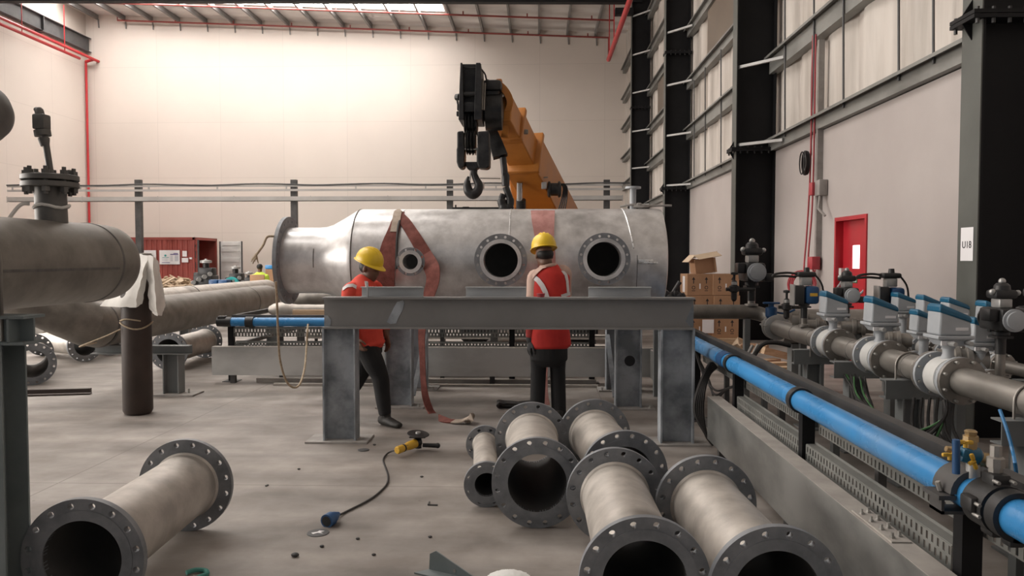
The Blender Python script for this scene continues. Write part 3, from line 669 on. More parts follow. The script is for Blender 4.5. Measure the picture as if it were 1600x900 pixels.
wrap([(622, 331, .06), (632, 345, .11), (645, 365, .12), (657, 385, .13), (667, 404, .15)], M['sling'], 'right_leg', t, .02)
P = [on_vessel(663, 398, .03)]+[at(675, 420, 7.58), at(676, 440, 7.56), at(669, 465, 7.57), at(664, 490, 7.58), at(659, 520, 7.58), at(660, 560, 7.57), at(662, 600, 7.58), at(667, 628, 7.6), at(677, 648, 7.56), on_floor(694, 656.5, .012), on_floor(712, 658.5, .012)]
Q = smoothstep(P, 5); n = len(Q)
wf = [.15, .16, .14, .12, .10, .075, .06, .06, .07, .09, .09, .08]; WW = []
for i in range(len(wf)-1): WW += [wf[i]+(wf[i+1]-wf[i])*j/5 for j in range(5)]
WW.append(wf[-1])
sd = [Vector((1, -.35, 0)) if i < n*.62 else Vector((1, -.35, 0)).lerp(Vector((.2, 1, .15)), min(1, (i-n*.62)/(n*.2))) for i in range(n)]
b = B(); b.ribbon(Q, sd, WW, .012); b.build('tail', M['sling'], t, 50)
wrap([(616, 362, .085), (619, 345, .08), (622, 331, .085), (627, 329, .085)], M['sling_tan'], 'sling_eye', t, .028)
P = [on_floor(708, 658, .02), on_floor(720, 658, .028), on_floor(731, 653, .06), on_floor(737, 652, .075), on_floor(737, 656, .03), on_floor(726, 659, .02)]
b = B(); b.ribbon(smoothstep(P, 4), Vector((.1, 1, .1)), .09, .01); e = b.build('floor_eye', M['sling_tan'], t, 50); e['label'] = 'tan worn eye of the sling'
b = B(); b.sweep(smoothstep([on_vessel(619, 420, .02), on_vessel(620, 380, .02), on_vessel(623, 350, .03), at(630, 333, 8.1), at(636, 329.5, 8.2)], 6), .014, 6); tag(b.build('safety_strap', M['cable']), 'thin dark strap over the vessel beside the left sling', 'strap')
t = thing('lifting_sling', 'faded pink webbing sling over the vessel behind the standing worker', 'sling', (.03, 7.6, .4))
wrap([(842, 329, .17), (844, 345, .17), (848, 370, .16), (852, 400, .16), (853, 440, .16), (853, 480, .16)], M['sling_pink'], 'near_band', t)
wrap([(858, 329, .12), (858, 345, .11), (858, 370, .10), (860, 400, .10), (860, 440, .10)], M['sling_pink'], 'fold', t, .026)
P = [Vector((.06, 7.74, 1.30)), Vector((.08, 7.72, .95)), Vector((.07, 7.7, .6)), Vector((.065, 7.7, .36)), Vector((.07, 7.72, .18)), Vector((.09, 7.74, .06))]
b = B(); b.ribbon(smoothstep(P, 5), Vector((1, -.2, 0)), .075, .01); b.build('tail', M['sling_pink'], t, 50)
# spare sling on the floor
b = B(); P = [on_floor(836, 628, .02), on_floor(815, 630, .02), on_floor(795, 634, .02), on_floor(781, 634, .03), on_floor(779, 629.5, .07), on_floor(790, 629, .06), on_floor(812, 630.5, .05)]
b.ribbon(smoothstep(P, 5), Vector((.1, 1, .2)), .07, .02); tag(b.build('spare_sling', M['cable']), 'dark folded strap on the floor left of the standing worker\'s legs', 'strap')

# ------------------------------------------------------------------ flanged pipe spools on the floor
def spool(name, label, n0, n1, R, r, nb, pcd, hr, group=None, th=.034, weld=True):
    """n0 / n1: (px of the flange centre, depth) near and far; rests on the floor"""
    def P(px, Y):
        d = ray(px, 403); q = CAM_POS+d*(Y/d.y); return Vector((q.x, Y, R))
    a, c = P(*n0), P(*n1); ax = (c-a).normalized()
    t = thing(name, label, 'pipe spool', ((a.x+c.x)/2, (a.y+c.y)/2, 0), group)
    b = B(); b.tube(a+ax*.004, c-ax*.004, r, r-.006, 64); b.build('pipe', M['spool'], t)
    b = B(); b.tube(a+ax*.006, c-ax*.006, r-.0062, r-.009, 64); q = b.build('bore', M['inner'], t); q['label'] = 'inner bore of the pipe, its shade painted in'
    for k, (p, s) in enumerate(((a, 1), (c, -1))):
        b = B(); b.flange(p+ax*s*th/2, ax, R, r-.009, th, nb, hr, pcd, seg=5); f = b.build('flange', M['spool_flange'], t)
        b = B(); b.lathe(p-ax*s*.0005, -ax*s, [(0, r-.009), (.003, r-.009), (.003, r+.035), (0, r+.035)], 64, closed=True); b.build('raised_face', M['spool_flange'], f)
        b = B(); b.lathe(p+ax*s*th, ax*s, [(-.002, r-.002), (-.002, r+.012), (.004, r+.009), (.012, r-.002)], 64, closed=True); b.build('weld_bead', M['spool'], f)
    return t
BIG = dict(R=.262, r=.178, nb=16, pcd=.233, hr=.0145)
SML = dict(R=.1425, r=.084, nb=8, pcd=.116, hr=.0125)
spool('pipe_spool', 'flanged pipe spool lying alone at the lower left', (118, 3.17), (287, 4.27), **BIG)
spool('pipe_spool', 'small narrow flanged pipe spool at the left of the spool cluster', (760, 4.71), (757, 5.77), **SML)
spool('pipe_spool', 'flanged pipe spool beside the small one, its open bore facing front', (840, 4.35), (831, 5.45), **BIG)
spool('pipe_spool', 'flanged pipe spool farthest back, right of the standing worker\'s legs', (978, 4.54), (929, 5.58), **BIG)
spool('pipe_spool', 'flanged pipe spool at the bottom, second from the right', (1011, 3.02), (962, 4.155), **BIG)
spool('pipe_spool', 'flanged pipe spool at the bottom right beside the long steel channel', (1221, 2.93), (1105, 4.01), **BIG)
# far spools on the left
def spool_at(label, a, c, group=None, sty=BIG):
    a, c = Vector(a), Vector(c); q = lambda p: (840+1200*p.x/p.y, p.y)
    return spool('pipe_spool', label, q(a), q(c), group=group, **sty)
spool_at('far pipe spool whose right flange shows behind the brown gas cylinder', (-5.02, 10.4, .26), (-5.1, 11.75, .26))
spool_at('far pipe spool with an open bore, just right of the left support column', (-6.02, 9.1, .26), (-6.75, 10.2, .26))
spool_at('far pipe spool cut off behind the left support column', (-6.55, 8.95, .26), (-7.2, 10.1, .26))
spool_at('far pipe spool lying under the bent dark pipe', (-6.62, 11.2, .26), (-7.7, 11.9, .26))
spool_at('far pipe spool half hidden under the bent dark pipe, behind the others', (-6.65, 11.9, .26), (-7.6, 12.6, .26))
t = thing('flanged_elbow', 'pale steel pipe bend on the floor behind the far left spools', 'pipe', (-8.6, 12.9, 0))
b = B(); P = [Vector((-8.9, 13.2, .30)), Vector((-8.6, 13.2, .32)), Vector((-8.3, 13.2, .42)), Vector((-8.1, 13.2, .62)), Vector((-8.05, 13.2, .85))]
b.sweep(smoothstep(P, 4), .26, 32); b.build('bend', M['spool'], t)
b = B(); b.flange((-8.05, 13.2, .87), (0, 0, 1), .32, .2, .04, 16, .016, .285); b.build('flange', M['spool_flange'], t)
b = B(); b.bar(on_floor(20, 613, .03), on_floor(142, 610, .03), .05, .05); b.bar(on_floor(20, 618, .012), on_floor(142, 614.5, .012), .07, .012); tag(b.build('angle_bar', M['cylinder'], smooth=0), 'dark steel bar lying on the floor at the left', 'steel bar')

# ------------------------------------------------------------------ dark header pipe, its stand and nozzle on the left
LX, LZ, LR = -2.42, 1.525, .21
t = thing('header_pipe', 'thick dull steel header pipe with a rounded end at the left', 'pipe', (LX, 3.5, LZ-LR))
b = B(); b.lathe((LX, 1.5, LZ), (0, 1, 0), [(0, LR), (2.62, LR), (2.68, LR-.002), (2.72, LR-.006), (2.76, LR-.03), (2.79, LR-.07), (2.81, LR-.12), (2.82, .03), (2.82, 0)], 64); b.build('pipe', M['dull_pipe'], t)
for y in (2.02, 4.04):
    b = B(); b.lathe((LX, y, LZ), (0, 1, 0), [(-.012, LR-.002), (-.004, LR+.004), (.004, LR+.004), (.012, LR-.002)], 64, closed=True); b.build('weld_seam', M['dark_weld'], t)
b = B(); P = [(LX+math.cos(a)*(LR+.008), 3.08, LZ+math.sin(a)*(LR+.008)) for a in [PI*k/20 for k in range(21)]]
b.sweep([(LX+LR+.008, 3.08, 1.19)]+P+[(LX-LR-.008, 3.08, 1.19)], .007, 8); b.build('pipe_clip', M['dull_pipe'], t)
b = B(); b.bar((LX+LR-.004, 1.5, LZ-.03), (LX+LR-.004, 4.0, LZ-.03), .006, .012); b.build('long_seam', M['dark_weld'], t)
NY = 3.76
b = B(); b.cyl((LX, NY, LZ+LR-.05), (LX-.004, NY, LZ+LR+.165), .072, n=32); nk = b.build('nozzle', M['dark_pipe'], t)
for z in (.178, .212):
    b = B(); b.lathe((LX-.004, NY, LZ+LR+z-.014), (0, 0, 1), [(0, .125), (.003, .129), (.025, .129), (.028, .125)], 48); f = b.build('nozzle_flange', M['dark_pipe'], nk)
for q in range(8):
    b = B(); a = 2*PI*(q+.5)/8; x, y = LX-.004+.104*math.cos(a), NY+.104*math.sin(a)
    b.cyl((x, y, LZ+LR+.128), (x, y, LZ+LR+.262), .011, n=6); b.cyl((x, y, LZ+LR+.226), (x, y, LZ+LR+.246), .02, n=6); b.cyl((x, y, LZ+LR+.14), (x, y, LZ+LR+.164), .02, n=6); b.build('flange_bolt', M['dark_pipe'], nk, 20)
pz = LZ+LR+.22; tl = -.035
b = B(); b.cyl((LX, NY, pz), (LX+tl, NY, pz+.27), .016, .015, 12); b.lathe((LX+tl*.75, NY, pz+.15), (tl, 0, .27), [(0, .02), (.03, .026), (.04, .026)], 12); pr = b.build('probe_stem', M['dark_pipe'], nk)
b = B(); o = Vector((LX+tl, NY, pz+.2)); b.lathe(o, (tl, 0, .27), [(0, .03), (.0, .038), (.028, .038), (.03, .03)], 20); b.rbox(o+Vector((-.006, 0, .068)), (.062, .06, .075), .008); b.lathe(o+Vector((-.012, 0, .1)), (-.2, 0, 1), [(0, .022), (.03, .02), (.04, .012)], 14); b.sphere(o+Vector((-.03, 0, .13)), .013, 10, 8); b.build('probe_head', M['brass_dark'] if 'brass_dark' in M else M['dark_pipe'], pr)
b = B(); b.sweep(smoothstep([(LX-.07, NY-.06, LZ+LR+.08), (LX-.10, NY-.08, LZ+LR+.075), (LX-.13, NY-.1, LZ+LR+.03), (LX-.17, NY-.1, LZ+LR-.03)], 5), .01, 6); b.sweep([(LX+.078*math.cos(a), NY+.078*math.sin(a), LZ+LR+.07+.008*math.sin(3*a)) for a in [2*PI*k/16 for k in range(16)]], .008, 6, closed=True); tag(b.build('tie_rag', M['cloth']), 'pale rag tied around the nozzle of the left header pipe', 'rag')
b = B(); b.lathe((-2.95, 2.2, 2.31), (0, 1, 0), [(0, .17), (1.75, .17), (1.83, .16), (1.9, .12), (1.93, .05), (1.94, 0)], 48)
u = b.build('upper_pipe', M['dark_pipe'])
adopt(u, t)
b = B(); b.cyl((-2.95, 3.3, 1.275), (-2.95, 3.3, 2.18), .06, n=16); b.build('upper_pipe_prop', M['dark_pipe'], t)
t = thing('pipe_stand', 'grey-green steel stand carrying the left header pipe at the picture\'s edge', 'stand', (-2.9, 3.1, 0))
b = B(); x1 = at(54, 520, 3.1).x
b.ibeam((-3.6, 3.1, 1.255), (x1, 3.1, 1.255), .118, .14, .012, .01); b.ext(x1-.07, x1-.06, 3.03, 3.17, 1.205, 1.305); b.build('cap_beam', M['stand_dark'], t, 0)
b = B(); x2 = at(25, 700, 3.1).x; b.ext(x2-.2, x2, 3.02, 3.03, .02, 1.196); b.ext(x2-.2, x2, 3.17, 3.18, .02, 1.196); b.ext(x2-.106, x2-.094, 3.03, 3.17, .02, 1.196); b.build('column', M['stand_dark'], t, 0)
b = B(); b.ext(x2-.3, x2+.1, 2.92, 3.28, 0, .02); b.build('base_plate', M['plate'], t, 0)

# lower dark pipe with the mitred elbow, running away beside the rig
PX, PZ, PR = -4.83, .818, .25
t = thing('long_pipe', 'long grey steel pipe with a mitred bend, running away to the back on the left', 'pipe', (PX, 10.5, PZ-PR))
b = B(); b.lathe((PX, 8.25, PZ), (0, 1, 0), [(0, PR), (5.2, PR), (5.35, PR-.02), (5.47, PR-.08), (5.52, PR-.16), (5.53, 0)], 64); b.build('straight_run', M['dull_pipe'], t)
b = B(); b.sweep([(PX, 8.26, PZ), (PX-.02, 8.1, PZ+.03), (PX-.16, 7.95, PZ+.14), (PX-.5, 7.75, PZ+.36), (PX-.75, 7.6, PZ+.46)], [PR, PR, PR, PR*.98, PR*.96], 48); b.build('mitred_bend', M['dull_pipe'], t, 20)
for y in (8.25, 12.55):
    b = B(); b.lathe((PX, y, PZ), (0, 1, 0), [(-.02, PR-.002), (-.006, PR+.005), (.006, PR+.005), (.02, PR-.002)], 64, closed=True); b.build('weld_seam', M['dark_weld'], t)
b = B(); b.lathe((-7.0, 10.45, .74), (0, 1, 0), [(0, .25), (9.15, .25), (9.45, .2), (9.5, 0)], 40); p = thing('long_pipe', 'second long pale pipe lying behind the first one at the left', 'pipe', (-7, 14, .49)); b.build('pipe', M['spool'], p)
b = B(); b.lathe((-7.0, 15.2, .74), (0, 1, 0), [(-.03, .24), (-.02, .256), (.02, .256), (.03, .24)], 40, closed=True); b.build('weld_seam', M['dark_weld'], p)
def pedestal(label, x, y, ztop):
    t = thing('pipe_pedestal', label, 'stand', (x, y, 0))
    b = B(); b.ibeam((x, y, .018), (x, y, ztop-.1), .18, .16, .012, .01, (1, 0, 0)); b.build('column', M['stand'], t, 0)
    b = B(); b.channel((x-.9, y, ztop-.05), (x+.22, y, ztop-.05), .10, .1, .01, side=-1); b.build('cap_channel', M['stand'], t, 0)
    b = B(); b.ext(x-.17, x+.28, y-.15, y+.15, 0, .018); b.build('base_plate', M['plate'], t, 0)
    b = B(); b.cyl((x+.17, y, .018), (x+.17, y, .07), .012, n=6); b.build('anchor_bolt', M['bolt'], t, 0)
pedestal('grey pipe pedestal beside the brown gas cylinder', -4.13, 8.55, .565)
pedestal('grey pipe pedestal under the far end of the long pipe', -4.5, 12.9, .565)
pedestal('grey pipe pedestal under the middle of the second long pipe', -6.8, 14.6, .488)
b = B()

# gas cylinder under a white sack
gx = at(215, 600, 7.47).x
t = thing('gas_cylinder', 'tall dark brown gas cylinder standing under a white sack', 'gas cylinder', (gx, 7.47, 0))
b = B(); b.lathe((gx, 7.47, 0), (0, 0, 1), [(0, .10), (.01, .125), (.04, .139), (1.18, .139), (1.28, .128), (1.36, .09), (1.41, .045), (1.44, .04)], 40); b.build('body', M['cylinder'], t)
b = B(); b.lathe((gx, 7.47, 1.40), (0, 0, 1), [(0, .05), (.1, .052), (.15, .045), (.16, 0)], 20); b.build('valve_cap', M['cylinder'], t)
b = B(); zt = at(215, 510, 7.33).z
b.sweep([(gx+.146*math.cos(a), 7.47+.146*math.sin(a), zt+.03*math.sin(a*2+.6)) for a in [2*PI*k/24 for k in range(24)]], .008, 6, closed=True)
b.sweep(smoothstep([(gx-.11, 7.37, zt+.05), (gx-.02, 7.325, zt+.07), (gx+.1, 7.36, zt+.05)], 4), .008, 6)
b.sweep(smoothstep([(gx-.1, 7.36, zt-.03), (gx-.25, 7.36, zt-.1), (gx-.6, 7.5, zt-.22), (gx-.72, 8.0, zt-.235)], 4), .008, 6)
tag(b.build('tie_rope', M['rope']), 'pale rope tied around the brown gas cylinder', 'rope')
# draped sack: two folds parting at the front
def drape(pts, nm, y0, amp):
    b = B(); rr = random.Random(11); front = []; back = []
    for px, py, dy in pts: front.append(at(px, py, 7.47+dy))
    return front
b = B()
def fold(rows, th=.02):
    """rows of (px,py,Y) -> a grid sheet"""
    G = [[b.bm.verts.new(at(*q)) for q in r] for r in rows]; fs = []
    for i in range(len(G)-1):
        for j in range(len(G[0])-1): fs.append(b.bm.faces.new((G[i][j], G[i][j+1], G[i+1][j+1], G[i+1][j])))
    return fs
f1 = fold([[(214, 397, 7.46), (222, 397, 7.40), (232, 401, 7.36), (240, 402, 7.42)],
           [(202, 415, 7.50), (212, 416, 7.34), (224, 420, 7.28), (232, 408, 7.36)],
           [(190, 440, 7.55), (206, 440, 7.32), (220, 440, 7.26), (229, 425, 7.32)],
           [(172, 462, 7.60), (200, 462, 7.30), (214, 464, 7.25), (226, 452, 7.30)],
           [(158, 478, 7.62), (190, 480, 7.30), (212, 480, 7.26), (222, 474, 7.31)]])
f2 = fold([[(232, 399, 7.36), (238, 401, 7.34), (243, 404, 7.42), (246, 410, 7.55)],
           [(231, 420, 7.33), (238, 416, 7.29), (246, 418, 7.40), (248, 424, 7.56)],
           [(233, 440, 7.31), (241, 440, 7.27), (249, 442, 7.38), (253, 448, 7.56)],
           [(233, 462, 7.31), (244, 462, 7.25), (253, 464, 7.36), (258, 470, 7.56)],
           [(234, 480, 7.32), (245, 484, 7.26), (253, 483, 7.36), (257, 476, 7.56)],
           [(240, 488, 7.34), (246, 493, 7.30), (251, 492, 7.36), (254, 486, 7.5)]])
f3 = fold([[(214, 397, 7.46), (225, 395, 7.52), (236, 396, 7.56), (246, 410, 7.55)],
           [(198, 425, 7.60), (215, 425, 7.66), (235, 425, 7.66), (250, 440, 7.60)],
           [(165, 472, 7.64), (195, 478, 7.70), (230, 480, 7.70), (257, 476, 7.60)]])
bmesh.ops.subdivide_edges(b.bm, edges=b.bm.edges, cuts=2, use_grid_fill=True, smooth=1.0)
rr = random.Random(4)
for v in b.bm.verts: v.co += Vector((rr.uniform(-1, 1), rr.uniform(-1, 1), rr.uniform(-1, 1)))*.006
solid(b.bm, list(b.bm.faces), .008)
tag(b.build('white_sack', M['cloth'], smooth=50), 'white sack cloth draped over the top of the brown gas cylinder', 'cloth')
# ------------------------------------------------------------------ blue-pipe rig: a low frame turning an L behind the vessel and along the right
def perforated(b, p0, p1, h, nrm, t=.003, pitch=.040, hw=.0075, hh=.036, rows=2, thick=True):
    """strip from p0 to p1 (bottom edge), height h, with real slots"""
    p0, p1 = Vector(p0), Vector(p1); L = (p1-p0).length; a = (p1-p0)/L; z = Vector((0, 0, 1)); n = max(1, int(L/pitch)); w = L/n; rh = h/rows; nrm = Vector(nrm)
    bm = b.bm; V = {}
    def vert(x, y):
        k = (round(x, 5), round(y, 5))
        if k not in V: V[k] = bm.verts.new(p0+a*x+z*y)
        return V[k]
    fs = []
    for i in range(n):
        for r in range(rows):
            x0, x1, y0, y1 = i*w, (i+1)*w, r*rh, (r+1)*rh
            off = w*.0; cx = (x0+x1)/2+(w*.22 if r % 2 else -w*.22); cy = (y0+y1)/2; hx, hy = min(hw, w*.22), min(hh, rh*.72)/2
            o = [vert(x0, y0), vert(x1, y0), vert(x1, y1), vert(x0, y1)]
            q = [bm.verts.new(p0+a*X+z*Y) for X, Y in ((cx-hx, cy-hy), (cx+hx, cy-hy), (cx+hx, cy+hy), (cx-hx, cy+hy))]
            for k in range(4): fs.append(bm.faces.new((o[k], o[(k+1) % 4], q[(k+1) % 4], q[k])))
    solid(bm, fs, t)
def perf_channel(name, label, p0, p1, h, lip, side, m, parent=None):
    """perforated channel: slotted side with a plain top lip"""
    t = thing(name, label, 'perforated channel', ((p0[0]+p1[0])/2, (p0[1]+p1[1])/2, p0[2])) if parent is None else parent
    b = B(); perforated(b, p0, p1, h, side, rows=3 if h > .12 else 2); b.build('slotted_side', m, t, 0, fixn=True)
    b = B(); s = Vector(side); q0, q1 = Vector(p0)+Vector((0, 0, h+.002)), Vector(p1)+Vector((0, 0, h+.002)); b.bar(q0+s*lip/2, q1+s*lip/2, lip, .004); b.bar(q0+s*lip, q1+s*lip, .004, .03); b.build('top_lip', m, t, 0)
    return t
RX = 1.36
def floor_channel(label, x0, x1, y0, y1, along, m):
    """big raised galvanised channel with bolted lid plate"""
    t = thing('galvanised_channel', label, 'steel channel', ((x0+x1)/2, (y0+y1)/2, .11))
    b = B()
    if along == 'y':
        b.ext(x0, x0+.006, y0, y1, .11, .437); b.ext(x0, x1, y0, y1, .437, .443); b.ext(x0, x1, y0, y1, .105, .111); b.build('channel', m, t, 0)
    else:
        b.ext(x0, x1, y0, y0+.006, .11, .447); b.ext(x0, x1, y0, y1, .447, .453); b.ext(x0, x1, y0, y1, .105, .111); b.build('channel', m, t, 0)
    return t
M['chan_face'] = mat('galvanised_sheet', (0.15, 0.155, 0.148), (0.36, 0.36, 0.345), 1.3, 0.33, 0.5, stretch=(.6, .6, 1.2), lo=.4, hi=.6)
M['chan_back'] = mat('lit_galvanised_sheet', (0.34, 0.34, 0.33), (0.56, 0.56, 0.545), 1.1, 0.38, 0.3, stretch=(.6, .6, 1.2), lo=.38, hi=.62)  # lighter copy of the same sheet: brighter light at the back painted in
M['chan_top'] = mat('dusty_channel_top', (0.30, 0.275, 0.25), (0.40, 0.37, 0.335), 6, 0.8)
def channel_top(t, x0, x1, y0, y1, z):
    b = B(); b.ext(x0, x1, y0, y1, z, z+.003); o = b.build('dusty_top', M['chan_top'], t, 0); o['label'] = 'dusty top flange'; return o
t = floor_channel('long galvanised channel running along the right, its near part beside the flanged spools', RX, RX+.10, 1.9, 6.15, 'y', M['chan_face']); channel_top(t, RX, RX+.10, 1.9, 6.15, .443)
b = B(); b.ext(RX+.012, RX+.088, 2.98, 3.36, .446, .452); p = b.build('splice_plate', M['chan_top'], t, 0)
for i in range(4):
    for j in (0, 1):
        b = B(); q = Vector((RX+.032+.036*j, 3.02+.095*i+.02*j, .452)); b.cyl(q, q+Vector((0, 0, .008)), .011, n=6); b.cyl(q, q+Vector((0, 0, .022)), .006, n=8); b.build('bolt', M['bolt'], p, 30)
for y in (2.4, 4.3, 5.9):
    b = B(); b.ext(RX+.03, RX+.08, y-.03, y+.03, 0, .105); b.build('foot', M['rail'], t, 0)
t = floor_channel('short galvanised channel on the right behind the trestle leg', RX, RX+.10, 7.3, 9.28, 'y', M['chan_face']); channel_top(t, RX, RX+.10, 7.3, 9.28, .443)
for y in (7.6, 9.0):
    b = B(); b.ext(RX+.03, RX+.08, y-.03, y+.03, 0, .105); b.build('foot', M['rail'], t, 0)
xl = at(331, 570, 9.3).x
for k, (xa, xb, lab) in enumerate(((xl, -1.46, 'long galvanised channel behind the trestle, from its left end to the hanging sling'), (-1.455, 1.46, 'long galvanised channel behind the trestle, right of the hanging sling'))):
    t = floor_channel(lab, xa, xb, 9.3, 9.42, 'x', M['chan_back']); channel_top(t, xa, xb, 9.3, 9.42, .453)
    for x in ((xa+.24, xb-.5) if k == 0 else (xa+.9, xb-.6)):
        b = B(); b.ext(x-.03, x+.03, 9.34, 9.4, 0, .105); b.build('foot', M['rail'], t, 0)
# posts
def post(x, y, label, saddle=True, z1=.68):
    t = thing('rig_post', label, 'post', (x, y, 0))
    b = B(); b.ext(x-.035, x+.035, y-.03, y+.03, .006, z1); b.build('post', M['black_steel'], t, 0)
    b = B(); b.ext(x-.09, x+.09, y-.09, y+.09, 0, .008); b.build('foot_plate', M['rail'], t, 0)
    return t
BX, BZ, BR = 1.475, .752, .060
for y, lab in ((7.35, 'black rig post farthest along the right blue pipe, partly behind the trestle leg'), (5.82, 'black rig post under the blue pipe by the near end of the long channel'), (4.34, 'black rig post under the collar in the middle of the right blue pipe'), (2.72, 'near black rig post carrying the saddle clamp of the blue pipe')):
    t = post(1.515, y, lab)
    if y != 2.72:
        b = B(); b.tube((BX, y-.03, BZ), (BX, y+.03, BZ), BR+.012, BR+.001, 32); b.ext(BX+.02, BX+.09, y-.03, y+.03, BZ-.085, BZ-.07); b.ext(BX+.06, BX+.075, y-.03, y+.03, BZ-.1, BZ+.03); b.build('pipe_collar', M['black'], t, 30)
# blue pipes
t = thing('blue_air_pipe', 'bright blue air pipe running along the right, behind the long channel', 'pipe', (BX, 5, BZ-BR))
b = B(); b.cyl((BX, 2.50, BZ), (BX, 9.3, BZ), BR, n=40); b.build('pipe', M['blue'], t)
b = B(); b.cyl((BX, 5.95, BZ), (BX, 6.12, BZ), BR+.004, n=32); b.build('joint_sleeve', M['blue_act'], t)
t = thing('blue_air_pipe', 'short blue air pipe length below the lower right fitting', 'pipe', (BX, 2.0, BZ-BR))
b = B(); b.cyl((BX, 1.4, BZ), (BX, 2.44, BZ), BR, n=40); b.build('pipe', M['blue'], t)
b = B(); b.tube((BX, 2.375, BZ), (BX, 2.425, BZ), BR+.018, BR+.001, 32); b.rbox((BX, 2.40, BZ-.075), (.05, .05, .04), .01); b.rbox((BX+.07, 2.40, BZ+.03), (.05, .05, .05), .012); b.build('pipe_coupling', M['black'], t, 30)
# saddle clamp, tee and valves at the near post
t = thing('saddle_clamp', 'grey-black saddle clamp on the near black post, over the blue pipe', 'clamp', (BX, 2.66, BZ))
b = B(); R = []
for y in (2.61, 2.73): R.append([(BX+(BR+.022)*math.cos(a), y, BZ+(BR+.022)*math.sin(a)) for a in [PI*k/12 for k in range(13)]]+[(BX+(BR+.002)*math.cos(a), y, BZ+(BR+.002)*math.sin(a)) for a in [PI*(12-k)/12 for k in range(13)]])
b.rings(R); b.build('strap', M['rail'], t, 35)
b = B(); b.ext(BX-.12, BX-.063, 2.61, 2.72, BZ-.02, BZ-.005); b.ext(BX+.063, BX+.12, 2.61, 2.72, BZ-.02, BZ-.005); b.ext(BX-.10, BX+.10, 2.63, 2.71, BZ-.075, BZ-.064); b.ext(BX-.10, BX-.09, 2.63, 2.71, BZ-.075, BZ-.02); b.ext(BX+.09, BX+.10, 2.63, 2.71, BZ-.075, BZ-.02); b.build('base', M['rail'], t, 0)
b = B()
for s in (-1, 1): b.cyl((BX+s*.09, 2.66, BZ), (BX+s*.1, 2.66, BZ+.03), .009, n=6)
loose('bolt', b, M['bolt'], t)
t = thing('pipe_fitting', 'black clamp fitting joining the two blue pipe lengths at the lower right', 'fitting', (BX, 2.5, BZ))
b = B(); b.tube((BX, 2.44, BZ), (BX, 2.55, BZ), BR+.02, BR+.001, 32); b.rbox((BX-.08, 2.495, BZ+.01), (.035, .07, .05), .01); b.rbox((BX+.08, 2.495, BZ+.02), (.04, .07, .06), .01); b.rbox((BX, 2.495, BZ-.075), (.06, .07, .04), .01); b.rbox((BX+.0, 2.495, BZ+.085), (.06, .07, .05), .01); body = b.build('body', M['black'], t)
b = B()
for s in (-1, 1): b.cyl((BX+s*.025, 2.465, BZ+.09), (BX+s*.025, 2.435, BZ+.09), .006, n=6); b.cyl((BX-.083, 2.47, BZ+s*.018), (BX-.083, 2.435, BZ+s*.018), .006, n=6)
loose('bolt', b, M['bolt'], body)
b = B(); b.lathe((BX, 2.5, BZ+.105), (0, 0, 1), [(0, .022), (.02, .022), (.02, .027), (.05, .027), (.055, .018), (.09, .018)], 8); b.build('riser', M['process'], t)
def butterfly(c, rot):
    g = B()
    for s in (-1, 1): g.rbox((s*.017, 0, .004), (.024, .012, .014), .005)
    g.cyl((0, 0, -.014), (0, 0, .008), .007, n=8); bmesh.ops.transform(g.bm, matrix=Matrix.Translation(c) @ Euler(rot).to_matrix().to_4x4(), verts=g.bm.verts); return g
vx, vy = at(1495, 700, 2.62).x, 2.62
t = thing('sampling_valve_set', 'blue and brass valve set with yellow butterfly handles above the blue pipe', 'valve', (vx, vy, .85))
V = lambda px, py, d=0: at(px, py, vy+d)
b = B(); b.cyl(V(1494, 740, -.05), V(1494, 687, -.05), .012, n=12); b.build('blue_rod', M['blue_act'], t)
b = B(); b.rbox(V(1512, 712), (.06, .05, .045), .008, (0, .25, 0)); b.lathe(V(1504, 708, .0), V(1532, 713)-V(1504, 708), [(0, .026), (.05, .028), (.06, .02)], 16); b.build('blue_body', M['blue_lid'], t)
b = B(); b.lathe(V(1526, 716), V(1556, 722)-V(1526, 716), [(0, .020), (.018, .026), (.02, .022), (.035, .026), (.04, .018), (.055, .022), (.06, .012), (.07, .01)], 14); b.lathe(V(1494, 705), V(1478, 701)-V(1494, 705), [(0, .014), (.012, .016), (.02, .012), (.035, .01)], 12); loose('brass_fitting', b, M['brass'], t)
b = B(); b.lathe(V(1516, 706), (0, 0, 1), [(0, .018), (.02, .021), (.035, .021), (.037, .025), (.055, .025), (.057, .018), (.07, .021), (.075, .014)], 8); b.build('hex_coupling', M['brass'], t)
for c, r in ((V(1509, 693, -.03), (0, .1, .3)), (V(1484, 712, -.02), (0, 0, .2)), (V(1520, 722, -.05), (0, 1.2, .2))): butterfly(c, r).build('yellow_handle', M['yellow'], t)
b = B(); b.lathe(V(1520, 752), (0, 0, 1), [(0, .022), (.06, .022), (.062, .012), (.085, .012)], 12); b.build('lower_stem', M['alu'], t)

# slotted channels and black rails of the right arm
perf_channel('slotted_channel', 'low slotted channel right behind the long galvanised channel, nearer the camera', (1.50, 2.79, .38), (1.50, 4.30, .38), .13, .05, (1, 0, 0), M['tray'])
perf_channel('slotted_channel', 'low slotted channel right behind the long galvanised channel, its farther length', (1.50, 4.38, .38), (1.50, 5.78, .38), .13, .05, (1, 0, 0), M['tray'])
perf_channel('slotted_channel', 'upper slotted channel below the blue pipe, in its nearest bay', (1.57, 2.80, .57), (1.57, 4.30, .57), .10, .04, (1, 0, 0), M['tray'])
perf_channel('slotted_channel', 'upper slotted channel below the blue pipe, beyond the middle collar', (1.57, 4.38, .57), (1.57, 7.3, .57), .10, .04, (1, 0, 0), M['tray'])
perf_channel('slotted_channel', 'upper slotted channel under the blue pipe at the lower right corner', (1.57, 1.5, .57), (1.57, 2.72, .57), .10, .04, (1, 0, 0), M['tray'])
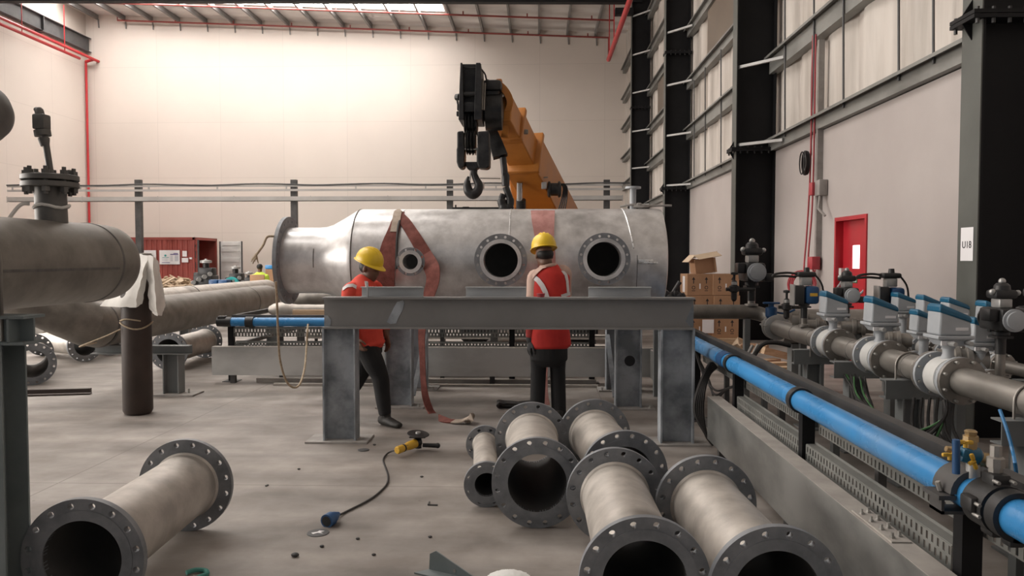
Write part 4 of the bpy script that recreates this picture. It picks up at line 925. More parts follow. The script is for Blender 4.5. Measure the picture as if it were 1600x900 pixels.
b = B(); b.ext(1.615, 1.675, 1.5, 9.4, .72, .80); t = tag(b.build('rig_rail', M['rail'], smooth=0), 'long black rail running beside the right blue pipe', 'rail')
for y in (2.2, 3.7, 5.2, 6.7, 8.2):
    b = B(); b.ext(1.625, 1.665, y-.02, y+.02, 0, .72); b.build('leg', M['rail'], t, 0)
b = B(); b.ext(1.53, 1.58, 4.5, 7.0, .02, .10); b.ext(1.70, 1.75, 3.0, 7.0, .0, .08); b.build('floor_rail', M['rail'], t, 0)
t = thing('cable_bundle', 'black cables lying on the floor below the right blue pipe', 'cables', (1.9, 3.2, 0))
for q in range(4):
    b = B(); b.sweep(smoothstep([(1.62+.04*q, 2.6, .02), (1.75+.05*q, 3.1, .02), (1.80+.05*q, 3.6, .02), (1.70+.04*q, 4.3, .02), (1.8, 5.2, .02)], 6), .014, 6); b.build('cable', M['cable'], t)
t = thing('cable_bundle', 'black cables curled in front of the far end of the long right channel', 'cables', (1.42, 6.3, 0))
for q in range(5):
    b = B(); b.sweep(smoothstep([(1.55, 6.7, .60), (1.44, 6.45, .58+.02*q), (1.36-.012*q, 6.28, .48), (1.34-.015*q, 6.25, .3), (1.37, 6.25, .12), (1.44, 6.3, .02)], 6), .016, 6); b.build('cable', M['cable'], t)
t = thing('cable_bundle', 'thin black cables sagging under the far stretch of the blue pipe', 'cables', (1.5, 6.9, .5))
for q in range(3):
    b = B(); b.sweep(smoothstep([(1.50, 7.32, .66), (1.5+.03*q, 7.0, .50-.03*q), (1.52, 6.6, .42-.04*q), (1.53, 6.2, .5), (1.55, 5.9, .58)], 6), .009, 6); b.build('cable', M['cable'], t)

# back arm of the rig behind the vessel
yb = 9.44
t = thing('blue_air_pipe', 'blue air pipe behind the trestle, running left to right at the back', 'pipe', (-1.5, yb, .69)); z = .752
b = B(); b.cyl((at(360, 505, yb).x, yb, z), (1.40, yb, z), .055, n=32); b.build('pipe', M['blue'], t)
xe = at(350, 505, yb).x
b = B(); b.lathe((xe-.09, yb, z), (1, 0, 0), [(0, .03), (.01, .058), (.1, .062), (.19, .062), (.19, .05)], 24); b.rbox((xe-.02, yb, z+.05), (.1, .09, .05), .012); b.build('end_cap', M['black'], t)
for px in (391, 560, 800, 915):
    x = at(px, 505, yb).x; b = B(); b.tube((x-.05, yb, z), (x+.05, yb, z), .068, .056, 24); b.ext(x-.03, x+.03, yb+.03, yb+.1, z-.08, z-.06); b.build('pipe_collar', M['black'], t)
for px, lab in ((361, 'black rig post at the left end of the back blue pipe'), (560, 'black rig post behind the walking worker'), (800, 'black rig post behind the standing worker\'s left hand'), (925, 'black rig post behind the right vessel support')):
    x = at(px, 540, 9.48).x; t = post(x, 9.50, lab, z1=.70)
xs = [at(p, 540, 9.48).x for p in (361, 560, 800, 925)]
W3 = ['left of the trestle', 'behind the left half of the trestle', 'between the standing worker and the right support']
for k in range(3):
    perf_channel('slotted_channel', 'slotted channel under the back blue pipe, '+W3[k], (xs[k]+.04, 9.47, .565), (xs[k+1]-.04, 9.47, .565), .105, .04, (0, 1, 0), M['tray'])
    perf_channel('slotted_channel', 'low slotted channel above the back galvanised channel, '+W3[k], (xs[k]+.04, 9.49, .43), (xs[k+1]-.04, 9.49, .43), .06, .05, (0, 1, 0), M['tray'])
b = B(); b.ext(xs[0]-.02, 1.60, 9.56, 9.60, .78, .83); b.ext(xs[0]-.02, xs[0]+.03, 9.56, 12.2, .78, .83); b.ext(xs[0]+.0, xs[0]+.05, 9.5, 12.2, .42, .47); b.ext(xs[0]-.02, 1.6, 12.2, 12.25, .78, .83)
t = tag(b.build('rig_rail', M['rail'], smooth=0), 'black rail frame behind the back blue pipe', 'rail')
for x in (xs[0], -1.5, .9): b = B(); b.ext(x-.02, x+.03, 12.18, 12.22, 0, .78); b.build('leg', M['rail'], t, 0)
for x in (xs[0]+.6, -1.2, 1.2):
    b = B(); b.ext(x-.02, x+.03, 9.56, 9.6, 0, .78); b.build('leg', M['rail'], t, 0)
for q, (y, lab) in enumerate(((9.9, 'nearer'), (11.2, 'farther'))):
    b = B(); b.ext(-3.4, 1.2, y, y+.25, .40, .412); b.ext(-3.4, 1.2, y, y+.01, .36, .412); t = tag(b.build('deck_plate', M['chan_top'], smooth=0), 'flat steel deck strip inside the back rig, the %s one' % lab, 'plate')
    for x in (-3.3, -1, 1.1): b = B(); b.ext(x-.02, x+.02, y+.1, y+.14, 0, .4); b.build('leg', M['rail'], t, 0)
for k, (y, h, w, lab) in enumerate(((8.98, .03, .06, 'nearest'), (9.25, .05, .1, 'middle'), (9.9, .08, .12, 'farthest'))):
    b = B(); b.ext(-3.5 if k else -3.2, .72, y-w/2+.2, y+w/2+.2, .001, h); tag(b.build('floor_strip', M['chan_top'], smooth=0), 'long dusty steel strip on the floor under the back rig, the %s one' % lab, 'steel bar')
# capped tan pipe on the back rig, and a timber
cx0 = at(419, 485, 10.6).x
t = thing('capped_pipe', 'tan steel pipe with a bulbous capped end above the back blue pipe', 'pipe', (cx0+1, 10.6, .75))
zc = at(430, 484, 10.6).z
b = B(); b.lathe((cx0, 10.6, zc), (1, 0, 0), [(0, 0), (.02, .05), (.08, .085), (.16, .102), (.27, .105), (.34, .085), (.42, .075), (4.4, .075)], 32); b.build('pipe', M['spool'], t)
for x in (-2.9, -.6): b = B(); b.ext(x-.05, x+.05, 10.55, 10.65, .0, zc-.06); b.build('leg', M['rail'], t, 0)
b = B(); b.lathe((at(438, 468, 11.4).x, 11.4, at(440, 470, 11.4).z), (1, 0, .06), [(0, 0), (.04, .06), (.15, .1), (.8, .1), (1.0, .07), (2.6, .07)], 28); t = tag(b.build('capped_pipe', M['dull_pipe']), 'second capped steel pipe behind the vessel\'s left flange', 'pipe')
for x in (-3.0, -1.8): b = B(); b.ext(x-.04, x+.04, 11.48, 11.54, 0, .93); b.ext(x-.04, x+.04, 11.36, 11.54, .90, .93); b.build('leg', M['rail'], t, 0)
x0, x1 = at(458, 490, 10.2).x, at(545, 490, 10.2).x; zz = at(470, 490, 10.2).z
b = B(); b.ext(x0, x1, 10.17, 10.24, zz-.05, zz+.05); t = tag(b.build('timber_block', M['wood'], smooth=0), 'pale timber block under the tan pipe left of the trestle', 'timber')
b = B(); b.ext(x0+.1, x0+.15, 10.18, 10.22, 0, zz-.05); b.ext(x1-.15, x1-.1, 10.18, 10.22, 0, zz-.05); b.build('leg', M['rail'], t, 0)

# ------------------------------------------------------------------ process lines with flow meters on the far right
P1X, P1Z, P1R = 2.55, .81, .084
def flow_meter(name, label, x, y, z, r, fr, hgt, s=1.0, group=None, detail=True):
    t = thing(name, label, 'flow meter', (x, y, z), group)
    L = .30*s; fl = .028
    b = B(); b.lathe((x, y-L/2+fl, z), (0, 1, 0), [(0, r+.012), (.045, r+.012), (.05, r+.034), (L-2*fl-.05, r+.034), (L-2*fl-.045, r+.012), (L-2*fl, r+.012)], 48); b.build('body', M['meter'], t)
    b = B(); b.lathe((x, y-L*.22, z), (0, 1, 0), [(0, r+.0345), (.002, r+.038), (L*.44-.002, r+.038), (L*.44, r+.0345)], 48, closed=False, caps=False); w = b.build('name_band', M['meter_white'], t); w['label'] = 'white band round the meter body'
    for k in (-1, 1):
        b = B(); b.flange((x, y+k*(L/2-fl/2), z), (0, 1, 0), fr, r-.006, fl-.002, 8, .011, (fr+r)/2+.012, 3); f = b.build('meter_flange', M['meter'], t)
        b = B(); b.flange((x, y+k*(L/2+fl/2+.002), z), (0, 1, 0), fr, r-.006, fl-.002, 8, .011, (fr+r)/2+.012, 3); b.build('pipe_flange', M['process'], f)
        b = B()
        for q in range(8):
            a = 2*PI*(q+.5)/8; pc = (fr+r)/2+.012; X, Z = x+pc*math.cos(a), z+pc*math.sin(a); y0, y1 = y+k*(L/2-fl-.018), y+k*(L/2+fl+.028)
            b.cyl((X, y0, Z), (X, y1, Z), .009, n=6)
        loose('bolt', b, M['bolt'], f)
    b = B(); b.lathe((x, y, z+r+.03), (0, 0, 1), [(0, .045), (.03, .032), (hgt-.01, .034), (hgt+.01, .05)], 20); b.build('neck', M['meter'], t)
    transmitter(t, x, y, z+r+.04+hgt, s)
    return t
def transmitter(t, x, y, zb, s):
    """grey housing with a flared tray base and a blue lid sloping away to the right"""
    def ring(z, w, d, sl=0): return [(x-w/2, y-d/2, z+sl), (x+w/2, y-d/2, z-sl), (x+w/2, y+d/2, z-sl), (x-w/2, y+d/2, z+sl)]
    b = B(); b.rings([ring(zb, .13*s, .12*s), ring(zb+.035*s, .18*s, .15*s), ring(zb+.045*s, .222*s, .19*s), ring(zb+.065*s, .222*s, .19*s)]); base = b.build('terminal_box', M['meter'], t, 20, bevel=.004)
    b = B(); b.cyl((x-.04*s, y-.06*s, zb+.02*s), (x-.04*s, y-.16*s, zb+.02*s), .014*s, n=10); b.cyl((x+.07*s, y-.06*s, zb+.022*s), (x+.07*s, y-.13*s, zb+.022*s), .014*s, n=10); loose('cable_gland', b, M['alu'], base)
    b = B(); b.ext(x-.085*s, x-.01*s, y-.086*s, y-.074*s, zb+.006*s, zb+.034*s); b.build('rating_plate', M['paper'], base, 0)
    b = B(); b.rings([ring(zb+.066*s, .195*s, .165*s), ring(zb+.14*s, .19*s, .16*s, .012*s), ring(zb+.183*s, .186*s, .156*s, .033*s)]); b.build('housing', M['meter'], t, 20, bevel=.012)
    b = B(); b.rings([ring(zb+.178*s, .196*s, .166*s, .032*s), ring(zb+.212*s, .192*s, .162*s, .036*s), ring(zb+.226*s, .165*s, .135*s, .036*s)]); b.build('blue_lid', M['blue_lid'], t, 20, bevel=.008)
    b = B(); b.ext(x-.0*s, x+.075*s, y-.084*s, y-.079*s, zb+.098*s, zb+.116*s); b.build('name_strip', M['paper'], base, 0)
L1 = thing('process_pipe', 'thick grey process pipe with three flanged flow meters, running along the right', 'pipe', (P1X, 5.5, P1Z))
METER1 = [4.84, 5.79, 6.70]
segs = [(2.2, METER1[0]-.182), (METER1[0]+.182, METER1[1]-.182), (METER1[1]+.182, METER1[2]-.182), (METER1[2]+.182, 8.30)]
for y0, y1 in segs:
    b = B(); b.cyl((P1X, y0, P1Z), (P1X, y1, P1Z), P1R, n=40); b.build('pipe', M['process'], L1)
for y in (3.2, 5.05+.24, 6.22, 7.12, 7.6):
    b = B(); b.lathe((P1X, y, P1Z), (0, 1, 0), [(-.006, P1R-.001), (-.002, P1R+.003), (.002, P1R+.003), (.006, P1R-.001)], 40, closed=True); b.build('weld_seam', M['dark_weld'], L1)
for y in (4.02, 6.98, 5.33):
    b = B(); P = [(P1X+math.cos(a)*(P1R+.008), y, P1Z+math.sin(a)*(P1R+.008)) for a in [PI*k/16 for k in range(17)]]
    b.sweep([(P1X+P1R+.008, y, P1Z-.15)]+P+[(P1X-P1R-.008, y, P1Z-.15)], .007, 7); b.build('u_bolt', M['process'], L1)
for y, w in zip(METER1, ('nearest', 'middle', 'farthest')): flow_meter('flow_meter', 'large flanged flow meter with blue-lidded head, %s of the three on the thick process pipe' % w, P1X, y, P1Z, P1R, .1425, .075)
# second and third lines with smaller meters
def small_line(x, z, r, ys, lab, y0, y1):
    t = thing('process_pipe', lab, 'pipe', (x, (y0+y1)/2, z)); cuts = [y0]
    for y in ys: cuts += [y-.162, y+.162]
    cuts.append(y1)
    for i in range(0, len(cuts), 2):
        b = B(); b.cyl((x, cuts[i], z), (x, cuts[i+1], z), r, n=28); b.build('pipe', M['process'], t)
    return t
l2 = [5.20, 5.95, 6.75]; small_line(2.95, .72, .055, l2, 'thinner process pipe just right of the thick one', 2.8, 8.2)
for y, w in zip(l2, ('nearest', 'middle', 'farthest')): flow_meter('flow_meter', 'smaller flow meter with blue lid on the second process pipe, %s of that row' % w, 2.95, y, .72, .055, .105, .12, .87)
l3 = [5.72, 6.22, 6.62, 7.08]; small_line(3.32, .78, .045, l3, 'thin process pipe next to the black column', 3.0, 8.2)
for y, w in zip(l3, ('nearest', 'second nearest', 'third nearest', 'farthest')): flow_meter('flow_meter', 'small flow meter with blue lid on the rearmost process pipe, %s of that row' % w, 3.32, y, .78, .045, .09, .15, .87)
# header across the back and its elbow
t = thing('cross_header', 'big dark header pipe lying across the far end of the process pipes', 'pipe', (3.3, 8.9, .5))
b = B(); b.cyl((2.82, 9.0, .757), (4.36, 9.0, .757), .20, n=40); b.build('header', M['process'], t)
for x in (3.0, 4.1): b = B(); b.ext(x-.07, x+.07, 8.92, 9.08, 0, .56); b.build('leg', M['stand'], t, 0)
b = B(); b.cyl((2.95, 8.2, .72), (2.95, 8.85, .74), .055, n=20); b.cyl((3.32, 8.2, .78), (3.32, 8.85, .77), .045, n=20); b.build('branch', M['process'], t)
t = thing('cross_pipe', 'dull horizontal pipe emerging from behind the right end of the trestle beam', 'pipe', (2.0, 8.5, .75))
b = B(); P = smoothstep([(1.12, 8.62, .95), (2.15, 8.62, .95), (2.38, 8.62, .945), (2.51, 8.56, .91), (2.55, 8.42, .85), (2.55, 8.30, .815)], 5); b.sweep(P, [.080]*len(P), 32); b.build('pipe', M['dull_pipe'], t)
b = B(); b.lathe((P1X, 8.22, P1Z), (0, 1, 0), [(0, .10), (.01, .135), (.04, .135), (.05, .115), (.09, .115), (.1, .135), (.13, .135), (.14, .1)], 32); b.build('grooved_coupling', M['alu'], t)
b = B()
for s in (-1, 1): b.cyl((P1X+s*.13, 8.17, P1Z+.02), (P1X+s*.13, 8.40, P1Z+.02), .012, n=6); b.rbox((P1X+s*.12, 8.29, P1Z+.03), (.06, .06, .08), .012)
loose('coupling_bolt', b, M['bolt'], t)
for xq in (1.3, 2.3): b = B(); b.ext(xq, xq+.06, 8.58, 8.66, 0, .875); b.build('leg', M['stand'], t, 0)

# valve actuators
def actuator(label, c, s, cm, style, drop=.08):
    """quarter-turn actuator: body, end caps, switch box and air fittings"""
    c = Vector(c); t = thing('valve_actuator', label, 'valve', c)
    b = B(); b.lathe(c, (0, 0, 1), [(0, .03*s), (.12*s, .03*s), (.12*s, .05*s), (.14*s, .05*s)], 14); b.ext(c.x-.05*s, c.x+.05*s, c.y-.05*s, c.y+.05*s, c.z+.1*s, c.z+.115*s); b.build('bracket', M['black'], t, 30)
    b = B(); b.lathe(c+Vector((0, 0, -drop)), (0, 0, 1), [(0, .05*s), (.02, .05*s), (.025, .028*s), (drop+.005, .028*s)], 16); b.build('valve_neck', M['process'], t)
    z = c.z+.22*s
    if style == 'piston':
        b = B(); b.rbox((c.x, c.y, z), (.14*s, .26*s, .14*s), .02*s); b.build('body', cm, t)
        for k in (-1, 1):
            b = B(); b.lathe((c.x, c.y+k*.13*s, z), (0, k, 0), [(0, .07*s), (.012*s, .07*s), (.014*s, .055*s), (.03*s, .055*s), (.034*s, .03*s), (.036*s, 0)], 24); b.build('end_cap', M['meter'] if k < 0 else cm, t)
        b = B(); b.rbox((c.x-.10*s, c.y-.05*s, z+.03*s), (.06*s, .1*s, .08*s), .01*s); loose('solenoid', b, M['black'], t); b = B(); b.rbox((c.x+.1*s, c.y-.08*s, z-.04*s), (.06*s, .08*s, .06*s), .01*s); b.build('solenoid', M['black'], t)
        b = B(); b.rbox((c.x, c.y, z+.10*s), (.08*s, .1*s, .06*s), .01*s); b.build('mount', M['alu'], t)
        b = B(); b.rbox((c.x, c.y, z+.155*s), (.14*s, .12*s, .055*s), .018*s); b.lathe((c.x, c.y, z+.18*s), (0, 0, 1), [(0, .05*s), (.03*s, .045*s), (.045*s, .03*s), (.05*s, 0)], 16); b.build('switch_box', M['black'], t)
        b = B(); b.sphere((c.x-.075*s, c.y-.03*s, z+.17*s), .02*s, 10, 6); b.sphere((c.x+.08*s, c.y-.03*s, z+.165*s), .018*s, 10, 6); b.sphere((c.x, c.y, z+.235*s), .022*s, 10, 6); loose('fitting', b, M['alu'], t)
    else:
        b = B(); b.rbox((c.x+.06*s, c.y, z), (.13*s, .14*s, .17*s), .03*s); b.build('blue_housing', M['blue_act'], t)
        b = B(); b.ext(c.x+.03*s, c.x+.10*s, c.y-.0725*s, c.y-.0705*s, z-.01*s, z+.02*s); b.build('name_strip', M['yellow'], t, 0)
        b = B(); b.rbox((c.x-.06*s, c.y, z), (.09*s, .13*s, .18*s), .012*s); b.build('black_housing', M['black'], t)
        b = B(); b.ext(c.x-.115*s, c.x-.105*s, c.y-.06*s, c.y+.06*s, z-.1*s, z+.1*s); b.rbox((c.x+.01*s, c.y, z+.13*s), (.1*s, .09*s, .08*s), .01*s); b.build('bracket_plate', M['alu'], t, 30)
        b = B(); b.rbox((c.x+.01*s, c.y, z+.195*s), (.17*s, .12*s, .05*s), .02*s); b.cyl((c.x+.02*s, c.y, z+.21*s), (c.x+.02*s, c.y, z+.26*s), .03*s, .024*s, 12); b.build('switch_box', M['black'], t)
        b = B(); b.sweep(smoothstep([(c.x-.07*s, c.y, z+.2*s), (c.x-.16*s, c.y, z+.21*s), (c.x-.27*s, c.y-.02, z+.20*s), (c.x-.30*s, c.y-.02, z+.175*s), (c.x-.2*s, c.y-.02, z+.18*s), (c.x-.08*s, c.y, z+.17*s)], 5), .012*s, 6); b.sweep(smoothstep([(c.x+.1*s, c.y, z+.19*s), (c.x+.17*s, c.y, z+.08*s), (c.x+.19*s, c.y, z-.15*s), (c.x+.22*s, c.y-.02, z-.28*s)], 5), .009*s, 6); b.build('cable_loop', M['cable'], t)
    return t
def regulator(label, c, s):
    c = Vector(c); t = thing('air_regulator', label, 'regulator', c)
    b = B(); b.lathe(c, (0, 0, 1), [(-.12*s, .012*s), (-.1*s, .028*s), (-.03*s, .03*s), (-.02*s, .05*s), (.03*s, .05*s), (.04*s, .03*s), (.08*s, .026*s), (.09*s, .012*s), (.14*s, .012*s), (.145*s, .035*s), (.165*s, .035*s), (.17*s, .02*s)], 16); b.cyl(c+Vector((-.08*s, 0, 0)), c+Vector((.2*s, 0, 0)), .018*s, n=8); b.build('body', M['black'], t)
    b = B(); b.cyl(c+Vector((0, -.01*s, .045*s)), c+Vector((0, -.01*s, .075*s)), .029*s, n=14); b.build('gauge_band', M['alu'], t); return t
actuator('grey pneumatic actuator with a round white end cap in front of the black column', at(1174, 470, 8.62), 1.46, M['black'], 'piston', .055)
regulator('black air regulator left of the grey pneumatic actuator', at(1147, 452, 8.4), 1.1)
actuator('blue and black valve actuator in front of the red hose loops', at(1256, 497, 7.356), 1.0, M['black'], 'dial', .08)
regulator('black air regulator left of the blue and black actuator', at(1229, 480, 7.7), 1.0)
actuator('black valve actuator with grey head in front of the red door', at(1322, 497, 7.344), 1.0, M['black'], 'piston', .19)
actuator('black-topped valve actuator behind the middle flow meters', at(1388, 500, 7.270), 1.0, M['black'], 'dial', .13)
actuator('black valve actuator at the right edge, in front of the nearest column', at(1563, 553, 4.896), 1.0, M['black'], 'piston', .16)
regulator('black regulator beside the right-edge actuator', at(1562, 515, 5.1), .9)
actuator('second black actuator farther right at the picture edge', at(1622, 556, 5.095), 1.1, M['black'], 'piston', .085)
t = thing('hand_valve', 'small blue hand valve at the left of the actuators', 'valve', at(1205, 490, 8.3))
b = B(); c = at(1205, 488, 8.3); b.lathe(c, (0, 0, 1), [(-.08, .03), (-.04, .06), (.05, .06), (.06, .03), (.09, .03)], 20); b.rbox(c+Vector((0, 0, .10)), (.17, .07, .02), .008); b.sweep(smoothstep([c+Vector((.05, 0, 0)), c+Vector((.15, 0, -.01)), c+Vector((.25, 0, .03))], 5), .012, 6); b.build('body', M['blue_act'], t)
# stub pipes and clamps low among the actuators
b = B(); c = at(1250, 505, 7.4)
for k, (px, py, Y, r, L) in enumerate(((1255, 500, 7.7, .085, .22), (1282, 508, 7.5, .07, .25), (1340, 510, 7.2, .08, .3), (1395, 530, 6.4, .075, .25), (1500, 560, 5.3, .085, .3))):
    c = at(px, py, Y); t = thing('pipe_clamp_joint', 'clamped pipe joint low among the valves, '+['below the blue and black actuator', 'right of the blue and black actuator', 'in front of the red door', 'behind the middle flow meters', 'behind the nearest flow meter'][k], 'pipe joint', c)
    b = B(); b.lathe(c-Vector((L/2, 0, 0)), (1, -.3, 0), [(0, r*.75), (L*.3, r*.75), (L*.32, r), (L*.42, r), (L*.44, r*.8), (L*.55, r*.8), (L*.57, r), (L*.67, r), (L*.69, r*.75), (L, r*.75)], 24); b.build('joint', M['process'], t)
    b = B(); b.ext(c.x-.03, c.x+.03, c.y-.03, c.y+.03, 0, c.z-r*.7); b.build('leg', M['stand'], t, 0)
# stands under the lines
def stand(x, y, z, label, w=.18):
    t = thing('line_stand', label, 'stand', (x, y, 0))
    b = B(); b.ibeam((x, y, 0.012), (x, y, z-.13), .13, .12, .01, .008, (1, 0, 0)); b.build('post', M['stand'], t, 0)
    b = B(); b.channel((x-w, y-.05, z-.065), (x+w, y-.05, z-.065), .13, .1, .008); b.build('cap_channel', M['stand'], t, 0)
    b = B(); b.ext(x-.12, x+.12, y-.12, y+.12, 0, .012); b.build('base_plate', M['stand'], t, 0)
stand(2.55, 4.02, P1Z-P1R-.008, 'grey stand with a U-bolt under the near end of the thick process pipe')
stand(2.55, 5.33, P1Z-P1R-.008, 'grey stand under the thick process pipe between the first two flow meters')
stand(2.55, 6.24, P1Z-P1R-.008, 'grey stand under the thick process pipe between the last two flow meters')
stand(2.50, 7.05, P1Z-P1R-.008, 'grey stand under the thick process pipe beyond the farthest flow meter')
for k, (x, y) in enumerate(((2.95, 5.6), (2.95, 6.4), (2.95, 4.7), (3.32, 5.25), (3.32, 6.85))):
    stand(x, y, .66 if x < 3 else .73, 'slim grey stand under the thinner process pipes, '+['below the second row', 'far part of the second row', 'near part of the second row', 'near part of the last row', 'far part of the last row'][k], .1)
b = B(); b.ext(2.2, 2.27, 3.2, 7.9, .30, .36)
t = tag(b.build('base_frame', M['stand'], smooth=0), 'low grey frame rail on the floor beside the process pipe stands', 'rail')
for y in (3.6, 5.8, 7.6): b = B(); b.ext(2.21, 2.26, y-.03, y+.03, 0, .30); b.build('leg', M['stand'], t, 0)
b = B(); b.ext(2.75, 2.82, 3.2, 7.9, .10, .16); tag(b.build('base_frame', M['stand'], smooth=0), 'second low frame rail behind the process pipe stands', 'rail'); [None]
o = bpy.data.objects['base_frame.001']
for y in (3.4, 5.6, 7.6): b = B(); b.ext(2.76, 2.81, y-.03, y+.03, 0, .10); b.build('leg', M['stand'], o, 0)
t = thing('signal_cables', 'green and black signal cables drooping below the flow meters', 'cables', (2.3, 5.1, .5))
rr = random.Random(9)
for q in range(10):
    y1 = 6.0+.3*rr.random(); b = B(); j = lambda s=.06: rr.uniform(-s, s)
    b.sweep(smoothstep([(2.50+j(), y1, .62), (2.42+j(), 5.75+j(), .50+j(.04)), (2.38+j(), 5.35+j(), .40+j(.05)), (2.36+j(), 5.0+j(), .37+j(.05)), (2.37+j(.03), 4.75+j(), .45+j(.04)), (2.42, 4.62, .60), (2.44+j(.01), 4.65, .70)], 6), .007 if q % 3 else .011, 6); b.build('cable', M['green_wire'] if q % 3 == 1 else M['cable'], t)
for q in range(6):
    b = B(); x = 2.40+.05*q; b.sweep(smoothstep([(x, 4.95, .66), (x-.02, 4.9, .45), (x+.05, 4.7, .28), (x+.12, 4.4, .1+.03*q), (x+.2, 4.2, .02)], 6), .010, 6); b.build('cable', M['cable'], t)
b = B(); P = smoothstep([at(1562, 640, 3.9), at(1572, 668, 3.85), at(1581, 700, 3.8), at(1588, 740, 3.75), on_floor(1590, 800, .02)], 6); b.sweep(P, .009, 6); tag(b.build('air_tube', M['blue']), 'thin blue air tube hanging from the near process pipe stand', 'tube')
t = thing('suction_hose', 'black hose bending down in front of the timber pieces', 'hose', at(1150, 570, 7.6))
b = B(); b.sweep(smoothstep([at(1235, 540, 7.5), at(1210, 535, 7.5), at(1192, 538, 7.5), at(1180, 553, 7.5), at(1168, 572, 7.45), on_floor(1160, 600, .03)], 6), .022, 8); b.build('hose', M['cable'], t)
b = B(); b.cyl(at(1176, 540, 8.2), at(1158, 570, 8.1), .018, n=8); b.cyl(at(1184, 538, 8.1), at(1164, 575, 8.0), .014, n=8); b.build('strut', M['alu'], t)
# near right clutter: grey column foot and plate work
t = thing('pipe_stand', 'grey steel stand at the lower right edge behind the yellow-handled valve set', 'stand', (2.3, 3.3, 0))
b = B(); b.ibeam((2.28, 3.35, .012), (2.28, 3.35, .52), .22, .2, .012, .01, (1, 0, 0)); b.build('post', M['stand'], t, 0)
b = B(); b.ext(2.16, 2.40, 3.24, 3.46, .52, .54); b.build('top_plate', M['stand'], t, 0)
b = B(); b.ext(2.1, 2.5, 3.2, 3.5, 0, .012); b.build('base_plate', M['stand'], t, 0)
# timber scraps on the floor beyond
for k, (px, py, Y, a) in enumerate(((1210, 565, 10.2, .3), (1225, 572, 9.9, .1), (1243, 578, 9.6, -.2), (1200, 560, 10.5, .6))):
    c = on_floor(px, py+8, .06); b = B(); b.box((c.x, c.y, .06), (.38, .14, .12), (0, 0, a)); tag(b.build('timber_block', M['wood'], smooth=0), 'sawn timber block on the floor under the process pipes, '+['second from the left', 'second from the right', 'rightmost', 'leftmost'][k], 'timber')
c = on_floor(1222, 562, .12); b = B(); b.box((c.x, c.y+.15, .18), (.5, .10, .1), (0, .25, .2)); t = tag(b.build('timber_block', M['wood'], smooth=0), 'timber piece lying across the other blocks under the process pipes', 'timber')
# ------------------------------------------------------------------ orange crane behind the vessel
t = thing('mobile_crane', 'orange mobile crane behind the vessel with its boom raised over it', 'crane', (.3, 15.5, 0))
def beam_box(name, p0, p1, w0, h0, w1, h1, m, par, bev=.02):
    a, u, v = basis(Vector(p1)-Vector(p0)); R = []
    for p, w, h in ((Vector(p0), w0, h0), (Vector(p1), w1, h1)): R.append([p-u*w/2-v*h/2, p+u*w/2-v*h/2, p+u*w/2+v*h/2, p-u*w/2+v*h/2])
    b = B(); b.rings(R); return b.build(name, m, par, 0, bevel=bev)
base = Vector((.50, 15.6, 2.15)); s1 = at(817, 240, 13.0); s2 = at(795, 195, 12.2); s3 = at(780, 170, 11.5)
boom = beam_box('boom_base_section', base, s1, .62, .80, .56, .66, M['orange'], t)
d = (s1-base).normalized()
beam_box('boom_middle_section', s1-d*.4, s2, .46, .50, .44, .48, M['orange'], t)
beam_box('boom_tip_section', s2-(s2-s1).normalized()*.4, s3, .38, .42, .38, .40, M['orange'], t)
# base flanks and collar plates
a, u, v = basis(s1-base)
for p, w, h in ((s1, .66, .74), (s2, .52, .56)):
    b = B(); M4 = Matrix((( u.x, v.x, a.x), (u.y, v.y, a.y), (u.z, v.z, a.z))); b.rbox(p, (w, h, .10), .02, M4); b.build('boom_collar', M['orange'], t)
b = B(); P0, P1, P2 = at(868, 322, 14.2), at(845, 250, 13.4), at(815, 322, 14.2)
b.prism([(0, 0), (.72, 0), (.72, .26), (.25, 1.15), (0, 1.15)], at(803, 326, 14.1), (1, 0, 0), (-.18, 0, 1), (0, .9, 0)); b.build('turret_flank', M['orange'], t, 0, bevel=.015)
b = B(); b.cyl(at(812, 328, 13.4), at(812, 285, 13.2), .05, n=20); hc = b.build('lift_ram_rod', M['chrome'], t)
b = B(); b.cyl(at(814, 332, 13.45), at(814, 312, 13.35), .085, n=20); b.build('lift_ram_barrel', M['crane_black'], t)
# outrigger rail, lamp bar, winch
b = B(); b.bar(at(707, 326.5, 14), at(800, 326.5, 14), .06, .06); b.cyl(at(712, 325, 14), at(712, 320, 14), .015, n=8); b.rbox(at(728, 325, 14), (.14, .06, .05), .02); b.build('side_rail', M['crane_black'], t)
b = B(); b.bar(at(750, 278.5, 13.1), at(782, 279, 13.1), .02, .02); b.bar(at(822, 279, 13.2), at(856, 277, 13.2), .02, .02); b.bar(at(846, 277, 13.2), at(846, 266, 13.2), .02, .02); b.bar(at(838, 267, 13.2), at(848, 266, 13.2), .02, .02); b.build('lamp_bar', M['dull_pipe'], t, 0)
b = B(); b.rbox(at(754, 290, 13.1), (.06, .05, .12), .01); b.build('work_lamp', M['alu'], t)
b = B(); b.rbox(at(850, 290, 13.2), (.09, .1, .12), .01); b.build('junction_box', M['alu'], t)
b = B(); c = at(866, 296, 13.3); b.lathe(c-Vector((.12, 0, 0)), (1, 0, 0), [(0, .10), (.02, .14), (.05, .14), (.06, .11), (.18, .11), (.19, .14), (.22, .14), (.24, .1)], 24); wn = b.build('winch_drum', M['crane_black'], t)
b = B()
for q in range(4): b.sweep(smoothstep([c+Vector((.1+.02*q, 0, .1)), c+Vector((.16+.02*q, 0, .02)), c+Vector((.12+.03*q, 0, -.2)), c+Vector((.04+.04*q, 0, -.45))], 5), .014, 6)
b.build('hydraulic_hose', M['crane_black'], wn)
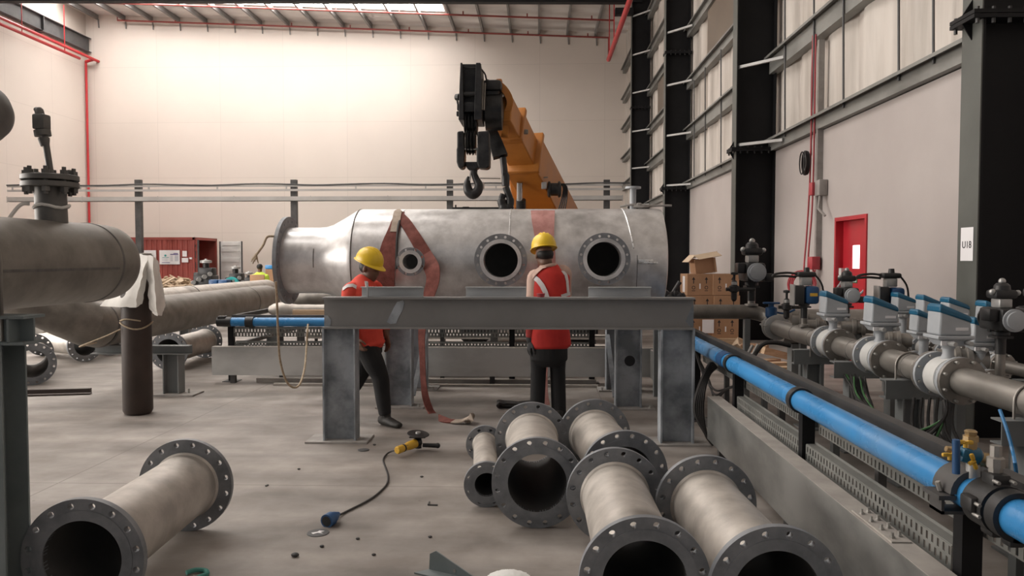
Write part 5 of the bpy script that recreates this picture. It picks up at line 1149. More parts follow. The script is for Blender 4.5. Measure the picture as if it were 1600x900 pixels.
# boom head
HY = 11.0
H = lambda px, py, d=0: at(px, py, HY+d)
def plate(pts, y0, y1, nm, m, par, bev=.008):
    b = B(); P = [H(x, y) for x, y in pts]; f = [b.bm.verts.new((p.x, y0, p.z)) for p in P]; g = [b.bm.verts.new((p.x, y1, p.z)) for p in P]; n = len(P)
    for k in range(n): b.bm.faces.new((f[k], f[(k+1) % n], g[(k+1) % n], g[k]))
    b.bm.faces.new(f); b.bm.faces.new(list(reversed(g))); return b.build(nm, m, par, 0, bevel=bev)
head = plate([(723, 180), (719, 150), (721, 108), (744, 108), (746, 125), (744, 180)], HY+.02, HY+.10, 'head_front_plate', M['crane_black'], t)
for x0, x1, nm in ((719, 724, 'head_cheek'), (743, 752, 'head_cheek')):
    plate([(x0-1, 190), (x0, 150), (x0+2, 102), (x1, 102), (x1+1, 120), (x1+2, 190)], HY-.15, HY+.45, nm, M['crane_black'], head)
b = B(); b.bar(H(721, 103), H(752, 103), .04, .04); b.cyl(H(720, 107, .25), H(751, 107, .25), .05, n=14); b.cyl(H(722, 147, -.08), H(746, 147, -.08), .035, n=14); b.rbox(H(735, 168, -.05), (.2, .1, .14), .015); loose('cross_pin', b, M['crane_black'], head)
b = B()
for q in range(4): b.lathe(H(726+5*q, 192, .1), (1, 0, 0), [(0, .17), (.008, .19), (.02, .165), (.03, .165), (.04, .19), (.045, .17)], 28)
b.build('head_sheaves', M['crane_black'], head)
b = B()
for q in range(5): b.cyl(H(746+3*q, 106+6*q, .1), H(744+3*q, 172, -.08), .013, n=8)
b.build('hydraulic_pipes', M['dull_pipe'], head)
b = B(); b.sweep(smoothstep([H(752, 108), H(758, 116, .1), H(760, 124, .2), H(764, 126, .3), H(766, 132, .4)], 5), .012, 6); b.build('head_hose', M['crane_black'], head)
b = B(); b.rbox(H(766, 158, .45), (.30, .5, .50), .05); b.rbox(H(770, 137, .35), (.28, .4, .16), .05); b.lathe(H(757, 175, .35), (1, 0, 0), [(0, .1), (.02, .27), (.06, .27), (.22, .27), (.26, .27), (.28, .1)], 32); b.build('head_drum', M['crane_black'], head)
b = B(); R = smoothstep([H(781, 138, .6), H(789, 145, .6), H(795, 158, .65), (H(794, 178, .75)), H(791, 205, .9)], 5); b.ribbon(R, Vector((0, 1, 0)), .5, .10); b.build('orange_guard', M['orange'], head, 50)
b = B(); b.rbox(H(780, 128, .6), (.09, .14, .07), .02); b.build('orange_lug', M['orange'], head)
b = B(); b.lathe(H(711, 152), Vector((1, -.6, -.1)), [(0, .012), (.02, .045), (.08, .05), (.085, .04)], 16); b.cyl(H(714, 155), H(716, 166), .014, n=8); b.rbox(H(717, 168), (.05, .06, .09), .012); b.rbox(H(716, 178), (.05, .06, .07), .012); b.build('head_lamp', M['crane_black'], head)
# curved rope guides on the right of the boom
b = B()
for (x0, y0), (x1, y1) in (((795, 175), (815, 205)), ((800, 190), (822, 215))):
    b.bar(H(x0, y0, 1.0), H(x1, y1, 1.5), .05, .05)
for px, py in ((799, 175), (805, 183), (811, 191), (815, 200), (821, 206)): b.rbox(H(px, py, 1.2), (.09, .08, .07), .015)
b.sweep([H(818, 205, 1.4), H(822, 206, 1.4), H(823, 230, 1.6)], .012, 6); b.build('hose_guide', M['dull_pipe'], t)
# hook block
t2 = thing('hook_block', 'large black hook block hanging at the left of the crane boom', 'hook block', H(739, 290))
for x0, x1 in ((715, 727), (746, 766)):
    plate([(x0+1, 208), (x1-1, 207), (x1, 232), (x1+.5, 234), (x1, 262), (x1-4, 265), (x0+3, 264), (x0, 255), (x0, 236), (x0+1, 232)], HY-.16, HY+.12, 'side_weight', M['crane_black'], t2, .02)
plate([(724, 254), (750, 254), (750, 263), (742, 267), (732, 266)], HY-.1, HY+.08, 'trunnion', M['crane_black'], t2, .02)
b = B()
for q in range(3): b.lathe(H(729+5*q, 222), (1, 0, 0), [(0, .16), (.008, .19), (.02, .16), (.03, .16), (.038, .19), (.042, .16)], 28)
b.build('sheave', M['crane_black'], t2)
b = B(); b.cyl(H(722, 233, -.1), H(750, 233, -.1), .018, n=10); b.build('sheave_pin', M['alu'], t2)
b = B()
for px in (728, 733, 738, 743): b.cyl(H(px, 215), H(px+.4, 185, .1), .009, n=6)
b.build('hoist_rope', M['crane_black'], t2)
def hook(par, pts, rs, nm, Yd=0):
    b = B(); P = smoothstep([H(x, y, Yd) for x, y in pts], 6); r = []
    for i in range(len(rs)-1): r += [rs[i]+(rs[i+1]-rs[i])*j/6 for j in range(6)]
    r.append(rs[-1]); b.sweep(P, r, 12); return b.build(nm, M['crane_black'], par, 60)
hook(t2, [(741, 264), (741, 272), (744, 280), (748, 289), (746, 298), (739, 303), (732, 298), (730, 288), (731, 281), (733, 276)], [.05, .045, .05, .06, .072, .078, .07, .055, .035, .02], 'hook')
b = B(); b.bar(H(736, 266, -.03), H(734, 282, -.03), .03, .02); b.build('safety_latch', M['alu'], t2, 0)
t3 = thing('auxiliary_hook', 'smaller black hook on a ball hanging in front of the orange boom', 'hook', at(794, 325, 11.6))
b = B(); b.ribbon([at(768, 205, 11.7), at(775, 225, 11.6), at(782, 245, 11.5)], Vector((1, 0, 0)), [.16, .2, .22], .08); b.cyl(at(786, 246, 11.5), at(789, 275, 11.5), .05, n=14); b.build('wedge_socket', M['crane_black'], t3)
b = B(); b.cyl(at(786, 272, 11.5), at(793, 272, 11.5), .06, n=14); b.lathe(at(790, 291, 11.5), (0, 0, 1), [(0, .055), (.05, .06), (.16, .06), (.2, .04)], 18); b.build('swivel', M['crane_black'], t3)
b = B(); P = smoothstep([at(x, y, 11.5) for x, y in ((790, 292), (793, 300), (797, 312), (796, 322), (791, 327), (786, 321), (784, 311), (787, 303))], 6); b.sweep(P, [.05]*6+[.05]*6+[.06]*6+[.075]*6+[.08]*6+[.07]*6+[.05]*6+[.02], 12); b.build('hook', M['crane_black'], t3, 60)
# body, cab and wheels, mostly behind the vessel
b = B(); b.ext(-1.1, 1.25, 13.6, 19.0, .62, 1.05); b.ext(-.95, 1.1, 13.4, 14.2, .72, 1.5); b.build('chassis', M['orange'], t, 0, bevel=.04)
b = B(); b.rbox((.35, 16.2, 1.5), (1.5, 2.2, .9), .08); b.build('turret', M['orange'], t)
b = B(); b.rbox((-.75, 15.6, 1.65), (.7, 1.4, 1.1), .12); b.build('cab', M['orange'], t)
b = B(); b.ext(-1.06, -.44, 14.885, 14.895, 1.5, 2.05); b.build('cab_window', M['crane_black'], t, 0)
for x in (-1.15, .82):
    for y in (14.1, 17.9):
        b = B(); b.lathe((x-.28, y, .52), (1, 0, 0), [(0, .28), (.02, .46), (.08, .52), (.48, .52), (.54, .46), (.56, .28)], 36); w = b.build('tyre', M['tyre'], t)
        b = B(); b.lathe((x-.285, y, .52), (1, 0, 0), [(0, .1), (.01, .27), (.56, .27), (.57, .1)], 24); b.build('wheel_hub', M['orange'], w)

# ------------------------------------------------------------------ cardboard boxes near the second column
def carton(label, x, y, z, sx, sy, sz, rz, group=None, marks=True, mt='cardboard'):
    t = thing('cardboard_box', label, 'box', (x, y, z), group, rz)
    o = B(); o.ext(x-sx/2, x+sx/2, y-sy/2, y+sy/2, z, z+sz); m = o.build('carton', M[mt], t, 0, bevel=.006)
    m.matrix_parent_inverse = Matrix.Translation((-x, -y, -z))
    if marks:
        b = B(); yy = y-sy/2-.0012
        for k in (-.25, .25):
            X = x+k*sx; b.ext(X-.008, X+.008, yy, yy+.001, z+sz*.55, z+sz*.75); b.prism([(-.03, 0), (.03, 0), (0, .05)], (X, yy, z+sz*.73), (1, 0, 0), (0, 0, 1), (0, .001, 0)); b.ext(X-.03, X+.03, yy, yy+.001, z+sz*.2, z+sz*.23); b.lathe((X, yy, z+sz*.36), (0, 1, 0), [(0, .022), (.001, .022), (.001, .032), (0, .032)], 16, closed=True)
        k = b.build('print_marks', M['ink'], t, 0); k.matrix_parent_inverse = Matrix.Translation((-x, -y, -z))
        b = B(); b.ext(x-sx/2-.0012, x-sx/2-.0002, y-.08, y+.06, z+.05, z+sz-.04); b.ext(x-.012, x+.012, yy, yy+.001, z+sz*.3, z+sz*.55); k = b.build('tape', M['paper'], t, 0); k.matrix_parent_inverse = Matrix.Translation((-x, -y, -z))
    return t
bx = lambda px, Y: (px-840)/1200*Y
BY = 13.9
b = B(); b.ext(2.45, 3.60, BY-.35, BY+.35, .10, .13)
for y in (-.3, 0, .3): b.ext(2.45, 3.60, BY+y-.04, BY+y+.04, .0, .10)
tag(b.build('pallet', M['wood'], smooth=0), 'low timber pallet under the stacked cardboard boxes', 'pallet')
xa, xb = bx(1086, BY), bx(1127, BY)
hz = [.13, .51, .89]
rows = ['bottom', 'middle', 'top']
for c, (x, s) in enumerate(((xa, 'left'), (xb, 'right'))):
    for r in range(3):
        carton('cardboard box in the %s stack by the black column, %s one' % (s, rows[r]), x+(.02 if r == 1 else 0), BY, hz[r], .46, .44, .375, .10 if s == 'left' else .02)
# open carton on top
t = thing('open_box', 'open cardboard box tipped on top of the stacked boxes, flaps up', 'box', (bx(1092, BY), BY, 1.28))
x, y, z = bx(1096, BY), BY, 1.268; Rm = Euler((0, .0, .35)).to_matrix()
b = B(); b.box((x, y-.13, z+.14), (.36, .008, .26), (0, -.14, .25)); b.box((x, y+.13, z+.14), (.36, .008, .26), (0, -.14, .25)); b.box((x-.17, y+.02, z+.14), (.008, .27, .26), (0, -.14, .25)); b.box((x+.17, y+.0, z+.16), (.008, .27, .26), (0, -.14, .25)); b.box((x, y, z+.012), (.36, .27, .008), (0, -.06, .25)); b.build('carton', M['cardboard'], t, 0)
b = B(); b.box((x+.05, y-.16, z+.325), (.44, .22, .008), (.35, -.16, .25)); b.box((x-.25, y+.0, z+.27), (.19, .26, .008), (0, -.75, .25)); b.box((x+.06, y+.14, z+.34), (.42, .2, .008), (-.3, -.16, .25)); b.build('flap', M['kraft'], t, 0)
b = B(); b.box((x-.06, y-.137, z+.2), (.03, .004, .12), (0, -.14, .25)); b.build('tape', M['paper'], t, 0)
b = B(); rr = random.Random(2)
for q in range(5): b.box((bx(1118+4*q, BY), BY-.1+.04*q, 1.275+.012*q), (.16, .12, .006), (rr.uniform(-.1, .1), rr.uniform(-.1, .1), rr.uniform(-1, 1)))
b.bm.free()
b = B(); b.ext(bx(1098, 13.55), bx(1116, 13.55), 13.655, 13.658, .22, .46); tag(b.build('paper_sheet', M['paper'], smooth=0), 'pale sheet of paper on the front of the lower cardboard boxes', 'sheet')
# crumpled kraft paper on the floor in front
b = B(); rr = random.Random(6); cx, cy = bx(1128, 12.9), 12.9; n = 9
G = [[b.bm.verts.new((cx+(i-4)*.09+rr.uniform(-.03, .03), cy+(j-2)*.09, .02+.10*abs(rr.gauss(0, .7)))) for j in range(5)] for i in range(n)]
for i in range(n-1):
    for j in range(4): b.bm.faces.new((G[i][j], G[i+1][j], G[i+1][j+1], G[i][j+1]))
solid(b.bm, list(b.bm.faces), .006)
tag(b.build('packing_paper', M['kraft'], smooth=0), 'crumpled brown packing paper on the floor in front of the boxes', 'paper')
for k, (dx, dy, rz) in enumerate(((-.45, .1, .3), (.5, -.1, -.4))):
    carton('flat empty carton on the floor %s the crumpled packing paper' % ('left of' if k == 0 else 'right of'), cx+dx, cy+dy, 0, .42, .3, .12, rz, marks=False)
# blue box behind the vessel's right end
t = thing('tool_crate', 'blue crate holding dark machine parts behind the vessel\'s right end', 'crate', (bx(1048, 12), 12, 0)); x = bx(1049, 12.0)
b = B(); b.rbox((x, 12.0, .45), (.42, .4, .9), .02); b.build('crate', M['blue_act'], t)
b = B(); rr = random.Random(8)
for q in range(6): b.rbox((x-.1+.05*q, 11.95+.05*rr.random(), .95+.05*rr.random()), (.08, .1, .1), .02, (rr.random(), rr.random(), 0))
b.cyl((x-.02, 12, .95), (x+.12, 12, 1.18), .035, n=10); b.build('machine_part', M['black'], t)

# ------------------------------------------------------------------ red container and things far left
CXE, CYF, CYB, CZ = at(305, 400, 34.9).x, 34.9, 37.3, 2.50
CX0 = CXE-6.06
t = thing('shipping_container', 'red corrugated shipping container with its end door open, far left', 'container', ((CX0+CXE)/2, 36, 0))
b = B(); P = []; x = CX0+.1
while x < CXE-.1: P += [(x, .0), (x+.07, .0), (x+.10, .04), (x+.17, .04), (x+.20, 0)]; x += .24
P = [(q, d) for q, d in P if q < CXE-.1]
b.prism([(q, d*.8) for q, d in P]+[(P[-1][0], .06), (P[0][0], .06)], (0, CYF, .15), (1, 0, 0), (0, 1, 0), (0, 0, CZ-.25))
b.build('side_wall', M['container'], t, 0)
b = B()
for y in (CYF, CYB): b.ext(CX0, CXE, y-.05, y+.05, CZ-.12, CZ); b.ext(CX0, CXE, y-.05, y+.05, 0, .15); b.ext(CXE-.1, CXE, y-.05, y+.05, 0, CZ); b.ext(CX0, CX0+.1, y-.05, y+.05, 0, CZ)
b.ext(CXE-.1, CXE, CYF, CYB, CZ-.12, CZ); b.ext(CX0, CXE, CYF, CYB, CZ-.03, CZ-.01); b.ext(CX0, CXE, CYF, CYB, .1, .15); b.build('frame', M['container'], t, 0)
b = B(); b.ext(CX0+.1, CXE-.1, CYB-.02, CYB, .15, CZ-.1); b.ext(CX0, CX0+.05, CYF, CYB, .1, CZ-.05); b.build('inner_wall', M['container'], t, 0)
def cdoor(p0, p1, nm, m):
    b = B(); p0, p1 = Vector(p0), Vector(p1); a = (p1-p0).normalized(); n = Vector((a.y, -a.x, 0)); L = (p1-p0).length
    b.prism([(0, 0), (L, 0), (L, 2.2), (0, 2.2)], p0, a, (0, 0, 1), -n*.03)
    d = b.build(nm, m, t, 0); b = B()
    for z in (.3, .75, 1.2, 1.7, 2.0): b.prism([(.12, 0), (L-.12, 0), (L-.12, .18), (.12, .18)], p0+Vector((0, 0, z)), a, (0, 0, 1), n*.035)
    b.build('door_rib', m, d, 0)
    b = B()
    for k in (.0, L): b.cyl(p0+a*k, p0+a*k+Vector((0, 0, 2.2)), .04, n=8)
    b.build('lock_bar', M['grey_steel'], d)
cdoor((CXE+.02, CYF+.02, .16), (CXE+.02+.55, CYF-.95, .16), 'near_door', M['container'])
x1 = at(344, 400, 37.3).x; x2 = at(378, 400, 36.9).x
cdoor((x1, 37.3, .16), (x2, 36.9, .16), 'far_door', M['white'])
# notices on the container side
NY = CYF-.06
def notice(label, x0, y0, x1, y1):
    p, q = at(x0, y0, NY), at(x1, y1, NY); t = thing('notice_board', label, 'notice', ((p.x+q.x)/2, NY, q.z)); b = B(); b.ext(p.x, q.x, NY-.01, NY+.035, q.z, p.z); b.build('board', M['paper'], t, 0); return t, p, q
notice('blank white notice on the red container, left of the printed one', 222, 391, 244, 412)
t, p, q = notice('large printed notice on the red container with a teal emblem and dark heading', 249, 391, 281, 413)
Xn = lambda u: p.x+(q.x-p.x)*u
Zn = lambda v: p.z+(q.z-p.z)*v
M['teal'] = mat('teal_print', (.02, .28, .28), (.03, .34, .34), 2, .7); M['purple'] = mat('purple_print', (.10, .08, .22), (.13, .1, .26), 2, .7); M['grey_print'] = mat('grey_print', (.4, .42, .48), (.5, .52, .58), 2, .7)
b = B(); b.lathe((Xn(.30), NY-.012, Zn(.38)), (0, -1, 0), [(0, .055), (.003, .055)], 6); b.ext(Xn(.14), Xn(.47), NY-.014, NY-.012, Zn(.53), Zn(.5)); b.build('emblem', M['teal'], t, 0)
b = B(); b.ext(Xn(.54), Xn(.94), NY-.014, NY-.012, Zn(.33), Zn(.26)); b.ext(Xn(.70), Xn(.92), NY-.014, NY-.012, Zn(.25), Zn(.2)); b.ext(Xn(.12), Xn(.52), NY-.014, NY-.012, Zn(.9), Zn(.86)); b.build('heading', M['purple'], t, 0)
b = B()
for k in range(6):
    b.ext(Xn(.54), Xn(.66), NY-.014, NY-.012, Zn(.42+.07*k), Zn(.39+.07*k)); b.ext(Xn(.76), Xn(.94), NY-.014, NY-.012, Zn(.42+.07*k), Zn(.37+.07*k))
    if k > 2: b.ext(Xn(.12), Xn(.40), NY-.014, NY-.012, Zn(.36+.08*k), Zn(.335+.08*k))
b.build('text_line', M['grey_print'], t, 0)
for x0, y0, x1, y1, lab in ((285, 392, 292, 401, 'upper'), (284, 403, 294, 410, 'lower'), (296, 402, 300, 405, 'tiny')):
    notice('small white notice right of the printed board on the container, the %s one' % lab, x0, y0, x1, y1)
# heap of broken timber in front of the container
b = B(); rr = random.Random(12)
for q in range(170):
    px = 240+72*rr.random(); Y = 30+3*rr.random(); c = on_floor(px, 450, 0); hh = max(.1, .68*(1-abs((px-275)/46)**2.2))
    X = at(px, 430, Y).x; z = .05+hh*rr.random()
    b.box((X, Y, z), (rr.uniform(.2, .75), rr.uniform(.08, .2), .05), (rr.uniform(-.4, .4), rr.uniform(-.5, .5), rr.uniform(0, 3)))
o = b.build('timber_scrap_heap', M['kraft'], smooth=0); tag(o, 'heap of pale broken timber and carton scraps before the red container', 'scrap heap', kind='stuff')
# valves and machinery standing on the floor far left
def machine(label, px, py_top, Y, s, ring=False):
    x = at(px, 430, Y).x; zt = at(px, py_top, Y).z; t = thing('valve_machine', label, 'valve', (x, Y, 0)); rr = random.Random(px)
    b = B(); b.lathe((x, Y, 0), (0, 0, 1), [(0, .3*s), (.04, .3*s), (.05, .14*s), (.35*s, .14*s), (.4*s, .25*s), (.5*s, .25*s)], 20); b.rbox((x, Y, .35*s+.25), (.55*s, .5*s, .4*s), .05); b.build('base', M['black'], t)
    b = B(); b.cyl((x, Y, .4), (x, Y, zt-.12), .09*s, n=14); b.rbox((x+.05, Y, zt-.38*s), (.42*s, .35*s, .28*s), .05); b.rbox((x-.2*s, Y, zt-.5*s), (.22*s, .3*s, .25*s), .04); b.build('actuator', M['crane_black'], t)
    b = B(); b.lathe((x, Y, zt-.12*s), (0, 0, 1), [(0, .05), (.02, .16*s), (.08*s, .16*s), (.1*s, .05), (.13*s, .04)], 18); b.build('handwheel', M['alu'], t)
    b = B()
    for k in range(4): b.cyl((x-.25*s+.16*s*k, Y-.3*s, .55*s+.1*k), (x-.2*s+.16*s*k, Y-.36*s, .55*s+.1*k), .06*s, n=12)
    b.build('port', M['alu'], t)
    if ring: b = B(); b.lathe((x, Y-.32*s, .62), (0, -1, 0), [(0, .17*s), (.05, .18*s), (.05, .27*s), (0, .28*s)], 28, closed=True); b.build('valve_ring', M['teal'], t)
machine('dark valve assembly standing before the container doorway, the tallest of the group', 322, 405, 27, 1.25)
machine('dark valve machine with a round teal ring, right of the container', 368, 415, 26, 1.05, True)
machine('small dark valve assembly near the seated person', 389, 424, 25, .8)
for k, px in enumerate((336, 351)):
    x = at(px, 435, 25).x; t = thing('motor_unit', 'dark blue motor on the floor between the valve machines, %s one' % ('left' if k == 0 else 'right'), 'motor', (x, 25, 0)); b = B(); b.rbox((x, 25, .42), (.3, .4, .84), .05); b.cyl((x, 24.75, .6), (x, 24.9, .6), .12, n=16); b.build('casing', M['blue_act'], t)
x = at(420, 432, 24).x
for i, (dz, nm) in enumerate(((0, 'bottom'), (.4, 'middle'), (.8, 'top'))):
    carton('small carton in the stack beside the seated person, %s one' % nm, x, 24.3, dz, .36, .3, .39, .1*i, marks=False)
b = B(); b.rbox((x, 24.3, 1.26), (.36, .3, .13), .03); tag(b.build('blue_basket', M['blue']), 'blue basket on the small cartons beside the vessel flange', 'basket')
# board leaning cluster beneath the left header
t = thing('shelf_rack', 'timber trestle with yellow blocks glimpsed under the left header pipe', 'rack', (-7.2, 10.2, 0))
z = at(30, 497, 9.8).z
b = B(); b.ext(-7.6, -5.9, 9.9, 10.1, z-.1, z-.06)
for xx in (-7.4, -6.3): b.ext(xx-.03, xx+.03, 9.95, 10.05, 0, z-.1)
b.bm.free()
zt = at(30, 498, 16).z
b = B(); xq0, xq1 = at(-10, 490, 16).x, at(62, 490, 16).x; b.ext(xq0, xq1, 15.8, 16.3, zt-.08, zt-.02)
for xx in (xq0+.1, xq1-.1): b.ext(xx-.04, xx+.04, 15.9, 16.1, 0, zt-.08)
b.build('frame', M['rail'], t, 0)
for k in range(6):
    px = 6+10*k; c = at(px, 494, 15.95); b = B(); b.box((c.x, 16.0, zt+.03), (.10, .12, .09), (0, .4*(k % 3-1), .2)); b.build('yellow_block', M['brass'] if k % 2 else M['wood'], t, 0)

# ------------------------------------------------------------------ grinder, plug, floor bits
g0, g1 = on_floor(620, 704, .06), on_floor(656, 690, .07); ax = (g1-g0).normalized()
t = thing('angle_grinder', 'yellow and black angle grinder lying on the floor with its cable', 'grinder', ((g0+g1)/2).to_tuple())
b = B(); L = (g1-g0).length; b.lathe(g0, ax, [(0, .024), (.01, .031), (L*.4, .028), (L*.5, .034), (L*.78, .036)], 20); b.build('yellow_body', M['yellow'], t)
b = B(); b.rbox(g0+ax*L*.55+Vector((0, -.036, .0)), (.10, .012, .035), .004, Matrix.Rotation(math.atan2(ax.y, ax.x), 3, 'Z')); b.rbox(g0+ax*L*.2+Vector((0, -.028, -.01)), (.06, .012, .03), .004, Matrix.Rotation(math.atan2(ax.y, ax.x), 3, 'Z')); b.lathe(g0, ax, [(L*.24, .0285), (L*.25, .0305), (L*.3, .0305), (L*.31, .0285)], 20); b.build('black_panel', M['black'], t)
b = B(); h = g0+ax*L*.98; b.lathe(g0+ax*L*.78, ax, [(0, .037), (.02, .04), (.05, .036), (.06, .02)], 18); b.cyl(h+Vector((-.01, 0, -.05)), h+Vector((-.01, 0, .045)), .028, n=16); b.build('gear_head', M['black'], t)
b = B(); q = h+Vector((-.01, 0, .06)); b.lathe(q, (.12, -.1, 1), [(0, .085), (.004, .09), (.008, .085)], 32); b.rbox(q+Vector((0, 0, -.015)), (.13, .10, .012), .004); d = b.build('disc_guard', M['black'], t)
b = B(); b.lathe(q+Vector((0, 0, .008)), (.1, -.1, 1), [(0, .022), (.012, .02), (.014, .008)], 14); b.build('lock_nut', M['alu'], d)
b = B(); b.cyl(h+Vector((.03, -.03, -.02)), h+Vector((.14, -.02, -.025)), .016, .019, 14); b.sphere(h+Vector((.15, -.02, -.025)), .022, 12, 8); b.build('side_handle', M['black'], t)
F = lambda x, y, z=.008: on_floor(x, y, z)
b = B(); pts = [g0+ax*.005, F(612, 705, .03), F(605, 709, .012), F(600, 715), F(599, 721), F(603, 732), F(606, 742), F(606, 752), F(602, 760), F(594, 768), F(583, 777), F(566, 787), F(548, 796), F(536, 802), F(527, 806, .02), F(520, 811, .035)]
b.sweep(smoothstep(pts, 5), .007, 7); b.build('power_cable', M['cable'], t)
pc = F(515, 812, .034)
b = B(); b.lathe(pc+Vector((-.01, -.03, 0)), (.35, 1, .05), [(0, .034), (.0, .04), (.05, .04), (.052, .034), (.08, .03), (.10, .02), (.12, .014)], 20); p = b.build('blue_plug', M['blue_act'], t); p['label'] = 'dark blue industrial plug at the end of the cable'
b = B(); b.lathe(pc+Vector((-.011, -.0315, 0)), (.35, 1, .05), [(0, .0), (.001, .030), (.003, .03)], 18); b.build('plug_face', M['black'], p)
c = F(497, 833, .0); t = thing('floor_drain', 'round grey floor disc with a white mark near the blue plug', 'floor disc', c)
b = B(); b.lathe(c, (0, 0, 1), [(0, .062), (.004, .06), (.005, .045)], 32); b.build('disc', M['grey_steel'], t)
b = B(); b.prism([(-.035, -.012), (-.005, .005), (.0, .025), (.03, .02), (.012, .0), (.035, -.02), (.0, -.01), (-.02, -.03)], c+Vector((0, 0, .0052)), (1, 0, 0), (0, 1, 0), (0, 0, .001)); b.build('white_mark', M['paper'], t, 0)
c = F(568, 702); b = B(); b.lathe((c.x, c.y, .0), (0, 0, 1), [(0, .045), (.006, .045), (.008, .038)], 28); tag(b.build('loose_disc', M['grey_steel']), 'small loose steel disc beside the trestle base plate', 'disc')
rr = random.Random(21)
for k, (px, py, s) in enumerate(((461, 870, .022), (503, 855, .013), (585, 696, .014), (659, 746, .013), (467, 734, .012), (672, 840, .012), (418, 759, .01), (559, 843, .012), (584, 868, .012), (416, 760, .01))):
    c = F(px, py, 0); b = B(); b.sphere((c.x, c.y, s*.5), (s, s*.8, s*.5), 8, 6); o = b.build('debris_lump', M['rail'], smooth=0); tag(o, 'tiny dark lump of debris on the open concrete floor', 'debris', 'dark debris lumps on the floor')
c = F(674, 788); b = B(); b.bar((c.x-.02, c.y, .004), (c.x-.02, c.y+.06, .004), .008, .008); b.bar((c.x-.02, c.y, .004), (c.x+.04, c.y, .004), .008, .008); tag(b.build('bent_nail', M['rail'], smooth=0), 'small bent piece of wire on the floor left of the small spool', 'wire')
# angle off-cut and dust pile at the bottom edge
c = F(700, 893); t = thing('angle_offcut', 'grey steel angle off-cut with a bolt hole at the bottom edge', 'steel angle', c)
b = B(); P = [F(681, 873, .10), F(715, 899, .10), F(735, 930, .0), F(688, 925, .0), F(671, 893, .03)]
v0 = Vector((c.x-.08, c.y+.02, 0)); b.prism([(-.02, 0), (.24, 0), (.24, .018), (.02, .105), (-.015, .085)], v0, Vector((.9, -.45, 0)), (0, 0, 1), Vector((.003, .006, 0))); b.prism([(-.02, 0), (.24, 0), (.24, .07), (-.06, .07)], v0, Vector((.9, -.45, 0)), Vector((-.45, -.85, 0)), (0, 0, .007)); b.build('angle', M['stand_dark'], t, 0)
b = B(); b.lathe(v0+Vector((.9, -.45, 0))*.13+Vector((0, -.001, .028)), Vector((-.45, -.9, 0)), [(0, .008), (.003, .008)], 14); b.build('bolt_hole', M['plate'], t, 0)
b = B(); rr = random.Random(31); c = F(795, 903, 0); n = 22
G = [[b.bm.verts.new((c.x+(i/n-.5)*.22, c.y+(j/n-.5)*.2, -.002+max(0, .03*(1-((i/n-.5)*2)**2-((j/n-.5)*2)**2)+rr.uniform(-.003, .003)))) for j in range(n+1)] for i in range(n+1)]
for i in range(n):
    for j in range(n): b.bm.faces.new((G[i][j], G[i+1][j], G[i+1][j+1], G[i][j+1]))
tag(b.build('dust_pile', M['white']), 'small heap of white dust on the floor at the bottom edge', 'dust', kind='stuff')
M['teal_glove'] = mat('teal_cloth', (.05, .2, .17), (.08, .27, .23), 5, .8)
c = F(307, 899, 0); b = B(); b.sweep(smoothstep([c+Vector((-.05, 0, .012)), c+Vector((-.02, .03, .014)), c+Vector((.03, .03, .012)), c+Vector((.055, -.01, .012)), c+Vector((.03, -.05, .012))], 5), .012, 8); tag(b.build('teal_rag', M['teal_glove']), 'teal strip of cloth on the floor at the bottom left edge', 'rag')
b = B(); c0, c1 = F(28, 782, .008), F(40, 777, .008); b.bar(c0-Vector((.3, -.1, 0)), c1, .02, .016); tag(b.build('steel_rod', M['rail'], smooth=0), 'short dark rod end on the floor beside the left support column', 'rod')
# ------------------------------------------------------------------ people
def limb(b, P, R, n=14, flat=None):
    """smooth tapered limb; R entries are radii or (side, depth) pairs"""
    P = [Vector(p) for p in P]; RR = [r if isinstance(r, tuple) else (r, r) for r in R]
    Q = smoothstep(P, 5); K = []
    for i in range(len(RR)-1):
        for j in range(5):
            s = j/5; s = s*s*(3-2*s); K.append((RR[i][0]+(RR[i+1][0]-RR[i][0])*s, RR[i][1]+(RR[i+1][1]-RR[i][1])*s))
    K.append(RR[-1]); rings = []
    side = Vector(flat) if flat is not None else Vector((1, 0, 0))
    for i, p in enumerate(Q):
        tg = (Q[min(i+1, len(Q)-1)]-Q[max(i-1, 0)]).normalized(); u = side-tg*side.dot(tg)
        u = u.normalized() if u.length > .05 else basis(tg)[1]
        v = tg.cross(u); rings.append([p+u*K[i][0]*math.cos(2*PI*k/n)+v*K[i][1]*math.sin(2*PI*k/n) for k in range(n)])
    c0 = Q[0]-(Q[1]-Q[0]).normalized()*min(K[0])*.5; c1 = Q[-1]+(Q[-1]-Q[-2]).normalized()*min(K[-1])*.5
    rings = [[c0+(p-Q[0])*.55 for p in rings[0]]]+rings+[[c1+(p-Q[-1])*.55 for p in rings[-1]]]
    b.rings(rings)
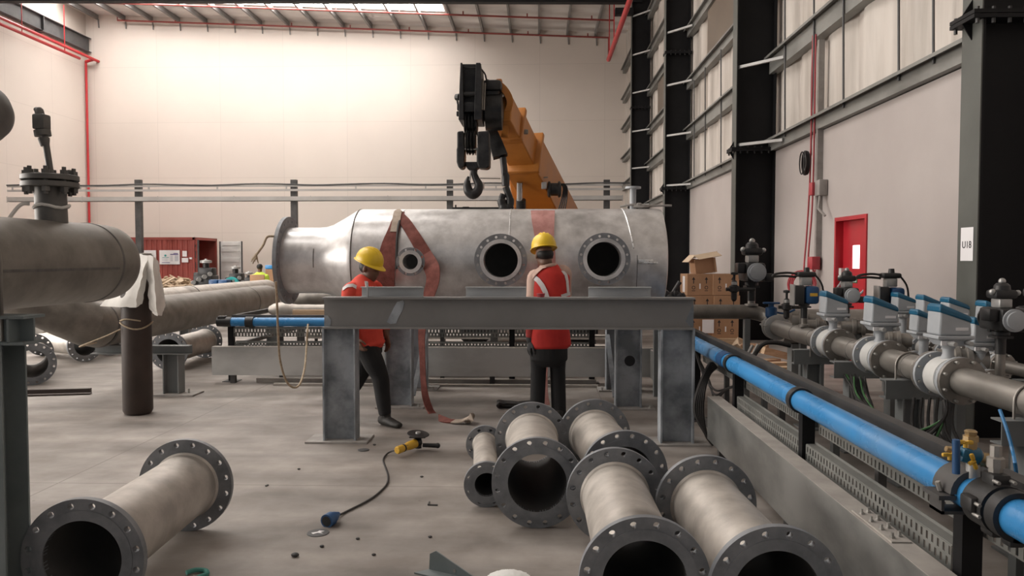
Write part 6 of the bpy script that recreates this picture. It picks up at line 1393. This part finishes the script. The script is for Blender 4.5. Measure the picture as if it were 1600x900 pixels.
def hand(b, w, d, palm_n, s=1.0, curl=.5, thumb_side=1):
    """palm and five bent fingers: w wrist, d pointing direction, palm_n palm normal"""
    d = Vector(d).normalized(); nn = Vector(palm_n); nn = (nn-d*nn.dot(d)).normalized(); sd = d.cross(nn)*thumb_side; w = Vector(w)
    limb(b, [w-d*.02, w+d*.03*s, w+d*.085*s], [(.026*s, .02*s), (.036*s, .017*s), (.040*s, .015*s)], 12, sd)
    for k, (o, L) in enumerate(((.030, .070), (.010, .080), (-.010, .074), (-.029, .058))):
        p = w+d*.085*s+sd*o*s; a = curl*.6; d1 = (d*math.cos(a)+nn*math.sin(a)); d2 = (d*math.cos(a*2)+nn*math.sin(a*2)); d3 = (d*math.cos(a*2.8)+nn*math.sin(a*2.8))
        p1 = p+d1*L*.45*s; p2 = p1+d2*L*.32*s; p3 = p2+d3*L*.23*s
        limb(b, [p-d*.02*s, p, p1, p2, p3], [.0095*s, .0095*s, .009*s, .0085*s, .007*s], 8)
    p = w+d*.03*s+sd*.03*s; q1 = p+(sd*.7+d*.6+nn*.2).normalized()*.035*s; q2 = q1+(sd*.25+d*.9+nn*.3).normalized()*.03*s; q3 = q2+(d*.9+nn*.5).normalized()*.022*s
    limb(b, [p-sd*.015*s, p, q1, q2, q3], [.012*s, .013*s, .011*s, .010*s, .008*s], 8)
def head(b, c, face, s=1.0):
    """c = centre of the skull; face = direction looked at"""
    f = Vector(face).normalized(); up = Vector((0, 0, 1)); up = (up-f*up.dot(f)).normalized(); sd = f.cross(up); c = Vector(c)
    M3 = Matrix((sd, f, up)).transposed().to_4x4()
    def add(fn): g = B(); fn(g); bmesh.ops.transform(g.bm, matrix=Matrix.Translation(c) @ M3, verts=g.bm.verts); b.merge(g.bm)
    def H(g):
        g.sphere((0, -.005, .025), (.076*s, .096*s, .092*s), 24, 16); g.sphere((0, .018, -.045), (.062*s, .072*s, .075*s), 20, 14); g.sphere((0, .052, -.088), (.032*s, .034*s, .026*s), 14, 10)
        g.sphere((0, .097, -.022), (.013*s, .018*s, .014*s), 10, 8); g.sphere((0, .088, -.0), (.010*s, .016*s, .026*s), 10, 8); g.sphere((-.012, .088, -.026), (.009, .010, .008), 8, 6); g.sphere((.012, .088, -.026), (.009, .010, .008), 8, 6)
        g.sphere((0, .083, -.055), (.024*s, .013*s, .0055*s), 12, 6); g.sphere((0, .081, -.064), (.021*s, .013*s, .006*s), 12, 6); g.sphere((-.03, .078, .022), (.024, .014, .008), 10, 6); g.sphere((.03, .078, .022), (.024, .014, .008), 10, 6)
        for k in (-1, 1): g.sphere((k*.077*s, -.008, -.012), (.010, .020, .032), 10, 8)
        for k in (-1, 1): g.sphere((k*.031*s, .079, .006), (.013, .010, .008), 10, 6)
    add(H); return M3
def fuse(b, name, m, parent, vox=.008, smooth_it=3):
    o = b.build(name, m, parent, 0, fixn=True)
    r = o.modifiers.new('r', 'REMESH'); r.mode = 'VOXEL'; r.voxel_size = vox; r.use_smooth_shade = True
    s = o.modifiers.new('s', 'SMOOTH'); s.iterations = smooth_it; s.factor = .5
    bake(o); o.data.polygons.foreach_set('use_smooth', [True]*len(o.data.polygons))
    if not o.data.materials: o.data.materials.append(m)
    return o
def helmet(c, face, parent, tilt=0.0, s=1.0):
    f = Vector(face).normalized(); up = Vector((0, 0, 1)); f0 = f; sd = f.cross(up).normalized(); up = sd.cross(f)
    Mx = Matrix((sd, f, up)).transposed().to_4x4(); M4 = Matrix.Translation(Vector(c)) @ Mx
    b = B(); g = B(); n = 40; prof = [(-.002, 1.0), (.012, 1.0), (.035, .985), (.065, .92), (.092, .80), (.113, .62), (.127, .40), (.134, .2), (.136, 0.01)]
    R = []
    for z, k in prof: R.append([Vector((.113*k*s*math.cos(2*PI*i/n), .138*k*s*math.sin(2*PI*i/n)-.008, z*s)) for i in range(n)])
    g.rings(R); b.merge(g.bm, M4); sh = b.build('helmet_shell', M['helmet'], parent)
    b = B(); g = B(); inn, out = [], []
    for i in range(n):
        a = 2*PI*i/n; fr = max(0, math.sin(a)); ex = 1.06+.30*fr**2.2+.04*max(0, -math.sin(a)); dr = -.008-.016*fr
        inn.append((.108*s*math.cos(a), .133*s*math.sin(a)-.008, 0)); out.append((.113*s*math.cos(a)*(1.07+.06*fr), .138*s*math.sin(a)*ex-.008, dr))
    g.rings([[Vector(p)+Vector((0, 0, .004)) for p in inn], [Vector(p)+Vector((0, 0, .002)) for p in out], [Vector(p)-Vector((0, 0, .003)) for p in out], [Vector(p)-Vector((0, 0, .004)) for p in inn]], caps=False, closed=True)
    b.merge(g.bm, M4); b.build('helmet_brim', M['helmet'], sh)
    b = B(); g = B()
    for x in (-.03, 0, .03):
        P = [(x*s, (.14*math.cos(a)*.93)*s-.008, (.134*math.sin(a)+.004)*s*math.sqrt(max(.1, 1-(x/.113)**2))) for a in [PI*(.16+.68*k/12) for k in range(13)]]
        g.sweep(P, .007, 6)
    b.merge(g.bm, M4); b.build('helmet_ridge', M['helmet'], sh)
    return sh

# --- standing worker seen from behind ---------------------------------------------------------
WY = 7.08
px2 = lambda px: at(px, 450, WY).x
def W(px, py, d=0): return at(px, py, WY+d)
fz = 0.0
t = thing('person', 'standing worker seen from behind in a yellow helmet, red vest and black trousers', 'person', (px2(857), WY, 0))
hc = W(850, 398, .0); face = Vector((-.28, 1, -.15))
sh_l, sh_r = W(836, 434), W(881, 427, .03); hipz = .90
fl, fr_ = Vector((px2(839), WY, .06)), Vector((px2(874), WY+.02, .06))
hip_l, hip_r = Vector((px2(844), WY, .92)), Vector((px2(870), WY, .92))
el_l, wr_l = W(831, 486, -.03), W(829, 530, -.02)
el_r, wr_r = Vector((px2(884), WY+.22, 1.16)), Vector((px2(872), WY+.42, 1.24))
b = B(); head(b, hc, face)
limb(b, [hc+Vector((.012, -.03, -.05)), W(855, 418, -.005), W(858, 430, -.0)], [.058, .056, .075], 14)
limb(b, [W(859, 424), W(859, 442), W(858, 475), W(858, 515), W(858, 545)], [(.09, .07), (.175, .105), (.165, .11), (.148, .105), (.155, .115)], 20, (1, 0, 0))
for s_, e_, w_ in ((sh_l, el_l, wr_l), (sh_r, el_r, wr_r)): limb(b, [s_, s_.lerp(e_, .5), e_, e_.lerp(w_, .5), w_], [.062, .052, .044, .040, .029], 14)
hand(b, wr_l, Vector((-.12, .02, -1)), Vector((.9, .3, 0)), 1.0, .7, 1); hand(b, wr_r, Vector((.0, 1, .12)), Vector((0, 0, -1)), 1.0, .4, 1)
for h_, f_ in ((hip_l, fl), (hip_r, fr_)):
    k_ = h_.lerp(f_, .5)+Vector((0, .03, 0)); limb(b, [h_, h_.lerp(k_, .5), k_, k_.lerp(f_, .4), f_+Vector((0, 0, .03))], [.092, .083, .058, .056, .038], 14)
    limb(b, [f_+Vector((0, -.04, -.01)), f_+Vector((0, .06, -.02)), f_+Vector((0, .17, -.03))], [(.036, .035), (.042, .03), (.036, .02)], 12, (1, 0, 0))
fuse(b, 'body', M['skin'], t, .007)
helmet(hc+Vector((-.004, -.006, .062)), Vector((-.30, 1, -.22)), t, s=1.0)
b = B(); b.sphere(hc+Vector((.010, -.020, .008)), (.079, .086, .062), 20, 14); b.build('hair', M['hair'], t)
# trousers
b = B(); limb(b, [W(858, 528), W(858, 545), W(858, 562)], [(.162, .118), (.172, .128), (.172, .125)], 24, (1, 0, 0))
for h_, f_ in ((hip_l, fl), (hip_r, fr_)):
    k_ = h_.lerp(f_, .5)+Vector((0, .03, 0)); limb(b, [h_+Vector((0, 0, .02)), h_.lerp(k_, .5), k_, k_.lerp(f_, .5), f_+Vector((0, .0, .025))], [.100, .088, .072, .070, .068], 16)
fuse(b, 'trousers', M['trousers'], t, .009)
for f_ in (fl, fr_):
    b = B(); limb(b, [f_+Vector((0, -.05, -.02)), f_+Vector((0, .05, -.022)), f_+Vector((0, .15, -.03)), f_+Vector((0, .20, -.034))], [(.046, .045), (.05, .042), (.05, .03), (.04, .022)], 14, (1, 0, 0)); limb(b, [f_+Vector((0, -.02, .08)), f_+Vector((0, -.02, .0))], [.052, .05], 12); o = fuse(b, 'boot', M['boot'], t, .008)
# shirt sleeves, collar
b = B(); limb(b, [sh_l+Vector((.04, 0, .02)), sh_l, sh_l.lerp(el_l, .5), el_l, el_l.lerp(wr_l, .45)], [.06, .073, .066, .06, .056], 16); fuse(b, 'shirt_sleeve', M['shirt'], t, .009)
b = B(); limb(b, [sh_r+Vector((-.04, 0, .02)), sh_r, sh_r.lerp(el_r, .5), el_r, el_r.lerp(wr_r, .8)], [.06, .073, .066, .06, .05], 16); fuse(b, 'shirt_sleeve', M['shirt'], t, .009)
b = B(); limb(b, [el_l.lerp(wr_l, .4), wr_l+Vector((0, 0, .02))], [.053, .045], 14); fuse(b, 'dark_cuff', M['red_shirt'], t, .008)
b = B(); cc = W(856, 416, .0); P = [cc+Vector((.068*math.cos(a), .066*math.sin(a), .012*math.cos(a)-.008*math.sin(a))) for a in [2*PI*q/20 for q in range(20)]]; b.sweep(P, .017, 8, closed=True); b.build('shirt_collar', M['shirt'], t)
b = B(); hand(b, wr_l+Vector((0, 0, .0)), Vector((-.12, .02, -1)), Vector((.9, .3, 0)), 1.22, .7, 1); limb(b, [wr_l+Vector((0, 0, .045)), wr_l-Vector((0, 0, .02))], [.044, .04], 12); fuse(b, 'work_glove', M['glove'], t, .006)
# vest
b = B(); limb(b, [W(861, 419, .01), W(860, 431, .005), W(859, 462), W(858, 500), W(859, 525), W(860, 541)], [(.10, .085), (.180, .122), (.188, .132), (.172, .13), (.19, .135), (.195, .138)], 28, (1, 0, 0)); vest = fuse(b, 'safety_vest', M['vest'], t, .009)
bvh = None
def tape(pts, parent, src, w=.045, m='reflect', off=.004):
    """tape laid on the surface of src: pts are pixels, hit along the view ray"""
    out, nrm = [], []
    Mi = world_of(src); Minv = Mi.inverted()
    P = []
    for i in range(len(pts)-1):
        for j in range(6): s = j/6; P.append((pts[i][0]+(pts[i+1][0]-pts[i][0])*s, pts[i][1]+(pts[i+1][1]-pts[i][1])*s))
    P.append(pts[-1])
    from mathutils.bvhtree import BVHTree
    bm = bmesh.new(); bm.from_mesh(src.data); bmesh.ops.transform(bm, matrix=Mi, verts=bm.verts); tree = BVHTree.FromBMesh(bm); bm.free()
    for x, y in P:
        h, n, _, _ = tree.ray_cast(CAM_POS, ray(x, y))
        if h is not None: out.append(h+n*off); nrm.append(n)
    if len(out) < 3: return None
    sd = []
    for i in range(len(out)): tg = (out[min(i+1, len(out)-1)]-out[max(i-1, 0)]).normalized(); sd.append(tg.cross(nrm[i]))
    b = B(); b.ribbon(out, sd, w, .004); return b.build('reflective_tape', M[m], parent, 60)
tape([(832, 433), (838, 426), (846, 420), (853, 417)], t, vest, .05, 'shirt', .012)
tape([(836, 434), (841, 438), (847, 446), (852, 456), (855, 466), (856, 474)], t, vest)
tape([(879, 424), (884, 430), (886, 440), (887, 452), (888, 462)], t, vest, .035)
tape([(877, 463), (883, 461), (890, 459)], t, vest, .03)
# cap-like red rim of a cup behind the beam
c = at(845, 462, 6.46); b = B(); b.lathe((c.x, 6.43, 1.2225), (0, 0, 1), [(0, .030), (.022, .033), (.023, .036), (.03, .036), (.031, .033)], 24); tag(b.build('tape_roll', M['hose_red']), 'small red-rimmed roll standing on the trestle beam by the standing worker', 'roll')

# --- worker walking to the right ---------------------------------------------------------------
WY = 7.06
t = thing('person', 'worker walking to the right behind the trestle, in a yellow helmet and orange-red vest', 'person', (px2(575), WY, 0))
hc = W(579, 419, 0.0); face = Vector((.86, -.42, -.30))
b = B(); head(b, hc, face)
limb(b, [hc+Vector((-.03, .02, -.05)), W(572, 436), W(570, 446)], [.056, .056, .07], 14)
chest, mid, pel = W(567, 462), W(570, 492), W(574, 530)
limb(b, [W(569, 441), W(567, 455), chest, mid, pel, W(574, 545)], [(.08, .07), (.125, .16), (.13, .17), (.115, .15), (.12, .15), (.11, .15)], 20, (1, 0, 0))
sr, sl = W(548, 456, -.13), W(586, 452, .16)
er, wr = W(543, 500, -.17), W(556, 528, -.20)
el, wl = W(600, 497, .17), W(604, 525, .12)
for s_, e_, w_ in ((sr, er, wr), (sl, el, wl)): limb(b, [s_, s_.lerp(e_, .5), e_, e_.lerp(w_, .5), w_], [.062, .052, .044, .040, .029], 14)
hand(b, wr, (.45, -.1, -.9), (.5, .6, .3), 1, .6, 1); hand(b, wl, (.2, -.1, -1), (-.5, -.6, 0), 1, .6, 1)
hipr, hipl = W(572, 540, -.08), W(580, 540, .08)
knr, anr = W(594, 590, -.06), W(602, 650, -.04)
knl, anl = W(556, 596, .08), Vector((px2(520), WY+.08, .14))
for h_, k_, a_ in ((hipr, knr, anr), (hipl, knl, anl)): limb(b, [h_, h_.lerp(k_, .5), k_, k_.lerp(a_, .4), a_], [.092, .083, .058, .056, .038], 14)
anr0 = Vector((anr.x, anr.y, .075))
def foot(b, a, d, r=1.0, lift=0):
    d = Vector(d).normalized(); limb(b, [a-d*.05+Vector((0, 0, -.02)), a+d*.06+Vector((0, 0, -.03)), a+d*.17+Vector((0, 0, -.045+lift))], [(.036*r, .036*r), (.042*r, .032*r), (.036*r, .022*r)], 12, d.cross(Vector((0, 0, 1))))
dr, dl = Vector((.75, -.65, 0)), Vector((.8, -.3, -.55))
foot(b, anr0, dr); foot(b, anl, dl)
fuse(b, 'body', M['skin'], t, .007)
helmet(hc+Vector((-.006, .0, .055)), Vector((.88, -.36, -.34)), t)
b = B(); b.sphere(hc+Vector((-.025, .02, .012)), (.086, .086, .072), 20, 14); b.build('hair', M['hair'], t)
b = B(); limb(b, [W(574, 522), W(575, 538), W(576, 552)], [(.125, .16), (.132, .165), (.125, .16)], 24, (1, 0, 0))
for h_, k_, a_ in ((hipr, knr, anr), (hipl, knl, anl)): limb(b, [h_, h_.lerp(k_, .5), k_, k_.lerp(a_, .5), a_.lerp(k_, .06)], [.108, .10, .080, .070, .058], 16)
fuse(b, 'trousers', M['trousers'], t, .009)
for a_, d_ in ((anr0, dr), (anl, dl)):
    b = B(); d_ = d_.normalized(); limb(b, [a_-d_*.055+Vector((0, 0, -.025)), a_+d_*.05+Vector((0, 0, -.03)), a_+d_*.15+Vector((0, 0, -.042)), a_+d_*.21+Vector((0, 0, -.046))], [(.048, .048), (.052, .042), (.05, .03), (.036, .024)], 14, d_.cross(Vector((0, 0, 1)))); limb(b, [a_+Vector((0, 0, .10)), a_+Vector((0, 0, -.01))], [.055, .052], 12); fuse(b, 'boot', M['boot'], t, .008)
b = B(); limb(b, [sr+Vector((.03, .03, .02)), sr, sr.lerp(er, .5), er, er.lerp(wr, .6)], [.07, .082, .07, .062, .052], 16); sl_ = fuse(b, 'shirt_sleeve', M['walker_vest'], t, .009)
b = B(); limb(b, [sl+Vector((-.03, -.03, .02)), sl, sl.lerp(el, .5), el, el.lerp(wl, .6)], [.07, .080, .07, .062, .052], 16); fuse(b, 'shirt_sleeve', M['walker_vest'], t, .009)
b = B(); limb(b, [W(569, 436), W(567, 450), chest, mid, pel, W(576, 540)], [(.09, .08), (.14, .185), (.148, .195), (.14, .175), (.15, .175), (.158, .185)], 28, (1, 0, 0)); vest = fuse(b, 'safety_vest', M['walker_vest'], t, .009)
tape([(536, 452), (543, 447), (551, 446), (558, 450)], t, sl_, .035)
tape([(572, 440), (573, 448), (573, 460)], t, vest, .03)
# --- seated person far away --------------------------------------------------------------------
SY = 22.5
q = lambda px, py, d=0: at(px, py, SY+d)
t = thing('person', 'distant seated person with dark hair in a hi-vis yellow top, seen from behind', 'person', (q(407, 430).x, SY, 0))
hc = q(406, 418); b = B(); head(b, hc, (0, 1, -.1)); sx = hc.x
limb(b, [hc+Vector((0, 0, -.06)), hc+Vector((0, 0, -.16))], [.055, .07], 12)
limb(b, [hc+Vector((0, 0, -.2)), hc+Vector((0, 0, -.45)), hc+Vector((0, 0, -.72))], [(.18, .1), (.17, .12), (.17, .13)], 18, (1, 0, 0)); bz = hc.z
for k in (-1, 1):
    limb(b, [(sx+k*.19, SY, bz-.24), (sx+k*.24, SY+.05, bz-.5), (sx+k*.15, SY+.3, bz-.55)], [.055, .045, .032], 12); hand(b, (sx+k*.15, SY+.3, bz-.55), (-k*.2, 1, -.1), (0, 0, -1), 1, .5, -k)
    limb(b, [(sx+k*.09, SY, .56), (sx+k*.13, SY+.4, .55), (sx+k*.13, SY+.42, .1)], [.085, .06, .04], 12); foot(b, Vector((sx+k*.13, SY+.42, .075)), (0, 1, 0))
fuse(b, 'body', M['skin'], t, .012)
b = B(); b.sphere(hc+Vector((0, -.012, .03)), (.085, .098, .085), 18, 12); b.build('hair', M['hair'], t)
b = B(); limb(b, [hc+Vector((0, 0, -.18)), hc+Vector((0, 0, -.3)), hc+Vector((0, 0, -.75))], [(.16, .1), (.22, .13), (.20, .15)], 20, (1, 0, 0))
for k in (-1, 1): limb(b, [(sx+k*.19, SY, bz-.24), (sx+k*.24, SY+.05, bz-.48)], [.072, .062], 12)
fuse(b, 'hi_vis_top', M['hiviz'], t, .012)
b = B()
for k in (-1, 1): limb(b, [(sx+k*.08, SY, .57), (sx+k*.13, SY+.4, .56), (sx+k*.13, SY+.42, .14)], [.1, .075, .06], 12)
fuse(b, 'trousers', M['trousers'], t, .012)
t = thing('office_chair', 'brown-backed chair under the distant seated person', 'chair', (sx, SY, 0))
b = B(); b.rbox((sx, SY, .43), (.46, .46, .06), .02); b.build('seat', M['cardboard'], t)
b = B(); b.rbox((sx, SY-.22, .78), (.44, .04, .56), .02); b.build('backrest', M['cardboard'], t)
for dx in (-.2, .2):
    for dy in (-.2, .2): b = B(); b.cyl((sx+dx, SY+dy, 0), (sx+dx, SY+dy, .41), .018, n=8); b.build('leg', M['black'], t)
